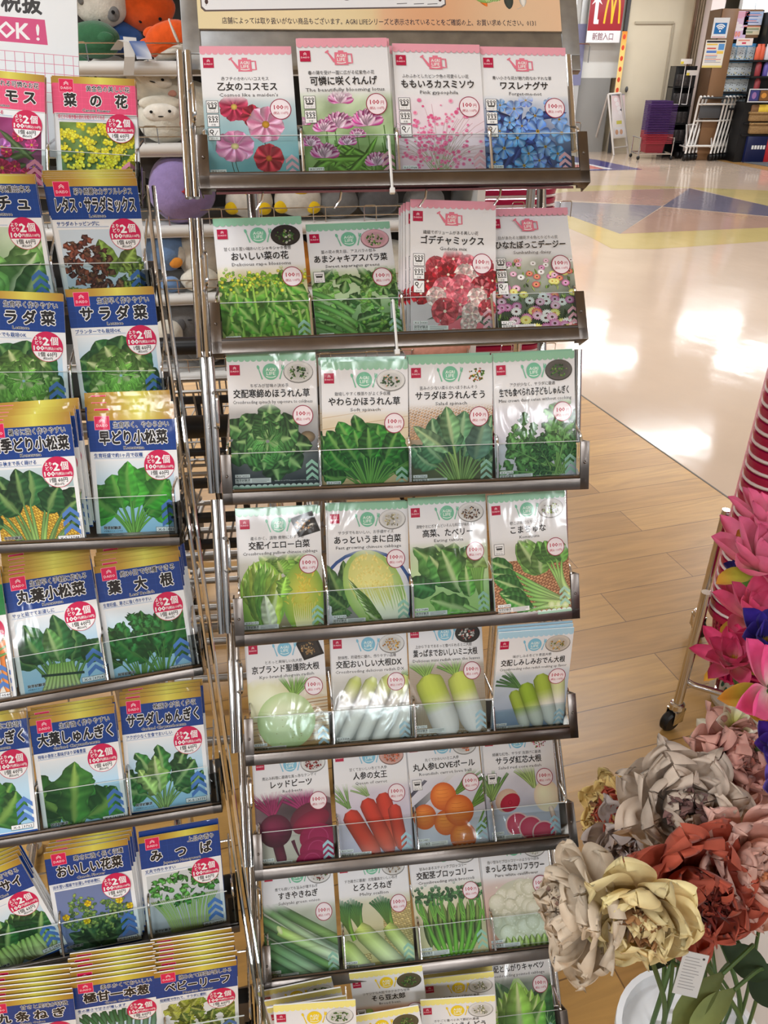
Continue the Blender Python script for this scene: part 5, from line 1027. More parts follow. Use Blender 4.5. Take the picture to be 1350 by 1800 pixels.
# ---------------------------------------------------------------- the seed packets
BL_, WH_, BK_, PK_ = (52, 72, 120), (226, 226, 224), (40, 38, 38), (226, 176, 186)
GRN = [(60, 110, 50), (90, 140, 60), (40, 80, 40), (130, 160, 80)]
TALL = {
 'M11': ('p', '赤フチのかわいいコスモス', '乙女のコスモス', "Cosmos like a maiden's", '1026', p_cosmos, None, 'pfk', 'pink-banded cosmos seed packet, leftmost in the top tray', 1),
 'M12': ('p', '春の陽を受け一面に広がる紅紫色の花', '可憐に咲くれんげ', 'The beautifully blooming lotus', '7771', p_renge, None, 'pf', 'pink-banded milkvetch seed packet, tallest in the top tray', 2),
 'M13': ('p', 'ふわふわとしたピンク色の可愛らしい花', 'ももいろカスミソウ', 'Pink gypsophila', '0968', p_gyps, None, 'pfk', 'pink gypsophila seed packet, third in the top tray', 4),
 'M14': ('p', '青い小さな花が魅力的なわすれな草', 'ワスレナグサ', 'Forget-me-not', '1040', p_forget, None, 'pfk', 'blue forget-me-not seed packet at the right end of the top tray', 1),
 'M21': ('g', '甘くほろ苦い味わいとシャキシャキ食感', 'おいしい菜の花', 'Delicious rape blossoms', '1149', p_rape, (BK_, GRN+[(200, 200, 190)]), '', 'green-banded rape blossom seed packet, leftmost in the second tray', 2),
 'M22': ('g', '菜の花の見た目、アスパラの甘み', 'あまシャキアスパラ菜', 'Sweet asparagus greens', '9253', p_asparana, (PK_, GRN+[(206, 206, 160)]), 'o', 'green-banded asparagus greens seed packet, second in the second tray', 1),
 'M23': ('p', '繊細でボリュームがある美しい花', 'ゴデチャミックス', 'Godetia mix', '1031', p_godetia, None, 'pfk', 'red and white godetia seed packet, front of its stack in the second tray', 5),
 'M24': ('p', '日があたると開花する色とりどりの花', 'ひなたぼっこデージー', 'Sunbathing daisy', '9702', p_daisy, None, 'pfk', 'colourful daisy seed packet at the right end of the second tray', 1),
 'M31': ('g', 'ちぢみが甘味の決め手', '交配寒締めほうれん草', 'Crossbreeding spinach by exposure to coldness', '0999', p_chijimi, (WH_, GRN+[(30, 50, 30)]), '', 'crinkled dark spinach seed packet, leftmost in the third tray', 3),
 'M32': ('g', '栽培しやすく株張りがよく多収穫', 'やわらかほうれん草', 'Soft spinach', '7738', p_soft, (WH_, [(40, 80, 36), (60, 100, 50), (214, 150, 110)]), '', 'soft spinach bunch seed packet, second in the third tray', 3),
 'M33': ('g', '苦みの少ない柔らかいほうれんそう', 'サラダほうれんそう', 'Salad spinach', '7769', p_salad_sp, ('none', [(200, 70, 40), (90, 130, 50), (220, 170, 70), (60, 110, 50)]), '', 'salad spinach seed packet with grey-green leaves, third in the third tray', 2),
 'M34': ('g', 'アクが少なく、サラダに最適', '生でも食べられる子どもしゅんぎく', 'Mini crown daisy eaten without cooking', '7615', p_shungiku, ((96, 92, 88), GRN), '', 'crown daisy greens seed packet at the right end of the third tray', 2),
 'M41': ('g', '柔らかく、漬物 煮物におすすめ', '交配イエロー白菜', 'Crossbreeding yellow chinese cabbage', '1170', p_yellow_haku, ('box', [(236, 232, 220), (240, 236, 230), (200, 150, 90)]), '', 'yellow-hearted chinese cabbage seed packet, leftmost in the fourth tray', 2),
 'M42': ('g', 'サラダでもおいしい、お手頃サイズ', 'あっというまに白菜', 'Fast growing chinese cabbage', '1163', p_half_haku, (WH_, [(206, 200, 170), (160, 150, 100), (230, 226, 210)]), '', 'halved pale chinese cabbage seed packet, second in the fourth tray', 2),
 'M43': ('g', '漬物やおにぎりなどいろんな料理が味わえる', '高菜、たべリー', 'Eating takana', '7684', p_takana, (WH_, [(70, 44, 36), (110, 70, 50), (190, 160, 120)]), '', 'broad-leaved mustard greens seed packet, third in the fourth tray', 2),
 'M44': ('g', '根こぶ病になりにくい', 'こまちゅな', 'Komatsuna', '9299', p_komachuna, (WH_, [(120, 140, 60), (170, 180, 110), (110, 80, 60)]), 'o', 'komatsuna on wicker seed packet at the right end of the fourth tray', 2),
 'M51': ('b', 'とろっと美味しい丸大根', '京ブランド聖護院大根', 'Kyo brand shogoin radish', '1200', p_shogoin, ('box', [(206, 180, 130), (180, 140, 90)]), '', 'round pale green radish seed packet, leftmost in the fifth tray', 2),
 'M52': ('b', '耐病性、貯蔵性に優れ、作りやすい品種', '交配おいしい大根DX', 'Crossbreeding delicious radish DX', '1224', p_daikon_dx, (WH_, [(220, 170, 70), (206, 140, 50), (230, 190, 110)]), '', 'row of long white radishes seed packet, second in the fifth tray', 2),
 'M53': ('b', '上から下までまるっと食べられるミニ大根', '葉っぱまでおいしいミニ大根', 'Delicious mini radish even the leaves', '9961', p_mini_rad, (BK_, [(230, 230, 224), (206, 206, 200), (180, 60, 50)]), '', 'two stubby green-shouldered radishes seed packet, third in the fifth tray', 2),
 'M54': ('b', '味がしみる冬どり青首大根', '交配しみしみおでん大根', 'Crossbreeding oden radish soaking up flavor', '9947', p_oden, ((214, 206, 196), [(230, 220, 180), (220, 170, 90), (120, 150, 80)]), '', 'tilted long radish seed packet sticking forward at the end of the fifth tray', 3),
 'M61': ('b', '煮込み料理に最適な真っ赤なテンサイ', 'レッドビーツ', 'Red beets', '1019', p_beets, (WH_, [(150, 30, 30), (170, 40, 36), (120, 20, 24)]), '', 'purple beetroot seed packet, leftmost in the sixth tray', 2),
 'M62': ('b', '甘くておいしい冬どり人参', '人参の女王', 'Queen of carrot', '0667', p_carrot, ((214, 170, 160), [(206, 96, 60), (220, 120, 80)]), '', 'long red carrots seed packet, second in the sixth tray', 2),
 'M63': ('b', '丸くてかわいいミニ人参', '丸人参LOVEボール', 'Roundish carrot love ball', '9851', p_round_carrot, (WH_, [(210, 96, 50), (226, 120, 70)]), 'o', 'round orange carrots seed packet, third in the sixth tray', 2),
 'M64': ('b', '綺麗な紅色、サラダ 浅漬けに最適', 'サラダ紅芯大根', 'Salad red core radish', '7691', p_redcore, ('none', [(190, 60, 96), (120, 150, 60), (214, 130, 150), (230, 220, 160)]), 'o', 'sliced red-cored radish seed packet at the right end of the sixth tray', 3),
 'M71': ('g', '煮ても焼いても旨みが増すねぎ', 'すきやきねぎ', 'Sukiyaki green onion', '0975', p_negi, (WH_, [(150, 60, 50), (200, 190, 160), (90, 130, 60)]), '', 'diagonal green onions seed packet, leftmost in the seventh tray', 2),
 'M72': ('g', 'すき焼きに最適！北陸最高おいしいねぎ', 'とろとろねぎ', 'Melty scallion', '9426', p_scallion, (WH_, [(140, 110, 80), (200, 190, 160)]), '', 'thick yellow-green scallions seed packet, second in the seventh tray', 2),
 'M73': ('g', '甘みのあるスティックブロッコリー', '交配茎ブロッコリー', 'Crossbreeding stick broccoli', '1186', p_stickbroc, (WH_, GRN), '', 'stick broccoli seed packet, third in the seventh tray', 2),
 'M74': ('g', '白い甘みとブロッコリーのようなつぼみ', 'まっしろなカリフラワー', 'Pure white cauliflower', '1142', p_cauli, (WH_, [(220, 220, 200)]), '', 'white cauliflower seed packet behind the cream flower, end of the seventh tray', 2),
 'M84': ('g', '甘くておいしいキャベツ', '交配とんがりキャベツ', 'Crossbreeding pointed cabbage', '1193', p_cabbage, (WH_, GRN), '', 'bright green pointed cabbage seed packet at the end of the bottom tray', 2),
}
BLUEP = {
 'L11': (('庭が彩れる可憐なお花', 'コスモス', 'Cosmos', '秋の庭を華やかに彩る', '3892', q_cosmos), dict(pink=True), 'pink cosmos seed packet beside the canola packet, top row of the left rack', 3),
 'L12': (('黄金色の美しい花', '菜の花', 'Canola Flower', '早くから咲き春の訪れを知らせてくれる', '3885', q_canola), dict(pink=True), 'glossy pink and yellow canola seed packet in the top row of the left rack', 4),
 'L21': (('次々と収穫出来る', 'サンチュ', 'Korean Lettuce', '焼肉に最適なレタス', '3731', q_sanchu), {}, 'blue leaf lettuce seed packet cut by the frame edge, second row', 3),
 'L22': (('彩り綺麗なカラフルレタス', 'レタス・サラダミックス', 'Lettuce', 'サラダのトッピングに', '3755', q_mix), {}, 'blue lettuce mix seed packet with dark red leaves, second row', 5),
 'L31': (('生育早く作りやすい', 'サラダ菜', 'Lettuce', 'プランターでも栽培OK', '3717', q_salad), {}, 'butterhead lettuce seed packet cut by the frame edge, third row', 2),
 'L32': (('生育早く作りやすい', 'サラダ菜', 'Lettuce', 'プランターでも栽培OK', '3717', None), {}, 'whole butterhead lettuce seed packet at the right end of the third row', 2),
 'L41': (('暑さに強く作りやすい', '四季どり小松菜', 'Komatsuna', '春から秋まで長く蒔ける', '3748', q_komatsu_big), {}, 'dark komatsuna on yellow basket seed packet, fourth row', 6),
 'L42': (('生育早く、やわらかい', '早どり小松菜', 'Komatsuna', '生育旺盛で約1ヶ月で収穫', '1018', q_komatsu), {}, 'bright green komatsuna seed packet at the right end of the fourth row', 7),
 'L50': (('甘くておいしい', 'ミニ人参', 'Carrot', 'プランターでも作れる', '0540', q_carrotstub), dict(panel=(24, 120, 56)), 'green-panelled carrot seed packet, only its edge inside the frame', 4),
 'L51': (('生育早く手軽に作れる', '丸葉小松菜', 'Komatsuna', 'サッと茹でてお浸しに', '3724', q_maruba), {}, 'round-leaf komatsuna bunch seed packet with a dark tie, fifth row', 7),
 'L52': (('約30日で収穫できる', '葉 大 根', 'Leaf Radish', '生育旺盛、寒さに強く作りやすい', '3816', q_hadaikon), {}, 'leaf radish seed packet at the right end of the fifth row', 8),
 'L60': (('手軽に栽培！', '中葉しゅんぎく', 'Garland Chrysanthemum', '鍋物に欠かせない', '3762', q_ooba), {}, 'garland chrysanthemum seed packet cut by the frame edge, sixth row', 3),
 'L61': (('生育強く作りやすい', '大葉しゅんぎく', 'Garland Chrysanthemum', '特有の香気と風味があり栄養豊富', '3786', q_ooba), {}, 'single broad chrysanthemum leaf seed packet, middle of the sixth row', 4),
 'L62': (('株張りが良く多収', 'サラダしゅんぎく', 'Garland Chrysanthemum', 'アクが少なく生食でおいしい', '3779', q_saladshun), {}, 'salad chrysanthemum bunch seed packet at the right end of the sixth row', 4),
 'L70': (('手軽に栽培できる', 'チンゲンサイ', 'Green Pak Choi', '使いやすいミニサイズ', '3830', q_chingen), {}, 'steeply tilted pak choi seed packet in the seventh row', 5),
 'L71': (('寒さに強く長く収穫', 'おいしい花菜', 'Canola Flower', 'ほろ苦い風味でお浸しや炒め物に', '3793', q_hanana), {}, 'flower bud greens seed packet with yellow blossoms, middle of the seventh row', 5),
 'L72': (('上品な香り', 'み つ ば', 'Japanese Honeywort', '丈夫で作りやすい', '3809', q_mitsuba), {}, 'honeywort seed packet at the right end of the seventh row', 2),
 'L80': (('甘さと風味が特徴', '九条ねぎ', 'Green Onion', '柔らかく甘みがある', '3847', q_negi), {}, 'green onion seed packet cut by the frame corner, bottom row', 7),
 'L81': (('柔らかくておいしい', '極甘一本葱', 'Green Onion', '冬の寒さで甘さが増します', '3854', q_negi), {}, 'sweet single-stem onion seed packet, middle of the bottom row', 7),
 'L82': (('摘みたて野菜が楽しめる', 'ベビーリーフ', 'Mesclun Greens', '短期間で作れて、サラダに便利', '3823', q_baby), {}, 'baby leaf seed packet at the right end of the bottom row', 8),
}
ORD = ['', 'directly', 'second', 'third', 'fourth', 'fifth', 'sixth', 'seventh', 'eighth']
def packet(me, k, r, q, label, group, n=1, lift=.0, dn=.0032, slide=0.0, seed=0, short=None, flip_last=False):
    rr = random.Random(seed)
    for j in range(n):
        o = bpy.data.objects.new('seed_packet', me); COL.objects.link(o)
        qq = list(q)
        if j:
            qq[0] += rr.uniform(-1, .6)*.0022+slide*j; qq[1] += lift*j+rr.uniform(-.001, .001); qq[5] += rr.uniform(-.012, .012); qq[2] -= dn*j
        m = pose(k, r, qq)
        if flip_last and j == n-1: m = m @ Matrix.Rotation(PI, 4, 'Y') @ Matrix.Translation((0, .006, .002))
        o.matrix_world = m
        s = short or label
        tag(o, label if j == 0 else ('%s seed packet, %s behind the front one in its stack' % (s, ORD[j] if j < len(ORD) else 'last')), 'seed packet', group)
ROWN = ['', 'top', 'second', 'third', 'fourth', 'fifth', 'sixth', 'seventh', 'bottom']
def short_of(label):
    s = label.split(' seed packet')[0]; return s
_si = 0
for key, (kind, catch, title, eng, code, pic, plate, icons, label, n) in TALL.items():
    _si += 1; r = int(key[1])
    pl = (plate[0], plate[1]) if plate else None
    A = tall_packet(kind, catch, title, eng, code, pic, pl, icons, seed=_si*7+1)
    me = A.sheet('seed_packet', M['film'], thick=2.2)
    lift = {'M23': -.001, 'M31': -.006, 'M54': .004, 'M33': .003, 'M34': .002, 'M13': -.001, 'M32': .003}.get(key, .0008); slide = {'M23': -.0032, 'M13': -.0022, 'M64': -.0016}.get(key, 0)
    packet(me, 'M', r, POSE[key], label, 'packets in the %s tray of the wide rack' % ROWN[r], n, lift, slide=slide, seed=_si, short=short_of(label))
_me = {}
for key, (args, kw, label, n) in BLUEP.items():
    _si += 1; r = int(key[1])
    if args[5] is None: me = _me['L31']
    else: me = blue_packet(*args, seed=_si*5+2, tw=86 if '・' in args[1] else None, **kw).sheet('seed_packet', M['film'], thick=1.8, side=(24, 62, 140) if key == 'L72' else (240, 240, 240))
    _me[key] = me
    lift = {'L22': .0035, 'L12': .0008, 'L11': .0005, 'L21': .002, 'L31': .001, 'L32': .001, 'L61': .004, 'L62': .004, 'L72': .0}.get(key, .0042); slide = {'L41': .0022, 'L52': .0012, 'L71': .0024, 'L22': -.0004, 'L62': .001}.get(key, 0)
    packet(me, 'L', r, POSE[key], label, 'packets in the %s row of the leaning rack' % ROWN[r], n, lift, slide=slide, seed=_si, short=short_of(label), flip_last=(key == 'L72'))
# ---- yellow pea and bean packets crowding the bottom tray
YP = {'snap': ('ツヤツヤな大莢でおいしいスナップ', '絹目スナックスナップ', 'Snap peas', '1101', p_peas, (WH_, GRN)), 'bean': ('ツヤツヤな大粒でホクホクな甘味', 'そら豆太郎', 'Broad bean', '1132', p_bean, ((90, 84, 60), GRN)), 'pea': ('さやごと食べられて筋切れ最高', 'あまーいえんどう', 'Sweet peas', '1125', p_peas, (WH_, [(226, 220, 200), (110, 120, 60), (240, 236, 226)]))}
YM = {}
for k, (c, t, e, code, pic, pl) in YP.items():
    _si += 1; YM[k] = tall_packet('y', c, t, e, code, pic, pl, 'o' if k == 'bean' else '', seed=_si).sheet('seed_packet', M['film'], thick=2.2)
def yellow(k, pts, label, yaw=0.0, tilt=.1):
    """stands with its top edge between two points given as pixel and distance"""
    (x0, y0, d0), (x1, y1, d1) = pts; a = dep(x0, y0, d0); b = dep(x1, y1, d1); ex = (b-a).normalized(); c = (a+b)/2
    up = Vector((0, 0, 1)); bk = up.cross(ex).normalized(); u2 = ex.cross(bk).normalized()*-1
    if u2.z < 0: u2 = -u2
    ey = (u2*math.cos(tilt)+bk*math.sin(tilt)).normalized(); ey = (ey-ex*ey.dot(ex)).normalized(); ez = ex.cross(ey)
    o = bpy.data.objects.new('seed_packet', YM[k]); COL.objects.link(o); o.matrix_world = frame_mat(c-ey*.155, ex, ey, ez); tag(o, label, 'seed packet', 'yellow packets in the bottom tray')
def dz(w): return .1*F/w   # distance at which the packet's width spans w pixels
yellow('snap', ((452, 1745, 1.03), (583, 1718, 1.035)), 'yellow-banded snap pea seed packet, rearmost of its four in the bottom tray')
yellow('snap', ((463, 1761, .995), (600, 1736, 1.0)), 'yellow-banded snap pea seed packet, second from the back in the bottom tray')
yellow('snap', ((468, 1773, .965), (609, 1751, .97)), 'yellow-banded snap pea seed packet, third from the back in the bottom tray')
yellow('snap', ((483, 1768, .935), (622, 1758, .94)), 'yellow-banded snap pea seed packet with its title showing, front of its four', tilt=.3)
yellow('bean', ((613, 1712, 1.045), (742, 1697, 1.045)), 'yellow-banded broad bean seed packet standing upright behind its twin', tilt=.28)
yellow('bean', ((601, 1791, .99), (735, 1768, .99)), 'yellow-banded broad bean seed packet in front of its twin, bottom tray', tilt=.28)
yellow('pea', ((746, 1714, 1.10), (862, 1698, 1.10)), 'yellow-banded sweet pea seed packet, rearmost of its three in the bottom tray', tilt=.25)
yellow('pea', ((743, 1722, 1.07), (867, 1708, 1.07)), 'yellow-banded sweet pea seed packet, middle of its three in the bottom tray', tilt=.25)
yellow('pea', ((739, 1759, 1.025), (870, 1750, 1.025)), 'yellow-banded sweet pea seed packet, front of its three in the bottom tray', tilt=.25)
# ---------------------------------------------------------------- plush shelf behind the racks
SHY = math.radians(8); SN = Vector((math.sin(SHY), -math.cos(SHY), 0)); SX = Vector((math.cos(SHY), math.sin(SHY), 0)); SO = Vector((-.5, 1.95, 0))
def sh(px, py, n=0.0): return on_plane(px, py, SO+SN*n, SN)      # n in front of the shelf's front edge
def sl(x, n, z): return SO+SX*x+SN*n+Vector((0, 0, z))
def sxz(px, py, n=0.0): p = sh(px, py, n)-SO; return p.dot(SX), p.z
SZ = [sxz(300, y)[1] for y in (108, 252, 396, 517, 655)]
STOP = SZ[0]+.24
M['shelf_white'] = mat('white_shelf_steel', (226, 224, 220), .4); M['shelf_back'] = mat('shelf_back_panel', (74, 70, 66), .7)
SHELF = empty('display_shelf', SO, 'white steel shelf unit of plush toys behind the seed racks', 'shelf')
SINV = Matrix.Translation(SO).inverted()
sx0, sx1 = -.95, .74
for z in SZ+[STOP]:
    b = MB(); b.box((sx0, -.30, z-.016), (sx1, 0, z-.004), X=sl); b.box((sx0, -.006, z-.028), (sx1, .004, z+.001), X=sl); b.tube([sl(sx0, .004, z-.012), sl(sx1, .004, z-.012)], .0125, 10)
    child('shelf_board', b, 'shelf_white', SHELF, SINV)
    g = MB()
    for h in (.014, .034): g.tube([sl(sx0+.02, .006, z+h), sl(sx1-.02, .006, z+h)], .0014, 6)
    for k in range(16): x = sx0+.03+k*.125; g.tube(arc([sl(x, .006, z-.002), sl(x, .006, z+.036), sl(x+.03, .006, z+.036), sl(x+.03, .006, z-.002)], .006), .0012, 5)
    if z != STOP: child('wire_guard', g, 'chrome', SHELF, SINV)
b = MB(); b.box((sx0, -.315, SZ[-1]-.016), (sx1, -.30, STOP+.02), X=sl); child('back_panel', b, 'shelf_back', SHELF, SINV)
for x in (sx0-.02, sx1):
    b = MB(); b.box((x, -.32, 0), (x+.02, .0, STOP+.03), X=sl); child('upright', b, 'shelf_white', SHELF, SINV)
# ---- plush toys
def plush_mat(name, c): M[name] = mat(name, c, .95, sheen=.35, var=.1, vscale=60, bump=.5, bscale=220, spec=.1); return name
for n_, c_ in (('plush_white', (218, 212, 200)), ('plush_cream', (226, 220, 204)), ('plush_grey', (120, 118, 116)), ('plush_dgrey', (92, 90, 90)), ('plush_orange', (232, 92, 34)), ('plush_green', (60, 110, 76)), ('plush_blue', (58, 96, 160)), ('plush_sky', (120, 152, 196)), ('plush_purple', (152, 134, 186)), ('plush_yellow', (236, 196, 30)), ('plush_red', (186, 60, 70)), ('plush_peach', (222, 160, 140)), ('plush_face', (236, 230, 218)), ('plush_black', (20, 18, 18)), ('plush_amber', (230, 150, 60))): plush_mat(n_, c_)
def toy(label, m, px, py, w, h, n=-.08, dep_=None, seed=0, parts=(), fuzzy=.02, zbase=None, rot=0.0):
    """plush body centred on a pixel, w and h in photo pixels; parts (name, material, dx, dy, w, h, forward, label) in fractions of the body"""
    p = sh(px, py, n); zc = (p-CO).dot(Vector((0, CP, -SP))); rx, rz = w/2*zc/F, h/2*zc/F/1.06; ry = dep_ or min(rx, rz)*.9
    rr = random.Random(seed); ph = [rr.uniform(0, 6) for _ in range(6)]
    fn = lambda d: 1+fuzzy*(math.sin(5*d.x+ph[0])+math.sin(6*d.z+ph[1])+math.sin(7*d.y+ph[2]))
    rt = empty('plush_toy', (p.x, p.y, p.z-rz), label, 'plush toy')
    Rm = Matrix.Rotation(SHY, 3, 'Z') @ Matrix.Rotation(rot, 3, 'Y')
    b = MB(); b.ball((0, 0, rz), (rx, ry, rz), 32, 20, Rm, fn); b.build('body', m, rt)
    for nm, pm, dx, dz_, pw, phh, fw, *lb in parts:
        c = Rm @ Vector((dx*rx, -ry*fw, dz_*rz)); q = MB(); q.ball((c.x, c.y, c.z+rz), (pw*rx, max(min(pw, phh)*.5*rx, .0015) if len(lb) < 2 else lb[1]*ry, phh*rz), 18, 12, Rm); o = q.build(nm, pm, rt)
        if lb and lb[0]: o['label'] = lb[0]
    return rt
EYE = 'plush_black'
SHEEP = lambda: (('face', 'plush_face', 0, .25, .66, .38, .86), ('brow', 'plush_cream', 0, .62, .8, .3, .72), ('eye', EYE, -.33, .3, .06, .06, 1.16), ('eye', EYE, .34, .32, .06, .06, 1.16), ('muzzle_stitch', EYE, 0, .12, .11, .03, 1.2), ('cheek', 'plush_peach', .66, -.15, .2, .16, .62))
toy('white spotted plush head with a grey muzzle, at the top left of the shelf', 'plush_white', 178, 8, 92, 76, -.10, seed=1, parts=(('muzzle', 'plush_grey', .45, -.4, .26, .34, .72), ('nostril', EYE, .5, -.36, .07, .09, 1.0), ('eye', EYE, -.06, -.62, .08, .09, .72), ('spot', 'plush_grey', -.62, .1, .13, .16, .72)))
toy('dark green plush lying beside the white price board on the top shelf', 'plush_green', 165, 70, 90, 62, -.05, seed=2, parts=(('flipper', 'plush_green', .5, .1, .34, .3, .8),))
toy('royal blue plush half hidden between the green and orange ones', 'plush_blue', 218, 68, 66, 54, -.12, seed=3)
toy('round orange fish plush with small black eyes, upper right of the top shelf', 'plush_orange', 256, 14, 100, 74, -.12, seed=4, parts=(('eye', EYE, -.18, -.6, .06, .08, .76), ('eye', EYE, .5, -.5, .06, .08, .74), ('belly', 'plush_white', -.86, .1, .2, .5, .2)))
toy('orange clownfish plush with a white band lying at the shelf edge', 'plush_orange', 296, 70, 86, 62, -.03, seed=5, rot=-.35, parts=(('white_band', 'plush_white', .36, .0, .13, .97, .0, 'white band', 1.0), ('belly', 'plush_white', 0, -.6, .86, .46, .0, 'white belly', .98), ('fin', 'plush_orange', -.9, .25, .34, .3, .2), ('fin', 'plush_orange', -.55, .72, .3, .26, .1)))
toy('dark green plush glimpsed under the price board on the second shelf', 'plush_green', 140, 128, 60, 56, -.14, seed=21)
toy('grey-white plush head behind the pink canola packet, second shelf', 'plush_white', 196, 132, 78, 66, -.12, seed=6, parts=(('eye', EYE, -.6, -.1, .06, .08, .8),))
toy('cream plush sheep lying on top of another sheep', 'plush_cream', 272, 148, 94, 76, -.07, seed=7, rot=.25, parts=SHEEP(), fuzzy=.035)
toy('cream plush sheep at the bottom of the sheep pile', 'plush_cream', 288, 208, 92, 84, -.05, seed=8, parts=SHEEP(), fuzzy=.035)
toy('cream plush sheep beside the rack post, mostly hidden', 'plush_cream', 346, 190, 70, 84, -.07, seed=9, parts=(('cheek', 'plush_peach', -.1, .4, .2, .16, .8),), fuzzy=.035)
toy('dark grey plush lying behind the purple one', 'plush_dgrey', 282, 284, 110, 62, -.12, seed=10)
toy('large lilac plush bag shape with a small red cross mark', 'plush_purple', 318, 334, 116, 122, -.04, seed=11, parts=(('cross_mark', 'plush_red', .2, .06, .10, .035, .98, 'red cross stitch'), ('cross_mark', 'plush_red', .2, .06, .035, .10, .98, 'red cross stitch')))
toy('red plush cap peeking above the lilac plush', 'plush_red', 332, 270, 50, 40, -.10, seed=12)
for i, (x, y) in enumerate(((438, 352), (524, 350))): toy(('white duck plush with yellow feet under the top tray', 'white duck plush with yellow feet, right neighbour of its twin')[i], 'plush_white', x, y, 84, 62, -.06, seed=13+i, parts=(('foot', 'plush_yellow', -.72, -.35, .3, .36, .6, 'yellow foot'), ('foot', 'plush_yellow', .6, -.4, .3, .36, .7, 'yellow foot'), ('beak', 'plush_yellow', .1, .5, .3, .2, .8, 'yellow beak')))
toy('grey elephant-coloured plush under the top tray, nearest the ducks', 'plush_grey', 592, 354, 74, 60, -.07, seed=16)
toy('dark grey plush under the top tray beside the basket stack', 'plush_dgrey', 664, 352, 74, 60, -.07, seed=17)
toy('grey plush with a rounded back, fourth from the ducks under the top tray', 'plush_grey', 745, 356, 76, 60, -.08, seed=27)
toy('blue penguin plush with orange feet lying on the fourth shelf', 'plush_sky', 290, 438, 74, 78, -.05, seed=18, rot=-.3, parts=(('belly', 'plush_white', .25, -.35, .7, .5, .5, 'white belly'), ('foot', 'plush_amber', .35, -.62, .32, .24, .85, 'orange foot')))
toy('white plush rabbit with stubby legs, left end of the fourth shelf by the post', 'plush_white', 350, 446, 74, 92, -.06, seed=19, parts=(('leg', 'plush_white', -.55, -.1, .3, .72, .4), ('head', 'plush_cream', .1, .55, .7, .5, .45)))
toy('small grey-blue plush at the wire guard below the penguin', 'plush_sky', 300, 500, 34, 30, -.02, seed=20)
toy('small white plush in front of the rabbit', 'plush_cream', 352, 492, 66, 46, -.02, seed=22)
for i, x in enumerate((440, 520, 610, 690)): toy('%s plush on the fourth shelf glimpsed between rape blossom and asparagus packets' % ('yellow', 'amber', 'grey', 'cream')[i], ('plush_yellow', 'plush_amber', 'plush_grey', 'plush_cream')[i], x, 462, 78, 84, -.07, seed=30+i)
toy('grey koala plush asleep with a large dark nose on the fifth shelf', 'plush_grey', 322, 562, 72, 84, -.05, seed=23, parts=(('nose', 'plush_dgrey', 0, 0, .2, .26, .95), ('eye', EYE, -.42, .16, .12, .03, .98), ('eye', EYE, .42, .2, .12, .03, .98)))
toy('white plush with a brown eye below the koala', 'plush_cream', 296, 588, 50, 56, .0, seed=24, parts=(('eye', 'plush_dgrey', .1, .1, .22, .2, .95),))
toy('grey plush slumped beside the koala on the fifth shelf', 'plush_grey', 362, 606, 74, 70, -.05, seed=25)
toy('peach pink plush showing between the second and third trays', 'plush_peach', 770, 606, 130, 74, -.03, seed=26)
M['kraft'] = mat('kraft_cardboard', (150, 108, 70), .8, var=.06)
p = sl(.18, -.12, SZ[4]+.001); b = MB(); b.box((-.10, -.10, 0), (.10, .10, .12), bev=.002); o = b.build('cardboard_box', 'kraft', mw=Matrix.Translation(p) @ Matrix.Rotation(SHY, 4, 'Z')); tag(o, 'brown cardboard box on the plush shelf under the asparagus packet', 'box')
# paper tag hanging from the top shelf
M['tagpaper'] = mat('tag_paper', rough=.5, attr=True)
t = MB(); s0 = sh(205, 92, .02); pts = [sh(203, 88, .0), sh(216, 70, .02), sh(226, 74, .035), sh(228, 100, .04), sh(226, 132, .03)]; t.col = LC((206, 204, 200))
for i in range(4): a, b2 = pts[i], pts[i+1]; w_ = SX*.011; t.add([a-w_, a+w_, b2+w_, b2-w_, a-w_-SN*.0006, a+w_-SN*.0006, b2+w_-SN*.0006, b2-w_-SN*.0006], [(0, 1, 2, 3), (7, 6, 5, 4), (0, 4, 5, 1), (1, 5, 6, 2), (2, 6, 7, 3), (3, 7, 4, 0)])
t.col = LC((64, 96, 160)); a, b2 = sh(240, 72, .04), sh(252, 96, .045); w_ = SX*.016; t.add([a-w_, a+w_, b2+w_, b2-w_, a-w_-SN*.001, a+w_-SN*.001, b2+w_-SN*.001, b2-w_-SN*.001], [(0, 1, 2, 3), (7, 6, 5, 4), (0, 4, 5, 1), (1, 5, 6, 2), (2, 6, 7, 3), (3, 7, 4, 0)])
t.col = LC((214, 220, 230)); a, b2 = sh(252, 96, .045), sh(254, 104, .046); t.add([a-w_, a+w_, b2+w_, b2-w_, a-w_-SN*.001, a+w_-SN*.001, b2+w_-SN*.001, b2-w_-SN*.001], [(0, 1, 2, 3), (7, 6, 5, 4), (0, 4, 5, 1), (1, 5, 6, 2), (2, 6, 7, 3), (3, 7, 4, 0)])
t.col = LC((206, 204, 200)); a, b2 = sh(217, 70, .02), sh(240, 72, .04); up_ = Vector((0, 0, .006)); t.add([a-up_, a+up_, b2+up_, b2-up_, a-up_-SN*.001, a+up_-SN*.001, b2+up_-SN*.001, b2-up_-SN*.001], [(0, 1, 2, 3), (7, 6, 5, 4), (0, 4, 5, 1), (1, 5, 6, 2), (2, 6, 7, 3), (3, 7, 4, 0)])
tag(t.build('paper_tag', 'tagpaper', smooth=False), 'folded white and blue paper tag hanging at the top plush shelf edge', 'tag')
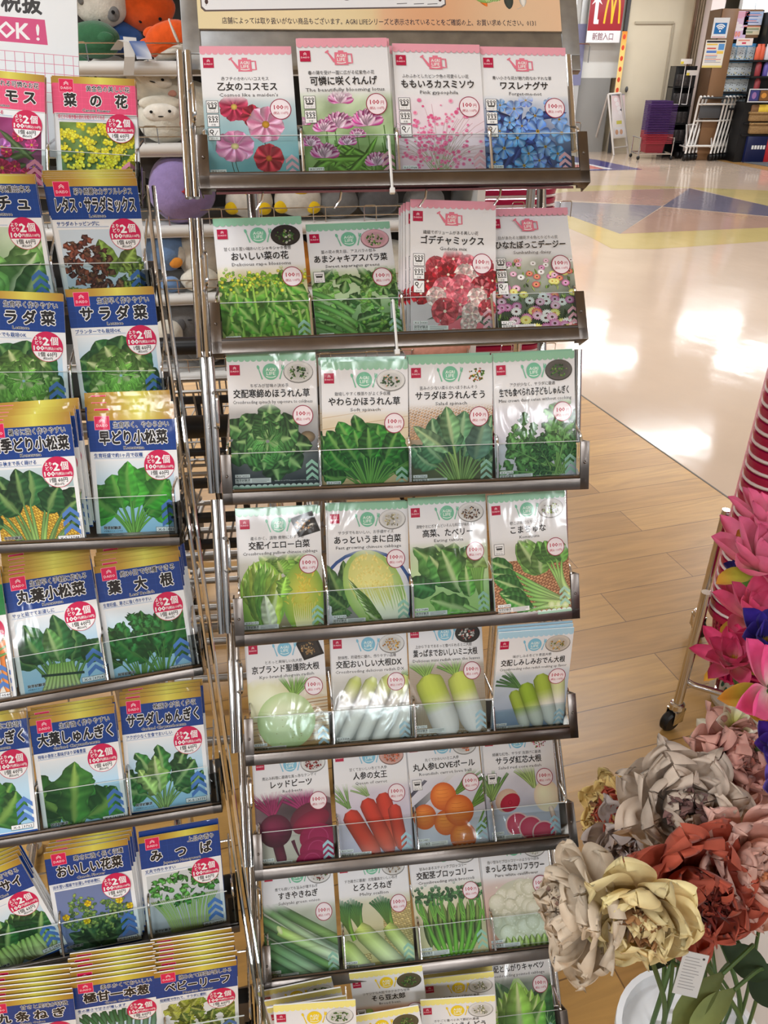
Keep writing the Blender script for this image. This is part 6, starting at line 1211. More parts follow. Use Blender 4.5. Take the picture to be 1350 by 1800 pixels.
# ---------------------------------------------------------------- nested shopping carts between the racks
def cart(label, loc, rz):
    rt = empty('shopping_cart', loc, label, 'shopping cart', 'shopping carts behind the racks', (0, 0, rz))
    W_ = .46
    for s in (-1, 1):
        x = s*W_/2; f = MB()
        f.tube(arc([(x*.62, -.01, .95), (x*.92, -.01, .95), (x, .10, .84), (x, .16, .72), (x*.96, .02, .52), (x*.96, .02, .17), (x*.96, .30, .13), (x*.80, .80, .13)], .06, 7), .0135, 12); f.build('side_tube', 'cart_grey', rt)
        f = MB(); f.tube(arc([(x, .14, .76), (x, .20, .60), (x*.98, .55, .36), (x*.82, .78, .16)], .10, 7), .0125, 12); f.build('brace_tube', 'cart_grey', rt)
        f = MB(); f.box((x-.018, .10, .76), (x+.018, .19, .84), bev=.008); f.build('joint_cover', 'grey_plastic', rt)
    for y, z in ((.02, .52), (.02, .22), (.30, .145), (.45, .14), (.60, .14), (.80, .13)): f = MB(); f.tube([(-W_/2*.9, y, z), (W_/2*.9, y, z)], .0095, 10); f.build('cross_bar', 'cart_grey', rt)
    h = MB(); h.tube([(-W_/2*.72, -.01, .95), (W_/2*.72, -.01, .95)], .0185, 16); o = h.build('handle', 'black_plastic', rt); o['label'] = 'black handle grip'
    g = MB()
    def wall(p, q, n, r=.0026):
        for k in range(n+1): a = [Vector(p[0]).lerp(Vector(p[1]), k/n), Vector(q[0]).lerp(Vector(q[1]), k/n)]; g.tube(a, r, 5)
    B = [(-.20, .14, .60), (.20, .14, .60), (.17, .68, .56), (-.17, .68, .56)]; T = [(-.225, .12, .80), (.225, .12, .80), (.20, .74, .76), (-.20, .74, .76)]
    for k in range(4):
        wall((B[k], B[(k+1) % 4]), (T[k], T[(k+1) % 4]), 8)
        for t in (0, .33, .66, 1): g.tube([Vector(B[k]).lerp(Vector(T[k]), t), Vector(B[(k+1) % 4]).lerp(Vector(T[(k+1) % 4]), t)], .0045 if t in (0, 1) else .0026, 6)
    wall((B[0], B[1]), (B[3], B[2]), 8); g.build('wire_basket', 'cart_grey', rt)
    g = MB()
    for k in range(7): x = -.15+k*.05; g.box((x-.006, .125, .64), (x+.006, .137, .775), bev=.002)
    for z in (.64, .70, .775): g.box((-.165, .122, z-.008), (.165, .140, z+.008), bev=.003)
    g.build('back_grille', 'black_plastic', rt)
    for s in (-1, 1):
        for y in (.06, .76):
            w = MB(); w.lathe([(.012, -.014), (.05, -.014), (.055, -.008), (.055, .008), (.05, .014), (.012, .014)], (0, 0, 0), 20, X=Matrix.Translation((s*W_/2*.88, y, .057)) @ Matrix.Rotation(PI/2, 4, 'Y')); w.build('caster', 'black_rubber', rt)
    return rt
cart('grey tube shopping cart behind the racks, nearer handle beside the komatsuna packet', (-.30, 1.15, 0), .10)
cart('grey tube shopping cart further back with its black handle under the koala plush', (-.375, 1.57, 0), .10)
# ---------------------------------------------------------------- stacks of crimson baskets on wheeled stands
M['crimson'] = mat('crimson_plastic', (176, 22, 74), .3, coat=.2); M['basket_white'] = mat('white_basket_handle', (228, 214, 214), .35)
def basket_parts(col='crimson'):
    """nesting hand basket 0.44 x 0.31: lip, open ribs, base, folded handles"""
    def loop(w, d, z, r=.05, n=6):
        pts = []
        for cx, cy, a in ((w/2-r, d/2-r, 0), (-w/2+r, d/2-r, 90), (-w/2+r, -d/2+r, 180), (w/2-r, -d/2+r, 270)):
            for k in range(n+1): an = math.radians(a+90*k/n); pts.append(Vector((cx+r*math.cos(an), cy+r*math.sin(an), z)))
        return pts
    b = MB(); prof = [(.0, -.012), (.014, -.012), (.016, -.004), (.016, .004), (.004, .006), (-.002, .0)]
    def lip(off, z): return loop(.43+2*off, .30+2*off, .20+z, .05+off)
    rings = [lip(o, z) for o, z in prof]; n = len(rings[0]); vs = [p for r in rings for p in r]; m = len(prof)
    b.add(vs, [(i*n+k, i*n+(k+1) % n, ((i+1) % m)*n+(k+1) % n, ((i+1) % m)*n+k) for i in range(m) for k in range(n)])
    r0 = loop(.43, .30, .20); r1 = loop(.37, .245, .0)
    for k in range(0, n, 1):
        a0, a1 = r0[k], r1[k]; b.tube([a0, a1], .004, 5)
    for t in (.2, .45, .7, .97):
        q = [r0[k].lerp(r1[k], t) for k in range(n)]; b.tube(q, .0045, 5, closed=True)
    bt = r1; b.add([p for p in bt]+[p+Vector((0, 0, .003)) for p in bt], [list(range(n))[::-1], [n+k for k in range(n)]]+[(k, (k+1) % n, n+(k+1) % n, n+k) for k in range(n)])
    h = MB(); h.tube([p+Vector((0, 0, .006)) for p in loop(.452, .322, .206, .055)], .0042, 6, closed=True)
    return b, h
_bb, _bh = basket_parts()
def basket_stack(base, rz, n, pitch, first, group, z0=.16, tower='', bcol='crimson', hcol='basket_white'):
    ob = oh = None
    for i in range(n):
        rt = empty('shopping_basket', (base.x, base.y, z0+pitch*i), first if i == n-1 else 'crimson basket, %s of the stack %s' % ('bottom layer' if i == 0 else 'layer %s from the base' % NUM[i+1], tower), 'basket', group, (0, 0, rz))
        if ob is None: ob = _bb.build('basket_body', bcol, rt); oh = _bh.build('handle', hcol, rt); oh['label'] = 'pale folded handle'
        else:
            for q in (ob, oh): c = q.copy(); COL.objects.link(c); c.parent = rt
NUM = ['zero', 'one', 'two', 'three', 'four', 'five', 'six', 'seven', 'eight', 'nine', 'ten', 'eleven', 'twelve', 'thirteen', 'fourteen', 'fifteen', 'sixteen', 'seventeen', 'eighteen', 'nineteen', 'twenty', 'twenty-one', 'twenty-two', 'twenty-three', 'twenty-four', 'twenty-five', 'twenty-six', 'twenty-seven', 'twenty-eight', 'twenty-nine', 'thirty', 'thirty-one', 'thirty-two']
def caster(rt, x, y, rot=0.0):
    m = Matrix.Translation((x, y, 0)) @ Matrix.Rotation(rot, 4, 'Z')
    w = MB(); w.lathe([(.006, -.011), (.024, -.011), (.029, -.006), (.029, .006), (.024, .011), (.006, .011)], (0, 0, 0), 22, X=m @ Matrix.Translation((-.014, 0, .029)) @ Matrix.Rotation(PI/2, 4, 'X')); ca = w.build('caster', 'black_rubber', rt)
    f = MB(); X = lambda a, b, c: m @ Vector((a, b, c))
    for s in (-1, 1): f.box((-.018, s*.014-.0015, .024), (.016, s*.014+.0015, .066), X=X, bev=.001)
    f.box((-.016, -.0155, .060), (.018, .0155, .066), X=X, bev=.001); f.lathe([(.016, .064), (.019, .068), (.018, .080), (.013, .084)], (0, 0, 0), 18, X=m); f.build('caster_fork', 'chrome', ca)
def dolly(label, base, rz, w=.50, d=.40):
    rt = empty('basket_stand', (base.x, base.y, 0), label, 'basket stand', None, (0, 0, rz)); f = MB()
    f.tube(arc([(-w/2, -d/2, .15), (w/2, -d/2, .15), (w/2, d/2, .15), (-w/2, d/2, .15), (-w/2, -d/2+.001, .15)], .03), .0085, 10)
    for y in (-.1, .1): f.tube([(-w/2, y, .15), (w/2, y, .15)], .006, 8)
    f.build('frame', 'chrome', rt)
    for sx in (-1, 1):
        for sy in (-1, 1):
            p = MB(); p.tube([(sx*w/2, sy*d/2, .08), (sx*w/2, sy*d/2, .42)], .0115, 12); p.build('post', 'chrome', rt); caster(rt, sx*w/2, sy*d/2, .6*sx)
    return rt
ca0, ca1 = fl(1203, 1268, .03), fl(1241, 1102, .03)          # near and far caster of the stand at the right
ax = (ca1-ca0); ax.z = 0; wst = ax.length; ax.normalize(); side = Vector((ax.y, -ax.x, 0)); rzb = math.atan2(ax.y, ax.x)
cen = ca0+ax*wst/2+side*.15; cen.z = 0
dolly('chrome wheeled basket stand with black casters beside the pink lotus flowers', cen, rzb, w=wst, d=.35)
basket_stack(cen, rzb, 27, .0275, 'topmost crimson shopping basket of the stack behind the pink lotus flowers', 'crimson baskets behind the lotus', z0=.165, tower='behind the lotus flowers')
c2 = at(842, 352, 2.8); c2.z = 0
dolly('chrome basket stand hidden behind the wide seed rack, carrying the second stack', c2, .12)
zt = at(842, 336, 2.65).z
basket_stack(c2, .12, 27, (zt-.165-.20)/26, 'topmost crimson basket visible between the first and second trays', 'crimson baskets behind the wide rack', z0=.165, tower='behind the wide rack')
# ---------------------------------------------------------------- far side of the hall
YW = 17.3
def bxp(mb, p0, p1, Y, d, bev=0.0):
    """box whose front is seen between two pixels at distance Y, d deep"""
    a, b = at(*p0, Y), at(*p1, Y); mb.box((min(a.x, b.x), Y, min(a.z, b.z)), (max(a.x, b.x), Y+d, max(a.z, b.z)), bev=bev); return a, b
def xz(px, py, Y): p = at(px, py, Y); return p.x, p.z
def place(mb, name, m, label=None, cat=None, group=None, **k):
    """builds a thing whose origin is at its base centre"""
    v = np.array([tuple(q) for q in mb.v]); c = Vector(((v[:, 0].min()+v[:, 0].max())/2, (v[:, 1].min()+v[:, 1].max())/2, v[:, 2].min()))
    mb.v = [tuple(Vector(q)-c) for q in mb.v]; o = mb.build(name, m, None, mw=Matrix.Translation(c), **k); o['_o'] = tuple(c); del o['_o']
    return tag(o, label, cat, group)
def part(mb, name, m, root, **k):
    c = root.location; mb.v = [tuple(Vector(q)-c) for q in mb.v]; o = mb.build(name, m, root, **k); return o
b = MB(); b.box((X0, YW, 0), (X1, YW+.15, CEIL+.06)); structure(b.build('wall_back', 'cream', smooth=False))
b = MB(); b.box((6.22, 15.95, 0), (X1, 16.1, CEIL+.06)); structure(b.build('wall_right', 'wallw', smooth=False))
M['grout'] = mat('wall_panel_joint', (170, 172, 174), .6)
for i, x in enumerate((6.45, 8.6)): b = MB(); b.box((x-.008, 15.94, 0), (x+.008, 15.952, CEIL+.05)); structure(b.build('trim_%d' % (i+2), 'grout', smooth=False))
# entrance glazing with a grey lower band
M['frost'] = mat('frosted_door_glass', (214, 212, 206), .2, coat=.3); M['greyfilm'] = mat('grey_window_film', (142, 140, 136), .3, coat=.3); M['alu'] = mat('aluminium_frame', (206, 206, 204), .35, .7); M['bluefilm'] = mat('blue_grey_film', (120, 120, 150), .4)
xa, _ = xz(985, 200, 16.9); xb, _ = xz(1066, 200, 16.9); _, zm = xz(1040, 137, 16.9)
b = MB(); b.box((xa, 16.9, 0), (xb, 16.94, zm)); structure(b.build('window_1', 'greyfilm', smooth=False)); b = MB(); b.box((xa, 16.9, zm), (xb+.1, 16.94, CEIL)); structure(b.build('window_2', 'frost', smooth=False))
for i, px in enumerate((1000, 1018)): b = MB(); x, _ = xz(px, 100, 16.86); b.box((x-.05, 16.84, 0), (x+.05, 16.9, CEIL)); structure(b.build('trim_%d' % (i+4), 'alu', smooth=False))
b = MB(); bxp(b, (1011, 42), (1020, 150), 16.83, .01); structure(b.build('trim_6', 'bluefilm', smooth=False))
# cream door panel with recess, grooved pillars and brown pipe
dx0, dx1 = xz(1088, 150, 16.7)[0], xz(1196, 150, 16.7)[0]
b = MB(); b.box((dx0, 16.7, 0), (dx1, 17.25, CEIL)); structure(b.build('door_1', 'cream', smooth=False))
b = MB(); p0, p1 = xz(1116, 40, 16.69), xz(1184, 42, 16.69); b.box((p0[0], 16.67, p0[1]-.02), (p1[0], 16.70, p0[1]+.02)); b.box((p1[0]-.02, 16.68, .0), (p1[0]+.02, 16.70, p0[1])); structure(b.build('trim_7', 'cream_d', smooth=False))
b = MB(); b.box((dx0-.05, 16.66, 0), (dx0+.01, 16.72, CEIL)); structure(b.build('trim_8', 'grey_plastic', smooth=False))
M['pillar'] = mat('beige_fluted_pillar', (176, 160, 136), .55); M['brownpipe'] = mat('brown_groove', (92, 66, 46), .5)
b = MB(); x1 = xz(1237, 60, 16.4)[0]
for k in range(7): x = dx1+(x1-dx1)*k/7; b.box((x, 16.5+.03*(k % 2), 0), (x+(x1-dx1)/7, 17.2, CEIL))
structure(b.build('wall_pillar', 'pillar', smooth=False))
b = MB(); x = xz(1217, 60, 16.45)[0]; b.box((x-.02, 16.44, 0), (x+.02, 16.5, CEIL)); structure(b.build('trim_9', 'brownpipe', smooth=False))
M['pinkwhite'] = mat('pinkish_white_column', (220, 204, 198), .5); b = MB(); b.box((x1-.02, 16.2, 0), (x1+.22, 16.5, CEIL)); structure(b.build('trim_10', 'pinkwhite', smooth=False))
b = MB(); lx, lz = xz(1101, 157, 16.66); b.ball((lx, 16.65, lz), (.03, .03, .05), 12, 8); o = b.build('door_handle', 'grey_plastic'); structure(o)
# fast food sign: white arrow and golden arches on dark red, lettering below
def board(name, A, p, ex, ez, label, cat, mt='laminate', thick=8.0, side=(220, 220, 220), group=None):
    o = new_ob(name, A.sheet(name, M[mt], thick=thick, side=side, bev=1.0)); n = ex.cross(ez).normalized(); o.matrix_world = frame_mat(p, ex, ez, n); return tag(o, label, cat, group)
EX, EZ = Vector((1, 0, 0)), Vector((0, 0, 1))
x0, x1_ = xz(1034, 40, 16.6)[0], xz(1093, 40, 16.6)[0]; zb, zr, zt_ = xz(1060, 75, 16.6)[1], xz(1060, 54, 16.6)[1], xz(1060, -26, 16.6)[1]
w = (x1_-x0)*1000; H = (zt_-zb)*1000; A = Art(w, H, eps=2e-5, seed=9); yr = (zt_-zr)*1000
A.rect(0, 0, w, H, (226, 222, 222)); A.rect(0, 0, w, yr, (150, 26, 38)); A.text('新館入口', w*.48, yr+(H-yr)*.5, (H-yr)*.62, (128, 92, 100), w=w*.62, bold=.03)
A.line([(w*.17, yr*.80), (w*.30, yr*.80)], yr*.10, (238, 232, 232)); A.line([(w*.205, yr*.84), (w*.205, yr*.30)], w*.10, (238, 232, 232)); A.poly([(w*.05, yr*.42), (w*.205, yr*.20), (w*.36, yr*.42), (w*.205, yr*.33)], (238, 232, 232))
for s in (0, 1):
    xx = w*(.47+.22*s); A.line(qb((xx, yr*.84), (xx+w*.035, yr*.22), (xx+w*.11, yr*.22), 10), [w*.055]*11, (236, 180, 36)); A.line(qb((xx+w*.11, yr*.22), (xx+w*.185, yr*.22), (xx+w*.22, yr*.84), 10), [w*.055]*11, (236, 180, 36))
board('wall_sign', A, Vector(((x0+x1_)/2, 16.6, zb)), EX, EZ, 'dark red entrance sign with a white arrow and golden arches', 'sign', thick=40)
# orange and yellow banner strip
x0, x1_ = xz(1087, 110, 16.5)[0], xz(1096, 110, 16.5)[0]; zb, zt_ = xz(1080, 172, 16.5)[1], xz(1080, 55, 16.5)[1]; w = (x1_-x0)*1000; H = (zt_-zb)*1000
A = Art(w, H, eps=2e-5, seed=3); A.grad(0, 0, w, H, [(0, (226, 130, 40)), (.25, (238, 196, 110)), (1, (232, 206, 150))])
for k in range(6): A.ell(w*.5, H*(.08+.16*k), w*.3, H*.04, (206, 70, 40), n=10)
board('banner', A, Vector(((x0+x1_)/2, 16.5, zb)), EX, EZ, 'narrow orange and yellow banner strip beside the entrance sign', 'banner')
# white A-frame sign
M['aluw'] = mat('pale_frame_tube', (206, 200, 194), .4, .3)
pA, pB = fl(1079, 273), fl(1104, 270); pA.z = pB.z = 0; yA = pA.y
sg = empty('standing_sign', ((pA.x+pB.x)/2, yA, 0), 'white folding standing sign with a pastel poster by the cream panel', 'sign')
tl, tr = at(1069, 166, yA+.25), at(1091, 164, yA+.28)
f = MB(); f.tube([pA, tl], .022, 8); f.tube([pB, tr], .022, 8); f.tube([tl, tr], .022, 8); bl = pA.lerp(tl, .12); br = pB.lerp(tr, .12); f.tube([bl, br], .018, 8); part(f, 'front_frame', 'aluw', sg)
f = MB(); q0, q1 = at(1040, 272, yA+.9), at(1063, 275, yA+.9); q0.z = q1.z = 0; f.tube([q0, tl], .02, 8); f.tube([q1, tr], .02, 8); part(f, 'rear_frame', 'aluw', sg)
c0 = pA.lerp(tl, .27); c1 = pB.lerp(tr, .27); w = (c1-c0).length*1000*.94; H = ((tl-c0).length)*1000*.97; ex = (c1-c0).normalized(); ez = ((tl+tr)/2-(c0+c1)/2).normalized(); ez = (ez-ex*ez.dot(ex)).normalized()
A = Art(w, H, eps=2e-5, seed=8); A.grad(0, 0, w, H, [(0, (228, 196, 196)), (.45, (232, 222, 220)), (1, (224, 216, 204))]); A.rect(0, 0, w, H*.03, (150, 146, 150)); A.rect(w*.3, H*.60, w*.7, H*.68, (206, 196, 90)); A.rect(w*.12, H*.75, w*.88, H*.96, (226, 222, 222)); A.ell(w*.72, H*.36, w*.12, H*.03, (90, 86, 100), n=10)
for k in range(4): A.ell(w*(.3+.1*k), H*(.12+.1*k), w*.14, H*.05, (238, 230, 228), n=12)
for k in range(2): A.ell(w*(.3+.34*k), H*.86, w*.12, H*.06, (206, 160, 130), n=12)
o = new_ob('poster', A.sheet('poster', M['laminate'], thick=12, side=(200, 196, 194), bev=1)); o.parent = sg; o.matrix_basis = Matrix.Translation(-sg.location) @ frame_mat((c0+c1)/2+ez*.01+Vector((0, -.03, 0)), ex, ez, ex.cross(ez))
# stack of purple and red baskets on a stand
M['purple_b'] = mat('dark_purple_plastic', (66, 36, 92), .35); M['red_b'] = mat('dull_red_plastic', (150, 40, 56), .35)
pb0, pb1 = fl(1137, 281), fl(1165, 283); yb = pb0.y; cx = (at(1151, 270, yb).x); scale_ = 1.0
def crate(name_label, z, n_i, m, w=.36, d=.34, base=None, grp='far basket stack'):
    rt = empty('shopping_basket', (base.x, base.y, z), name_label, 'basket', grp); b = MB(); b.lathe([(w*.40, 0), (w*.46, .14), (w*.5, .15), (w*.5, .165), (w*.455, .165), (w*.39, .01)], (0, 0, 0), 4, X=Matrix.Rotation(PI/4, 4, 'Z') @ Matrix.Scale(1.35, 4)); b.build('basket_body', m, rt, sharp=20); h = MB(); h.tube([(-w*.66, -w*.64, .165), (w*.66, -w*.64, .165)], .008, 6); h.build('handle', 'red_b' if m == 'red_b' else 'purple_b', rt); return rt
bs = Vector((cx, yb+.22, 0)); st = empty('basket_stand', bs, 'small chrome stand on casters under the purple basket stack', 'basket stand'); f = MB()
for sx in (-1, 1):
    for sy in (-1, 1): f.tube([(sx*.30, sy*.24, .05), (sx*.30, sy*.24, .36)], .012, 8)
f.tube(arc([(-.30, -.24, .10), (.30, -.24, .10), (.30, .24, .10), (-.30, .24, .10), (-.30, -.239, .10)], .03), .012, 8); f.tube([(-.30, -.24, .36), (-.30, .24, .36)], .012, 8); f.tube([(.30, -.24, .36), (.30, .24, .36)], .012, 8); f.build('frame', 'chrome', st)
for sx in (-1, 1):
    for sy in (-1, 1): w_ = MB(); w_.ball((sx*.30, sy*.24, .035), (.03, .03, .035), 12, 8); w_.build('caster', 'black_rubber', st)
ztop = at(1160, 184, yb).z; nb = 24
for i in range(nb):
    crate('far stacked basket, %s' % ('topmost purple one' if i == nb-1 else ('dull red, %s from the base' % NUM[i+1] if i < 6 else 'purple, layer %s from the base' % NUM[i+1])), .11+(ztop-.11-.165)*i/(nb-1), i, 'red_b' if i < 6 else 'purple_b', base=bs, w=.40)
# dark display stand with small packs
M['dark_pack'] = mat('dark_foil_pack', (64, 60, 60), .3, .3, var=.4, vscale=30); yd = 15.75
ds = empty('display_stand', (at(1192, 262, yd).x, yd+.2, 0), 'narrow black display stand of dark packs behind the purple baskets', 'display stand'); f = MB()
dx, dz0 = xz(1178, 118, yd); dx2, _ = xz(1214, 118, yd)
dxl, dxr = at(1172, 220, yd).x, at(1208, 220, yd).x; dzt = at(1195, 116, yd).z
f.box((dxl, yd+.28, 0), (dxr, yd+.32, dzt), bev=.004); f.box((dxl, yd, 0), (dxl+.03, yd+.3, dzt)); f.box((dxr-.03, yd, 0), (dxr, yd+.3, dzt)); part(f, 'cabinet', 'black_plastic', ds)
for k in range(4):
    z = dzt*(.86-.2*k); f = MB(); f.box((dxl, yd-.02, z-.13), (dxr, yd+.28, z-.115)); part(f, 'shelf', 'black_plastic', ds)
    for j in range(4):
        x = dxl+.06+(dxr-dxl-.12)*j/3; q = MB(); q.box((x-.05, yd+.02, z-.113), (x+.05, yd+.10, z+.08), bev=.012); o = place(q, 'snack_pack', 'dark_pack', 'dark shiny pack, %s shelf of the narrow black stand' % ('top', 'second', 'third', 'lowest')[k], 'pack', 'dark packs on the narrow stand, %s shelf' % ('top', 'second', 'third', 'lowest')[k])
M['card'] = mat('price_card', (234, 228, 224), .6); M['cardy'] = mat('price_card_yellow', (226, 206, 70), .6)
for i, (px, py) in enumerate(((1207, 108), (1217, 128))):
    q = MB(); a, b2 = at(px-9, py-4.5, yd-.1), at(px+9, py+4.5, yd-.1); q.box((a.x, yd-.1, b2.z), (b2.x, yd-.09, a.z)); q.tube([((a.x+b2.x)/2, yd-.085, a.z-.02), ((a.x+b2.x)/2, yd-.085, dzt-.6)], .006, 6); q.tube([((a.x+b2.x)/2, yd-.085, dzt-.6), ((a.x+b2.x)/2-.1, yd+.1, dzt-.6)], .006, 6); o = place(q, 'price_card', 'card', ('white price card with a yellow corner, upper of two on the black stand', 'white price card with a yellow corner, lower of two on the black stand')[i], 'price card', 'price cards on the black stand')
    q = MB(); q.box((a.x, yd-.103, b2.z), (a.x+.05, yd-.1, b2.z+(a.z-b2.z)*.5)); part(q, 'corner_mark', 'cardy', o)
# row of nested pale carts
def far_cart(label, x, y, w=.45):
    rt = empty('shopping_cart', (x, y, 0), label, 'shopping cart', 'far row of pale carts')
    f = MB(); 
    for s in (0, w):
        f.tube(arc([(s, -.06, 1.0), (s, .02, 1.03), (s, .06, .92), (s, .10, .62), (s-.10, -.02, .12)], .05), .018, 8); f.tube([(s-.08, 0, .22), (s-.06, .45, .22)], .014, 6); f.tube([(s-.10, -.02, .20), (s-.02, .40, .56)], .012, 6)
    for y_, z in ((.02, .90), (.09, .64), (.0, .24), (.40, .56)): f.tube([(0-.1*(z < .3), y_, z), (w-.1*(z < .3), y_, z)], .014, 6)
    f.build('frame', 'cart_white', rt); h = MB(); h.tube([(.0, -.06, 1.0), (w, -.06, 1.0)], .016, 8); h.build('handle', 'black_plastic', rt)
    g = MB(); g.box((.04, .05, .68), (w-.04, .075, .88), bev=.01); g.build('basket_panel', 'grey_plastic', rt)
    for s in (0, w):
        for y_ in (.0, .42): q = MB(); q.lathe([(.01, -.02), (.055, -.02), (.055, .02), (.01, .02)], (0, 0, 0), 14, X=Matrix.Translation((s-.10, y_, .06)) @ Matrix.Rotation(PI/2, 4, 'Y')); q.build('caster', 'black_rubber', rt)
    return rt
yc = fl(1240, 283).y; cxs = at(1202, 270, yc).x
for i in range(7): far_cart('pale nested cart in the far row, %s' % ('nearest with a grey panel' if i == 0 else ['', 'second', 'third', 'fourth', 'fifth', 'sixth', 'rearmost by the kiosk'][i]), cxs+.12+.085*i, yc+.06*i)
# wood-faced kiosk with posters
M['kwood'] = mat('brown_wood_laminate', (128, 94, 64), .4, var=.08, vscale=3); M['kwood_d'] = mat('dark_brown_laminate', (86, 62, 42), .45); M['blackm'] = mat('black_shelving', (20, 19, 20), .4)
yk = 15.3
ka, kb = at(1243, 170, yk).x, at(1270, 170, yk).x; ktop = at(1260, 15, yk).z
kx0 = at(1236, 170, yk+.5).x
K = empty('kiosk', ((ka+8.6)/2, yk+.3, 0), 'brown wood-faced corner kiosk with posters and black shelves', 'kiosk')
f = MB(); f.box((ka, yk, 0), (kb, yk+.55, ktop), bev=.004); part(f, 'wood_panel', 'kwood', K)
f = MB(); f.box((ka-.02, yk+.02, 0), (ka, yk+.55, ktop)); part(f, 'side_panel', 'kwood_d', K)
kr = at(1342, 100, yk).x; f = MB(); f.box((kb, yk+.35, 0), (kr, yk+.55, ktop)); part(f, 'back_panel', 'blackm', K)
f = MB(); z63 = at(1300, 66, yk).z; f.box((kb, yk+.02, z63), (at(1338, 40, yk).x, yk+.06, ktop-.01)); part(f, 'poster_board', 'kwood', K)
f = MB(); f.box((at(1338, 60, yk).x, yk-.2, 0), (9.6, yk+.1, at(1345, 22, yk).z)); part(f, 'black_cabinet', 'blackm', K)
zs = [at(1300, py, yk).z for py in (105.5, 133.5, 161.5, 190)]
for z in zs: f = MB(); f.box((kb, yk+.0, z-.03), (kr, yk+.36, z)); part(f, 'shelf', 'blackm', K)
def poster(px0, py0, px1, py1, Y, label, draw, shear=0):
    a, b2 = at(px0, py0, Y), at(px1, py1, Y); w = (b2.x-a.x)*1000; H = (a.z-b2.z)*1000; A = Art(w, H, eps=2e-5, seed=int(px0)); draw(A, w, H); return board('poster', A, Vector(((a.x+b2.x)/2, Y, b2.z)), EX, EZ, label, 'poster', thick=6)
def d_wifi(A, w, H):
    A.rect(0, 0, w, H, (228, 230, 234)); A.rect(w*.12, H*.25, w*.88, H*.8, (24, 110, 180)); A.ell(w*.5, H*.66, w*.06, w*.06, (240, 244, 248), n=12)
    for r in (.16, .26, .36): A.ring(w*.5, H*.66, w*(r-.035), w*(r+.035), (240, 244, 248), 14, 222, 318)
    A.rect(w*.05, H*.93, w*.9, H*.96, (206, 90, 80))
def d_note(A, w, H):
    A.rect(0, 0, w, H, (232, 226, 214)); A.rect(w*.04, H*.03, w*.96, H*.10, (40, 40, 50)); A.rect(w*.06, H*.14, w*.6, H*.19, (232, 196, 80)); A.rect(w*.66, H*.14, w*.95, H*.36, (90, 150, 210)); A.rect(w*.1, H*.28, w*.55, H*.33, (210, 90, 80)); A.rect(w*.1, H*.38, w*.6, H*.47, (90, 130, 200)); A.rect(w*.62, H*.4, w*.95, H*.5, (236, 200, 90))
    for k in range(6): A.rect(w*.08, H*(.54+.05*k), w*U(A, .6, .95), H*(.565+.05*k), [(210, 120, 110), (120, 150, 200), (160, 160, 170)][k % 3])
    A.rect(0, H*.92, w, H, (226, 206, 120))
def d_pink(A, w, H):
    A.grad(0, 0, w, H, [(0, (226, 196, 220)), (1, (216, 190, 224))])
    for k in range(5): A.rect(w*.25, H*(.05+.045*k), w*U(A, .6, .95), H*(.07+.045*k), (232, 140, 170))
    for k in range(6): A.ell(U(A, w*.2, w*.8), U(A, H*.4, H*.65), w*.16, H*.06, (240, 232, 236), n=10)
    for k in range(4): A.ell(w*(.3+.13*k), H*.82, w*.06, H*.10, (238, 180, 150), (230, 120, 120), n=10)
def d_blue(A, w, H):
    A.grad(0, 0, w, H, [(0, (170, 196, 232)), (1, (200, 210, 236))])
    for k in range(7): A.rect(w*U(A, .08, .3), H*(.12+.11*k), w*U(A, .6, .95), H*(.17+.11*k), [(90, 130, 210), (226, 110, 100), (50, 70, 130), (236, 232, 240)][k % 4])
def d_beige(A, w, H):
    A.rect(0, 0, w, H, (222, 210, 180)); A.rect(0, 0, w, H*.1, (220, 130, 110))
    for k in range(6): A.rect(w*U(A, .05, .5), H*U(A, .2, .8), w*U(A, .55, .95), H*U(A, .25, .85), [(206, 190, 140), (150, 160, 130), (226, 222, 210)][k % 3])
poster(1256, 31, 1277, 67, yk-.008, 'white poster with a blue wireless symbol on the kiosk panel', d_wifi); poster(1242, 70, 1268, 119, yk-.008, 'colourful notice with a yellow foot below the wireless poster', d_note)
poster(1280, 19, 1309, 69, yk+.01, 'pink illustrated poster on the kiosk, left of three', d_pink); poster(1311, 20, 1338, 44, yk+.01, 'light blue poster at the top right of the kiosk', d_blue); poster(1308, 46, 1334, 61, yk+.01, 'small beige menu poster under the light blue one', d_beige); poster(1296, 67, 1322, 80, yk-.10, 'white shelf price placard with red lettering above the blue packs', lambda A, w, H: (A.rect(0, 0, w, H, (236, 226, 222)), A.rect(w*.1, H*.2, w*.8, H*.4, (220, 150, 130)), A.rect(w*.35, H*.55, w*.6, H*.8, (210, 60, 90))))
M['bluepk'] = mat('light_blue_pack', rough=.35, attr=True, coat=.3)
PK = {}
def hang_pack(x, z, Y, label, grp, w=.13, h=.24):
    A = PK.get('a')
    if A is None:
        a = Art(w*1000, h*1000, eps=2e-5, seed=5); a.grad(0, 0, w*1000, h*1000, [(0, (70, 150, 210)), (.2, (90, 160, 214)), (.22, (206, 220, 228)), (1, (214, 222, 226))])
        for k in range(14): a.ell(U(a, 10, w*900), U(a, 60, h*950), U(a, 6, 16), U(a, 5, 12), [(90, 96, 104), (130, 150, 160), (226, 206, 110), (60, 70, 80)][k % 4], n=8)
        PK['a'] = A = a.sheet('pack', M['bluepk'], thick=40, side=(180, 206, 224), bev=12)
    o = bpy.data.objects.new('hanging_pack', A); COL.objects.link(o); o.matrix_world = frame_mat(Vector((x, Y, z)), EX, EZ, EX.cross(EZ)); tag(o, label, 'pack', grp)
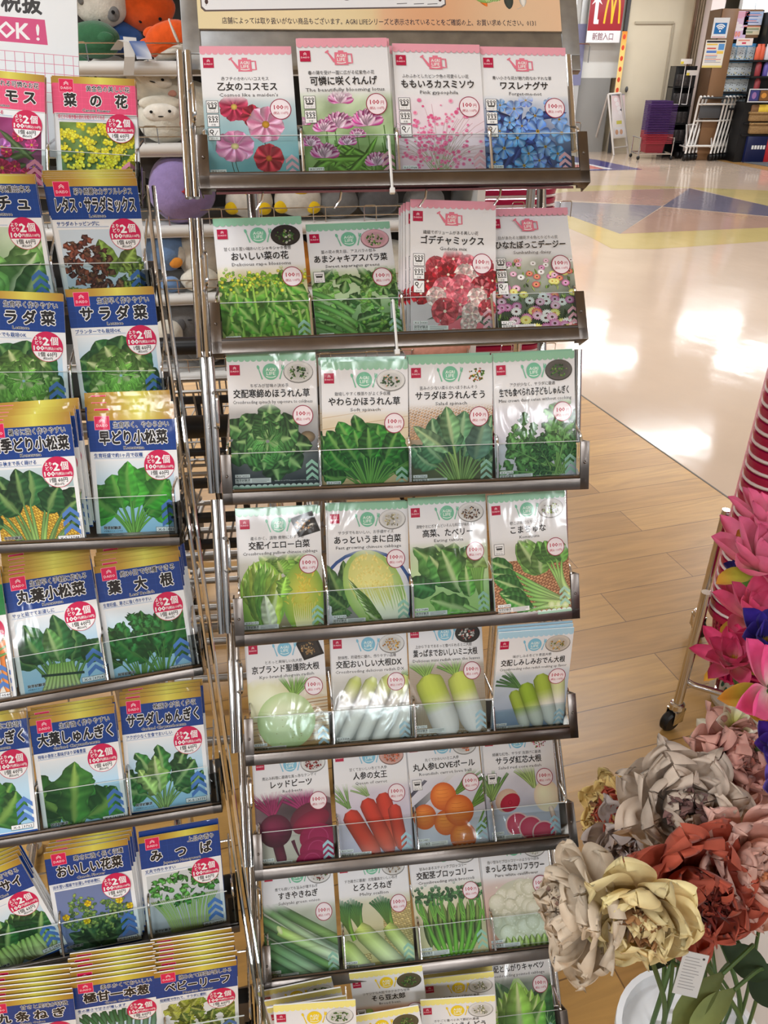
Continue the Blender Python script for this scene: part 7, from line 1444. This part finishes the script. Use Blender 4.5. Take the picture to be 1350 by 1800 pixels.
for r_, (py0, py1, n_, px0, px1) in enumerate(((80, 104, 5, 1281, 1325), (110, 132, 7, 1278, 1322), (138, 160, 7, 1270, 1312), (166, 188, 7, 1268, 1316))):
    z = at(1300, py1, yk+.08).z+.0; h = at(1300, py0, yk+.08).z-z
    for k in range(n_):
        x = at(px0+(px1-px0)*(k+.5)/n_, (py0+py1)/2, yk+.08).x; hang_pack(x, zs[r_]+.005, yk+.10+.05*(k % 2), 'light blue and white pack on the %s black kiosk shelf' % ('top', 'second', 'third', 'lowest')[r_], 'blue packs on the %s kiosk shelf' % ('top', 'second', 'third', 'lowest')[r_])
# goods at the right of the kiosk
M['can_o'] = mat('orange_can', (206, 90, 60), .35); M['can_w'] = mat('white_bottle', (206, 206, 216), .35); M['can_p'] = mat('violet_pouch', (96, 84, 160), .35); M['can_r'] = mat('dark_red_can', (140, 50, 56), .35)
for k, (px, py, m, lb) in enumerate(((1330, 104, 'can_o', 'orange can on the top black shelf at the kiosk end'), (1336, 104, 'can_o', 'orange can by the kiosk pillar, second from its twin'), (1346, 104, 'can_w', 'white bottle on the top shelf at the picture edge'), (1330, 132, 'can_r', 'dark red and white can on the second kiosk shelf'), (1343, 134, 'can_p', 'violet pouch on the second shelf at the picture edge'), (1349, 133, 'can_w', 'pale bottle on the second shelf at the picture edge'), (1330, 150, 'can_r', 'dark red can standing low beside the kiosk packs'))):
    z = zs[0] if py < 110 else (zs[1] if py < 140 else zs[2]); x = at(px, py, yk-.25).x; b = MB(); b.lathe([(.0, 0), (.045, 0), (.048, .01), (.048, .17), (.03, .20), (.03, .23), (0, .23)], (x, yk-.26, z), 16, cap=False); place(b, 'bottle', m, lb, 'bottle')
f = MB(); f.box((at(1326, 100, yk-.3).x, yk-.34, zs[0]-.03), (9.6, yk-.1, zs[0])); f.box((at(1326, 100, yk-.3).x, yk-.34, zs[1]-.03), (9.6, yk-.1, zs[1])); f.box((at(1326, 100, yk-.3).x, yk-.34, zs[2]-.03), (9.6, yk-.1, zs[2])); part(f, 'end_shelf', 'blackm', K)
yp = yk-.45
def d_frame(A, w, H):
    A.rect(0, 0, w, H, (206, 204, 206)); A.rect(w*.05, H*.08, w*.95, H*.92, (30, 34, 60)); A.rect(w*.08, H*.12, w*.46, H*.88, (60, 60, 120)); A.ell(w*.26, H*.5, w*.10, H*.26, (150, 110, 160), n=12); A.rect(w*.52, H*.12, w*.92, H*.88, (120, 80, 40)); A.ell(w*.7, H*.5, w*.12, H*.2, (206, 140, 60), n=12)
poster(1318, 156, 1352, 180, yp, 'white framed picture panel of product photos at the right edge', d_frame)
M['wicker'] = mat('tan_wicker', (150, 118, 76), .7, var=.25, vscale=40, bump=.6, bscale=60); M['yellow_pk'] = mat('yellow_pack', (236, 200, 70), .4); M['navy'] = mat('navy_bin', (20, 28, 70), .35); M['red_bin'] = mat('red_bin', (196, 40, 46), .4)
for i, (py0, py1, lb) in enumerate(((199, 214, 'tan wicker basket, upper one above the navy bin'), (218, 236, 'tan wicker basket, lower one resting above the navy bin'))):
    b = MB(); a, b2 = at(1321, py0, yp), at(1356, py1, yp); b.box((a.x, yp, b2.z), (b2.x, yp+.3, a.z), bev=.03); b.tube(arc([(a.x, yp, a.z), (b2.x, yp, a.z), (b2.x, yp+.3, a.z), (a.x, yp+.3, a.z), (a.x, yp+.001, a.z)], .04), .02, 8); place(b, 'wicker_basket', 'wicker', lb, 'basket')
for i, px in enumerate((1328, 1340, 1350)): b = MB(); a, b2 = at(px-5, 184, yp+.05), at(px+5, 200, yp+.05); b.box((a.x, yp+.05, b2.z), (b2.x, yp+.2, a.z), bev=.02); place(b, 'snack_pack', ('kwood', 'yellow_pk', 'yellow_pk')[i], ('brown pack in the upper wicker basket', 'yellow pack in the middle of the upper wicker basket', 'yellow pack at the edge of the upper wicker basket')[i], 'pack')
b = MB(); a, b2 = at(1316, 240, yp), at(1343, 277, yp); zb_ = max(0, b2.z); b.box((a.x, yp, 0), (b2.x, yp+.4, a.z), bev=.01); nv = place(b, 'storage_bin', 'navy', 'navy blue bin with white lettering under the wicker baskets', 'bin')
A_ = glyphs('iD iD BOX', 1, .03); 
q = MB(); bx_ = at(1321, 259, yp); 
for k in range(5): q.box((bx_.x+.05*k, yp-.004, bx_.z-.03), (bx_.x+.035+.05*k, yp-.001, bx_.z+.03))
part(q, 'white_lettering', 'white', nv)
b = MB(); a = at(1345, 246, yp); b.box((a.x, yp+.02, 0), (a.x+.4, yp+.4, a.z), bev=.01); place(b, 'storage_bin', 'red_bin', 'red bin at the right picture edge beside the navy bin', 'bin')
f = MB(); f.box((at(1297, 240, yp+.1).x, yp+.08, 0), (at(1318, 240, yp+.1).x, yp+.5, at(1310, 180, yp).z)); f.box((at(1318, 180, yp).x, yp+.05, at(1330, 240, yp).z), (9.6, yp+.45, at(1330, 237, yp).z)); f.box((at(1318, 180, yp).x, yp+.05, at(1330, 216.5, yp).z-.02), (9.6, yp+.45, at(1330, 216.5, yp).z)); part(f, 'low_shelving', 'blackm', K)
M['matgrey'] = mat('grey_door_mat', (92, 94, 98), .9, var=.1, vscale=60)
m_ = MB(); q = [fl(1289, 283), fl(1420, 279), fl(1500, 293), fl(1350, 293)]; m_.add([p+Vector((0, 0, .012)) for p in q]+[p+Vector((0, 0, .0012)) for p in q], [(0, 1, 2, 3), (7, 6, 5, 4)]+[(k, (k+1) % 4, (k+1) % 4+4, k+4) for k in range(4)]); place(m_, 'door_mat', 'matgrey', 'dark grey door mat on the floor before the kiosk', 'mat', smooth=False)
M['kerb'] = mat('brown_floor_edge', (150, 112, 64), .4); m_ = MB(); q = [fl(1258, 281.5), fl(1290, 281), fl(1352, 294), fl(1450, 310), fl(1440, 318), fl(1350, 300)]
m_.add([p+Vector((0, 0, .001)) for p in q], [(0, 1, 2, 3, 4, 5)]); structure(m_.build('floor_edge', 'kerb', smooth=False))
# ---------------------------------------------------------------- artificial flowers at the lower right
def petal_mat(name):
    m = mat(name, rough=.62, attr=True, var=.10, vscale=70, sheen=.15, spec=.25); nt = m.node_tree; b = nt.nodes['Principled BSDF']
    o = nt.nodes['Material Output']; t = nt.nodes.new('ShaderNodeBsdfTranslucent'); a = nt.nodes.new('ShaderNodeAttribute'); a.attribute_name = 'Col'; nt.links.new(a.outputs['Color'], t.inputs['Color'])
    mx = nt.nodes.new('ShaderNodeMixShader'); mx.inputs[0].default_value = .28; nt.links.new(b.outputs[0], mx.inputs[1]); nt.links.new(t.outputs[0], mx.inputs[2]); nt.links.new(mx.outputs[0], o.inputs[0]); return m
M['petal'] = petal_mat('silk_petal'); M['stem_green'] = mat('green_plastic_stem', (70, 96, 50), .5); M['leaf'] = petal_mat('silk_leaf')
fr_ = np.random.default_rng(11)
def petal_verts(c, axis, az, ang, L, w, cup=.35, curl=.2, ruff=.05, blunt=.55, base=.18, cols=((200, 200, 200),)*3, nu=9, nv=9, twist=0.0, start=.06, point=False, ribs=0.0):
    """curved sheet growing from c: az around the flower axis, ang away from it"""
    axis = np.array(axis, float); axis /= np.linalg.norm(axis); h = np.array((0, 0, 1.)) if abs(axis[2]) < .9 else np.array((1., 0, 0)); e1 = np.cross(h, axis); e1 /= np.linalg.norm(e1); e2 = np.cross(axis, e1)
    rad = e1*math.cos(az)+e2*math.sin(az); side = np.cross(axis, rad)
    s = np.linspace(0, 1, nu) if point else np.sin(np.linspace(0, 1, nu)*PI/2); t = np.linspace(-1, 1, nv); ph = fr_.uniform(0, 6.28, 4)
    if point: prof = np.maximum((base+(1-base)*np.sin(np.clip(s/blunt, 0, 1)*PI/2)**1.1)*np.where(s > blunt, np.sqrt(np.clip(1-((s-blunt)/(1-blunt))**1.5, 0, 1)), 1), .02)
    else: prof = np.maximum((base+(1-base)*np.sin(np.clip(s/.68, 0, 1)*PI/2)**1.15)*np.where(s > .68, np.clip(1-((s-.68)/.32)**2.6, 0, 1)**.5, 1), .05)
    a = ang-curl*(s-.3)*2; ds = L/(nu-1)
    sd = np.diff(s, prepend=0)*L; ro = np.cumsum(np.sin(a)*sd); up = np.cumsum(np.cos(a)*sd)
    V = []; C = []; c0, c1, c2 = (np.array(q, float) for q in cols)
    tone = 1+fr_.normal(0, .05)
    for i in range(nu):
        nrm = -rad*math.cos(a[i])+axis*math.sin(a[i])     # inner side of the petal
        for j in range(nv):
            rf = ruff*L*(s[i]**1.6)*(math.sin(4*t[j]+ph[0])*.7+math.sin(8*t[j]+ph[1]+2*s[i])*.55*s[i]+.4*math.sin(5*s[i]+ph[2])+(0 if point else .75*math.sin(12*t[j]+ph[3])*s[i]**3+.5*math.sin(19*t[j]+ph[1])*s[i]**5))
            edge = ruff*L*(.8*math.sin(5*t[j]+ph[3])+.55*math.sin(13*t[j]+ph[0]))*(s[i]**4)
            p = np.array(c)+rad*(start*L+ro[i])+axis*(up[i]*1.0)+side*(w*prof[i]*t[j])+nrm*(cup*w*t[j]**2*prof[i]+rf)+(rad*math.sin(a[i])+axis*math.cos(a[i]))*edge*(0 if point else 1)
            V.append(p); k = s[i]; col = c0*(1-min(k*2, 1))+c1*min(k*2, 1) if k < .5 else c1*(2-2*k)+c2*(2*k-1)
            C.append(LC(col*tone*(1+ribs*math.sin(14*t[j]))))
    F_ = [(i*nv+j, i*nv+j+1, (i+1)*nv+j+1, (i+1)*nv+j) for i in range(nu-1) for j in range(nv-1)]
    return V, F_, C
def petal_obj(name, root, lst, m='petal', label=None):
    b = MB()
    for V, F_, C in lst: b.add(V, F_, C)
    me = bpy.data.meshes.new(name); me.from_pydata([tuple(v) for v in b.v], [], b.f); me.materials.append(M[m]); a = me.color_attributes.new('Col', 'FLOAT_COLOR', 'POINT'); a.data.foreach_set('color', np.array([(*c, 1) for c in b.c], np.float32).ravel())
    me.polygons.foreach_set('use_smooth', [True]*len(me.polygons)); o = new_ob(name, me, root)
    if label: o['label'] = label
    return o
def cam_dir(r, u, t): v = Vector((1, 0, 0))*r+Vector((0, SP, CP))*u+Vector((0, -CP, SP))*t; return v.normalized()
def stem_to(root, base, axis, foot, r=.0028):
    c = root.location; p = [Vector(base), Vector(base)-Vector(axis)*.05, Vector(foot)+Vector((0, 0, .10)), Vector(foot)]; b = MB(); b.tube([q-c for q in arc(p, .05, 6)], r, 7); b.build('stem', 'stem_green', root)
def peony(label, px, py, rpx, zc, ax, outer, mid, core, foot, seed, layers=((7, 1.5, .98, .40), (8, 1.22, .90, .36), (9, .95, .82, .31), (8, .76, .72, .26), (7, .58, .58, .22)), ncore=52, ruff=.075, tips=None):
    p = dep(px, py, zc); R = rpx*zc/F; ax = cam_dir(*ax); base = p-ax*R*.35; rt = empty('artificial_peony', base, label, 'artificial flower', None); ax_ = np.array(ax); tips = tips or outer
    for li, (n, ang, l, w) in enumerate(layers):
        for k in range(n):
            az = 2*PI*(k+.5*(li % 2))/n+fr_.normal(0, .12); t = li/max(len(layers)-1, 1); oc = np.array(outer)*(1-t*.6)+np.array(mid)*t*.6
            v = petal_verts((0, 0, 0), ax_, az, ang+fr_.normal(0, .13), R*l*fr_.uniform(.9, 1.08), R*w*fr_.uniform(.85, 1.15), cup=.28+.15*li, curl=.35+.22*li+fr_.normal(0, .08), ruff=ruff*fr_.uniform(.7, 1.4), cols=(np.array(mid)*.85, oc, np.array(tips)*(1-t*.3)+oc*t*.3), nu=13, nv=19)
            petal_obj('petal', rt, [v])
    lst = []
    for k in range(ncore):
        az = fr_.uniform(0, 6.28); r = math.sqrt(fr_.uniform(0, 1))
        lst.append(petal_verts(np.array(ax_)*R*.06, ax_, az, .06+.42*r, R*fr_.uniform(.36, .62), R*fr_.uniform(.06, .12), cup=.5, curl=.3, ruff=.10, cols=(np.array(core)*.75, core, np.array(core)*.85+np.array(mid)*.15), nu=7, nv=6, start=.1+.2*r))
    petal_obj('flower_center', rt, lst, label='ruffled inner petals')
    b = MB(); b.ball(ax*-R*.02, R*.12, 14, 8); b.build('calyx', 'stem_green', rt)
    stem_to(rt, base, ax, foot); return rt
bk_ = dep(1216, 1830, .90); BZ = bk_.z; FOOT = Vector((bk_.x, bk_.y, BZ-.02))
M['bucket'] = mat('white_plastic_bucket', (228, 228, 230), .35, coat=.2)
b = MB(); b.lathe([(0, 0), (.066, 0), (.070, .01), (.080, BZ-.012), (.086, BZ-.012), (.086, BZ), (.079, BZ), (.077, BZ-.02), (0, BZ-.02)], (0, 0, 0), 40, cap=False); o = b.build('flower_bucket', 'bucket', None, mw=Matrix.Translation((bk_.x, bk_.y, 0))); tag(o, 'tall white round flower bucket below the yellow and rust peonies', 'bucket')
b2 = Vector((.64, .80, 0)); b = MB(); b.lathe([(0, 0), (.09, 0), (.10, .01), (.115, .50), (.125, .50), (.125, .515), (.11, .515), (.108, .48), (0, .48)], (0, 0, 0), 36, cap=False); o = b.build('flower_bucket', 'bucket', None, mw=Matrix.Translation(b2)); tag(o, 'second tall white bucket beyond the right frame edge holding the lotus flowers', 'bucket')
FOOT2 = b2+Vector((0, 0, .49))
def jit(f, k): return Vector(f)+Vector((math.cos(k*2.4)*.045, math.sin(k*2.4)*.045, 0))
GW, GC = (206, 194, 184), (124, 88, 86)
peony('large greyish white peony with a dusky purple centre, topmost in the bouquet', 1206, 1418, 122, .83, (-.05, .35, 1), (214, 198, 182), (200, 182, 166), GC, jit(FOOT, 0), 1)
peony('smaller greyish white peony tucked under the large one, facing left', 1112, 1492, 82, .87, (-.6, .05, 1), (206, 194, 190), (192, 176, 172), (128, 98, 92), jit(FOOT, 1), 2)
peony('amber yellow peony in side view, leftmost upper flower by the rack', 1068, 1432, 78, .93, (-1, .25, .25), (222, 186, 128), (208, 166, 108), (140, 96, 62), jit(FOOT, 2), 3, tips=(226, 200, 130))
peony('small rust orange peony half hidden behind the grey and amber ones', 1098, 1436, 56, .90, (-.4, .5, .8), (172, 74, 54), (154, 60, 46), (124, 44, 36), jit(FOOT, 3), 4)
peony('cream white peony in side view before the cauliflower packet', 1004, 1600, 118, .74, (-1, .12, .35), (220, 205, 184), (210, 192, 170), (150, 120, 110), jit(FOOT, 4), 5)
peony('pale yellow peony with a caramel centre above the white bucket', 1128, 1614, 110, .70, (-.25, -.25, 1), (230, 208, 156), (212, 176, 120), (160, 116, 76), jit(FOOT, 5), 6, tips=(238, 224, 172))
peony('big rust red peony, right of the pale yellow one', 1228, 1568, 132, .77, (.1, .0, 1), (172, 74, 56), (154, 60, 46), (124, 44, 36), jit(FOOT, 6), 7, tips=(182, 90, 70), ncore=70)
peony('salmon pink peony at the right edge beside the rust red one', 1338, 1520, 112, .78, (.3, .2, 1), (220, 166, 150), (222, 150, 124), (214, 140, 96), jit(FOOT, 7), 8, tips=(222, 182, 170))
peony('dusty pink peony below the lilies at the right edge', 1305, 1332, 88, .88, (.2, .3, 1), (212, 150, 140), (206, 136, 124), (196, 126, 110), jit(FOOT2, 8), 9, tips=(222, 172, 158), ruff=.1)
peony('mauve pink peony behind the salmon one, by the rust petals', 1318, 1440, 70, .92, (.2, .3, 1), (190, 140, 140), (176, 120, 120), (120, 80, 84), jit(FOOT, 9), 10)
def lotus(label, px, py, rpx, zc, ax, c0, c1, c2, foot, seed, whorls=((7, 1.3, 1.0, .24), (7, .9, .9, .23), (5, .5, .75, .2)), sep=True, name='artificial_lotus', corec=(226, 190, 70)):
    p = dep(px, py, zc); R = rpx*zc/F; ax = cam_dir(*ax); rt = empty(name, p, label, 'artificial flower'); ax_ = np.array(ax)
    for li, (n, ang, l, w) in enumerate(whorls):
        for k in range(n):
            petal_obj('petal', rt, [petal_verts((0, 0, 0), ax_, 2*PI*(k+.5*(li % 2))/n+fr_.normal(0, .08), ang+fr_.normal(0, .08), R*l*fr_.uniform(.92, 1.06), R*w*fr_.uniform(.9, 1.1), cup=.75, curl=.32, ruff=.012, blunt=.5, cols=(c0, c1, c2), nu=10, nv=7, point=True, ribs=.03)])
    if sep:
        for k in range(3): petal_obj('sepal', rt, [petal_verts((0, 0, 0), ax_, 2*PI*k/3+.9, 1.75, R*.8, R*.16, cup=.7, curl=.2, ruff=.01, cols=((150, 166, 60), (196, 190, 70), (226, 160, 60)), point=True, nv=6)], label='yellow green sepal')
    lst = [petal_verts((0, 0, 0), ax_, 2*PI*k/16, .3+.1*(k % 3), R*.26, R*.018, cols=(corec,)*3, nu=4, nv=3, point=True) for k in range(16)]; petal_obj('stamen', rt, lst, label='yellow stamens')
    b = MB(); b.ball(ax*-R*.01, R*.08, 12, 8); b.build('calyx', 'stem_green', rt); stem_to(rt, p, ax, foot); return rt
P0, P1, P2 = (240, 200, 180), (240, 142, 172), (232, 104, 150)
lotus('coral pink lotus at the right edge, highest of the lotus flowers', 1352, 935, 92, 1.02, (.15, .8, .4), P0, P1, P2, jit(FOOT2, 1), 1)
lotus('wide coral pink lotus with long pointed petals reaching left over the basket stack', 1338, 1003, 118, .98, (.1, .75, .6), P0, (240, 146, 174), (232, 108, 152), jit(FOOT2, 2), 2)
lotus('deep rose lotus below the wide coral one', 1325, 1090, 88, .95, (.0, .7, .6), (236, 170, 150), (230, 108, 146), (218, 74, 120), jit(FOOT2, 3), 3)
lotus('red pink lotus low by the basket stand leg with yellow green sepals', 1290, 1165, 74, .92, (-.3, .6, .6), (230, 160, 140), (224, 90, 134), (212, 62, 114), jit(FOOT2, 4), 4)
lotus('large bright pink lotus cut by the right edge with a dark seed head', 1354, 1212, 132, .82, (.35, .2, 1), (246, 226, 214), (242, 112, 170), (238, 86, 156), jit(FOOT2, 5), 5, whorls=((6, 1.4, 1.0, .2), (5, 1.1, .9, .2)), corec=(70, 84, 50))
V0, V1, V2 = (60, 50, 130), (64, 46, 160), (52, 34, 140)
WB = ((6, 1.2, 1.0, .42), (5, .7, .8, .36))
lotus('dark violet blossom with broad petals between the pink lotus flowers', 1340, 1128, 66, .88, (.1, .5, .9), V0, V1, V2, jit(FOOT2, 6), 6, WB, False, 'artificial_violet')
lotus('small navy violet blossom behind the wide coral lotus', 1305, 1018, 42, 1.04, (-.1, .7, .5), (170, 170, 200), (70, 60, 140), (40, 30, 110), jit(FOOT2, 7), 7, WB, False, 'artificial_violet')
lotus('purple blossom at the right edge next to the dusty pink peony', 1356, 1312, 50, .84, (.0, .4, 1), (110, 70, 170), (92, 56, 180), (80, 44, 160), jit(FOOT2, 8), 8, WB, False, 'artificial_violet')
lotus('lavender blossom at the right edge under the dusty pink peony', 1364, 1384, 48, .84, (.0, .4, 1), (150, 130, 210), (134, 112, 206), (120, 90, 190), jit(FOOT2, 9), 9, WB, False, 'artificial_violet')
LW = ((6, 1.15, 1.0, .34),)
lotus('white lily with yellow stamens under the bright pink lotus', 1290, 1275, 50, .90, (-.1, .5, .9), (206, 206, 110), (238, 236, 216), (240, 238, 226), jit(FOOT2, 10), 10, LW, False, 'artificial_lily')
lotus('white lily half hidden left of the dusty pink peony', 1262, 1296, 46, .92, (-.7, .4, .6), (206, 206, 130), (230, 230, 212), (234, 232, 216), jit(FOOT2, 11), 11, LW, False, 'artificial_lily')
lotus('golden yellow lily at the right edge below the bright pink lotus', 1345, 1262, 40, .88, (0, .4, .9), (226, 160, 40), (236, 190, 60), (238, 206, 90), jit(FOOT2, 12), 12, LW, False, 'artificial_lily')
def leaf_thing(label, px, py, zc, tip, w, foot, col):
    p = dep(px, py, zc); q = dep(*tip); rt = empty('artificial_leaf', p, label, 'artificial leaf'); d = q-p; L = d.length; ax = d.normalized(); n = cam_dir(0, .4, 1); ax2 = (ax*.25+n).normalized()
    # blade along d: angle measured from the axis that faces the viewer
    e = ax-ax2*ax.dot(ax2); e.normalize(); h = np.array((0, 0, 1.)); a_ = np.array(ax2); e1 = np.cross(h, a_); e1 /= np.linalg.norm(e1); e2 = np.cross(a_, e1); az = math.atan2(float(np.dot(np.array(e), e2)), float(np.dot(np.array(e), e1)))
    petal_obj('blade', rt, [petal_verts((0, 0, 0), a_, az, math.acos(max(-1, min(1, ax.dot(ax2)))), L, w, cup=.35, curl=.12, ruff=.012, cols=(np.array(col)*.8, col, np.array(col)*1.1), point=True, nu=10, nv=7, start=0)], 'leaf'); stem_to(rt, p, ax, foot, .002)
leaf_thing('olive green leaf pointing left above the white bucket', 1270, 1712, .76, (1176, 1800, .74), .013, jit(FOOT, 3), (116, 128, 76))
leaf_thing('dark green leaf under the rust red peony, pointing right', 1270, 1660, .80, (1350, 1720, .78), .016, jit(FOOT, 4), (54, 72, 48))
leaf_thing('long olive leaf hanging over the bucket rim', 1290, 1740, .76, (1205, 1812, .73), .012, jit(FOOT, 5), (122, 134, 82))
leaf_thing('dark green leaf at the right edge above the bucket', 1320, 1690, .80, (1372, 1770, .78), .022, jit(FOOT, 6), (48, 66, 44))
leaf_thing('deep green leaf between the yellow and rust peonies, behind the bucket rim', 1180, 1690, .82, (1130, 1660, .84), .02, jit(FOOT, 7), (58, 70, 50))
leaf_thing('small dark leaf between the cream and amber peonies', 1030, 1545, .86, (1058, 1572, .84), .008, jit(FOOT, 8), (60, 74, 46))
for k, (px, py, zc, t, lb) in enumerate(((1290, 1480, .90, (1250, 1440, .93), 'dark green leaf in the gap behind the large grey peony'), (1270, 1460, .95, (1320, 1400, .95), 'dark green leaf below the dusty pink peony'), (1180, 1520, .93, (1130, 1470, .95), 'dark green leaf behind the smaller grey peony'), (1330, 1060, 1.02, (1290, 1040, 1.0), 'light green leaf between the coral lotus flowers'), (1345, 1125, .95, (1312, 1090, .93), 'yellow green leaf above the dark violet blossom'))): leaf_thing(lb, px, py, zc, t, .022, jit(FOOT if k < 3 else FOOT2, k), ((44, 58, 40), (52, 66, 44), (48, 62, 42), (110, 170, 80), (150, 160, 60))[k])
# hanging price tag and printed pot
A = Art(24, 48, eps=4e-6, seed=2); A.rect(0, 0, 24, 48, (196, 198, 200))
for k in range(11): A.line([(3, 6+k*3.4), (3+U(A, 12, 18), 6+k*3.4)], .8, (140, 142, 146))
A.ell(20, 5, 1.3, 1.3, (60, 60, 60), n=10)
p0 = dep(1203, 1750, .745); o = new_ob('price_tag', A.sheet('price_tag', M['paper'], thick=.6, side=(210, 210, 210), bev=0)); ey = cam_dir(.18, 1, .2); ez = cam_dir(-.1, -.2, 1); ex = ey.cross(ez).normalized(); ez = ex.cross(ey).normalized(); o.matrix_world = frame_mat(p0, ex, ey, ez); tag(o, 'small grey printed price tag hanging beside the olive leaves', 'price tag')
pp = fl(1296, 1236); A = MB(); A.lathe([(0, 0), (.062, 0), (.068, .008), (.085, .15), (.089, .15), (.089, .156), (.082, .156), (.078, .03), (0, .03)], (0, 0, 0), 32, cap=False); o = A.build('flower_pot', 'bucket', None, mw=Matrix.Translation(pp)); tag(o, 'small white pot with green vine print on the floor behind the lotus', 'pot')
M['vine'] = mat('dark_green_print', (40, 96, 70), .5)
v = MB(); n_ = 9
for k in range(n_):
    a = PI*1.02+k*.13; z = .14-.013*k; r = .0706+.0173*(z/.15); v.ball((math.cos(a)*r, math.sin(a)*r, z), (.006, .003, .009), 8, 6, Matrix.Rotation(a, 3, 'Z'))
q = v.build('vine_print', 'vine', o); q['label'] = 'green vine pattern'
bpy.data.objects.remove(_to)
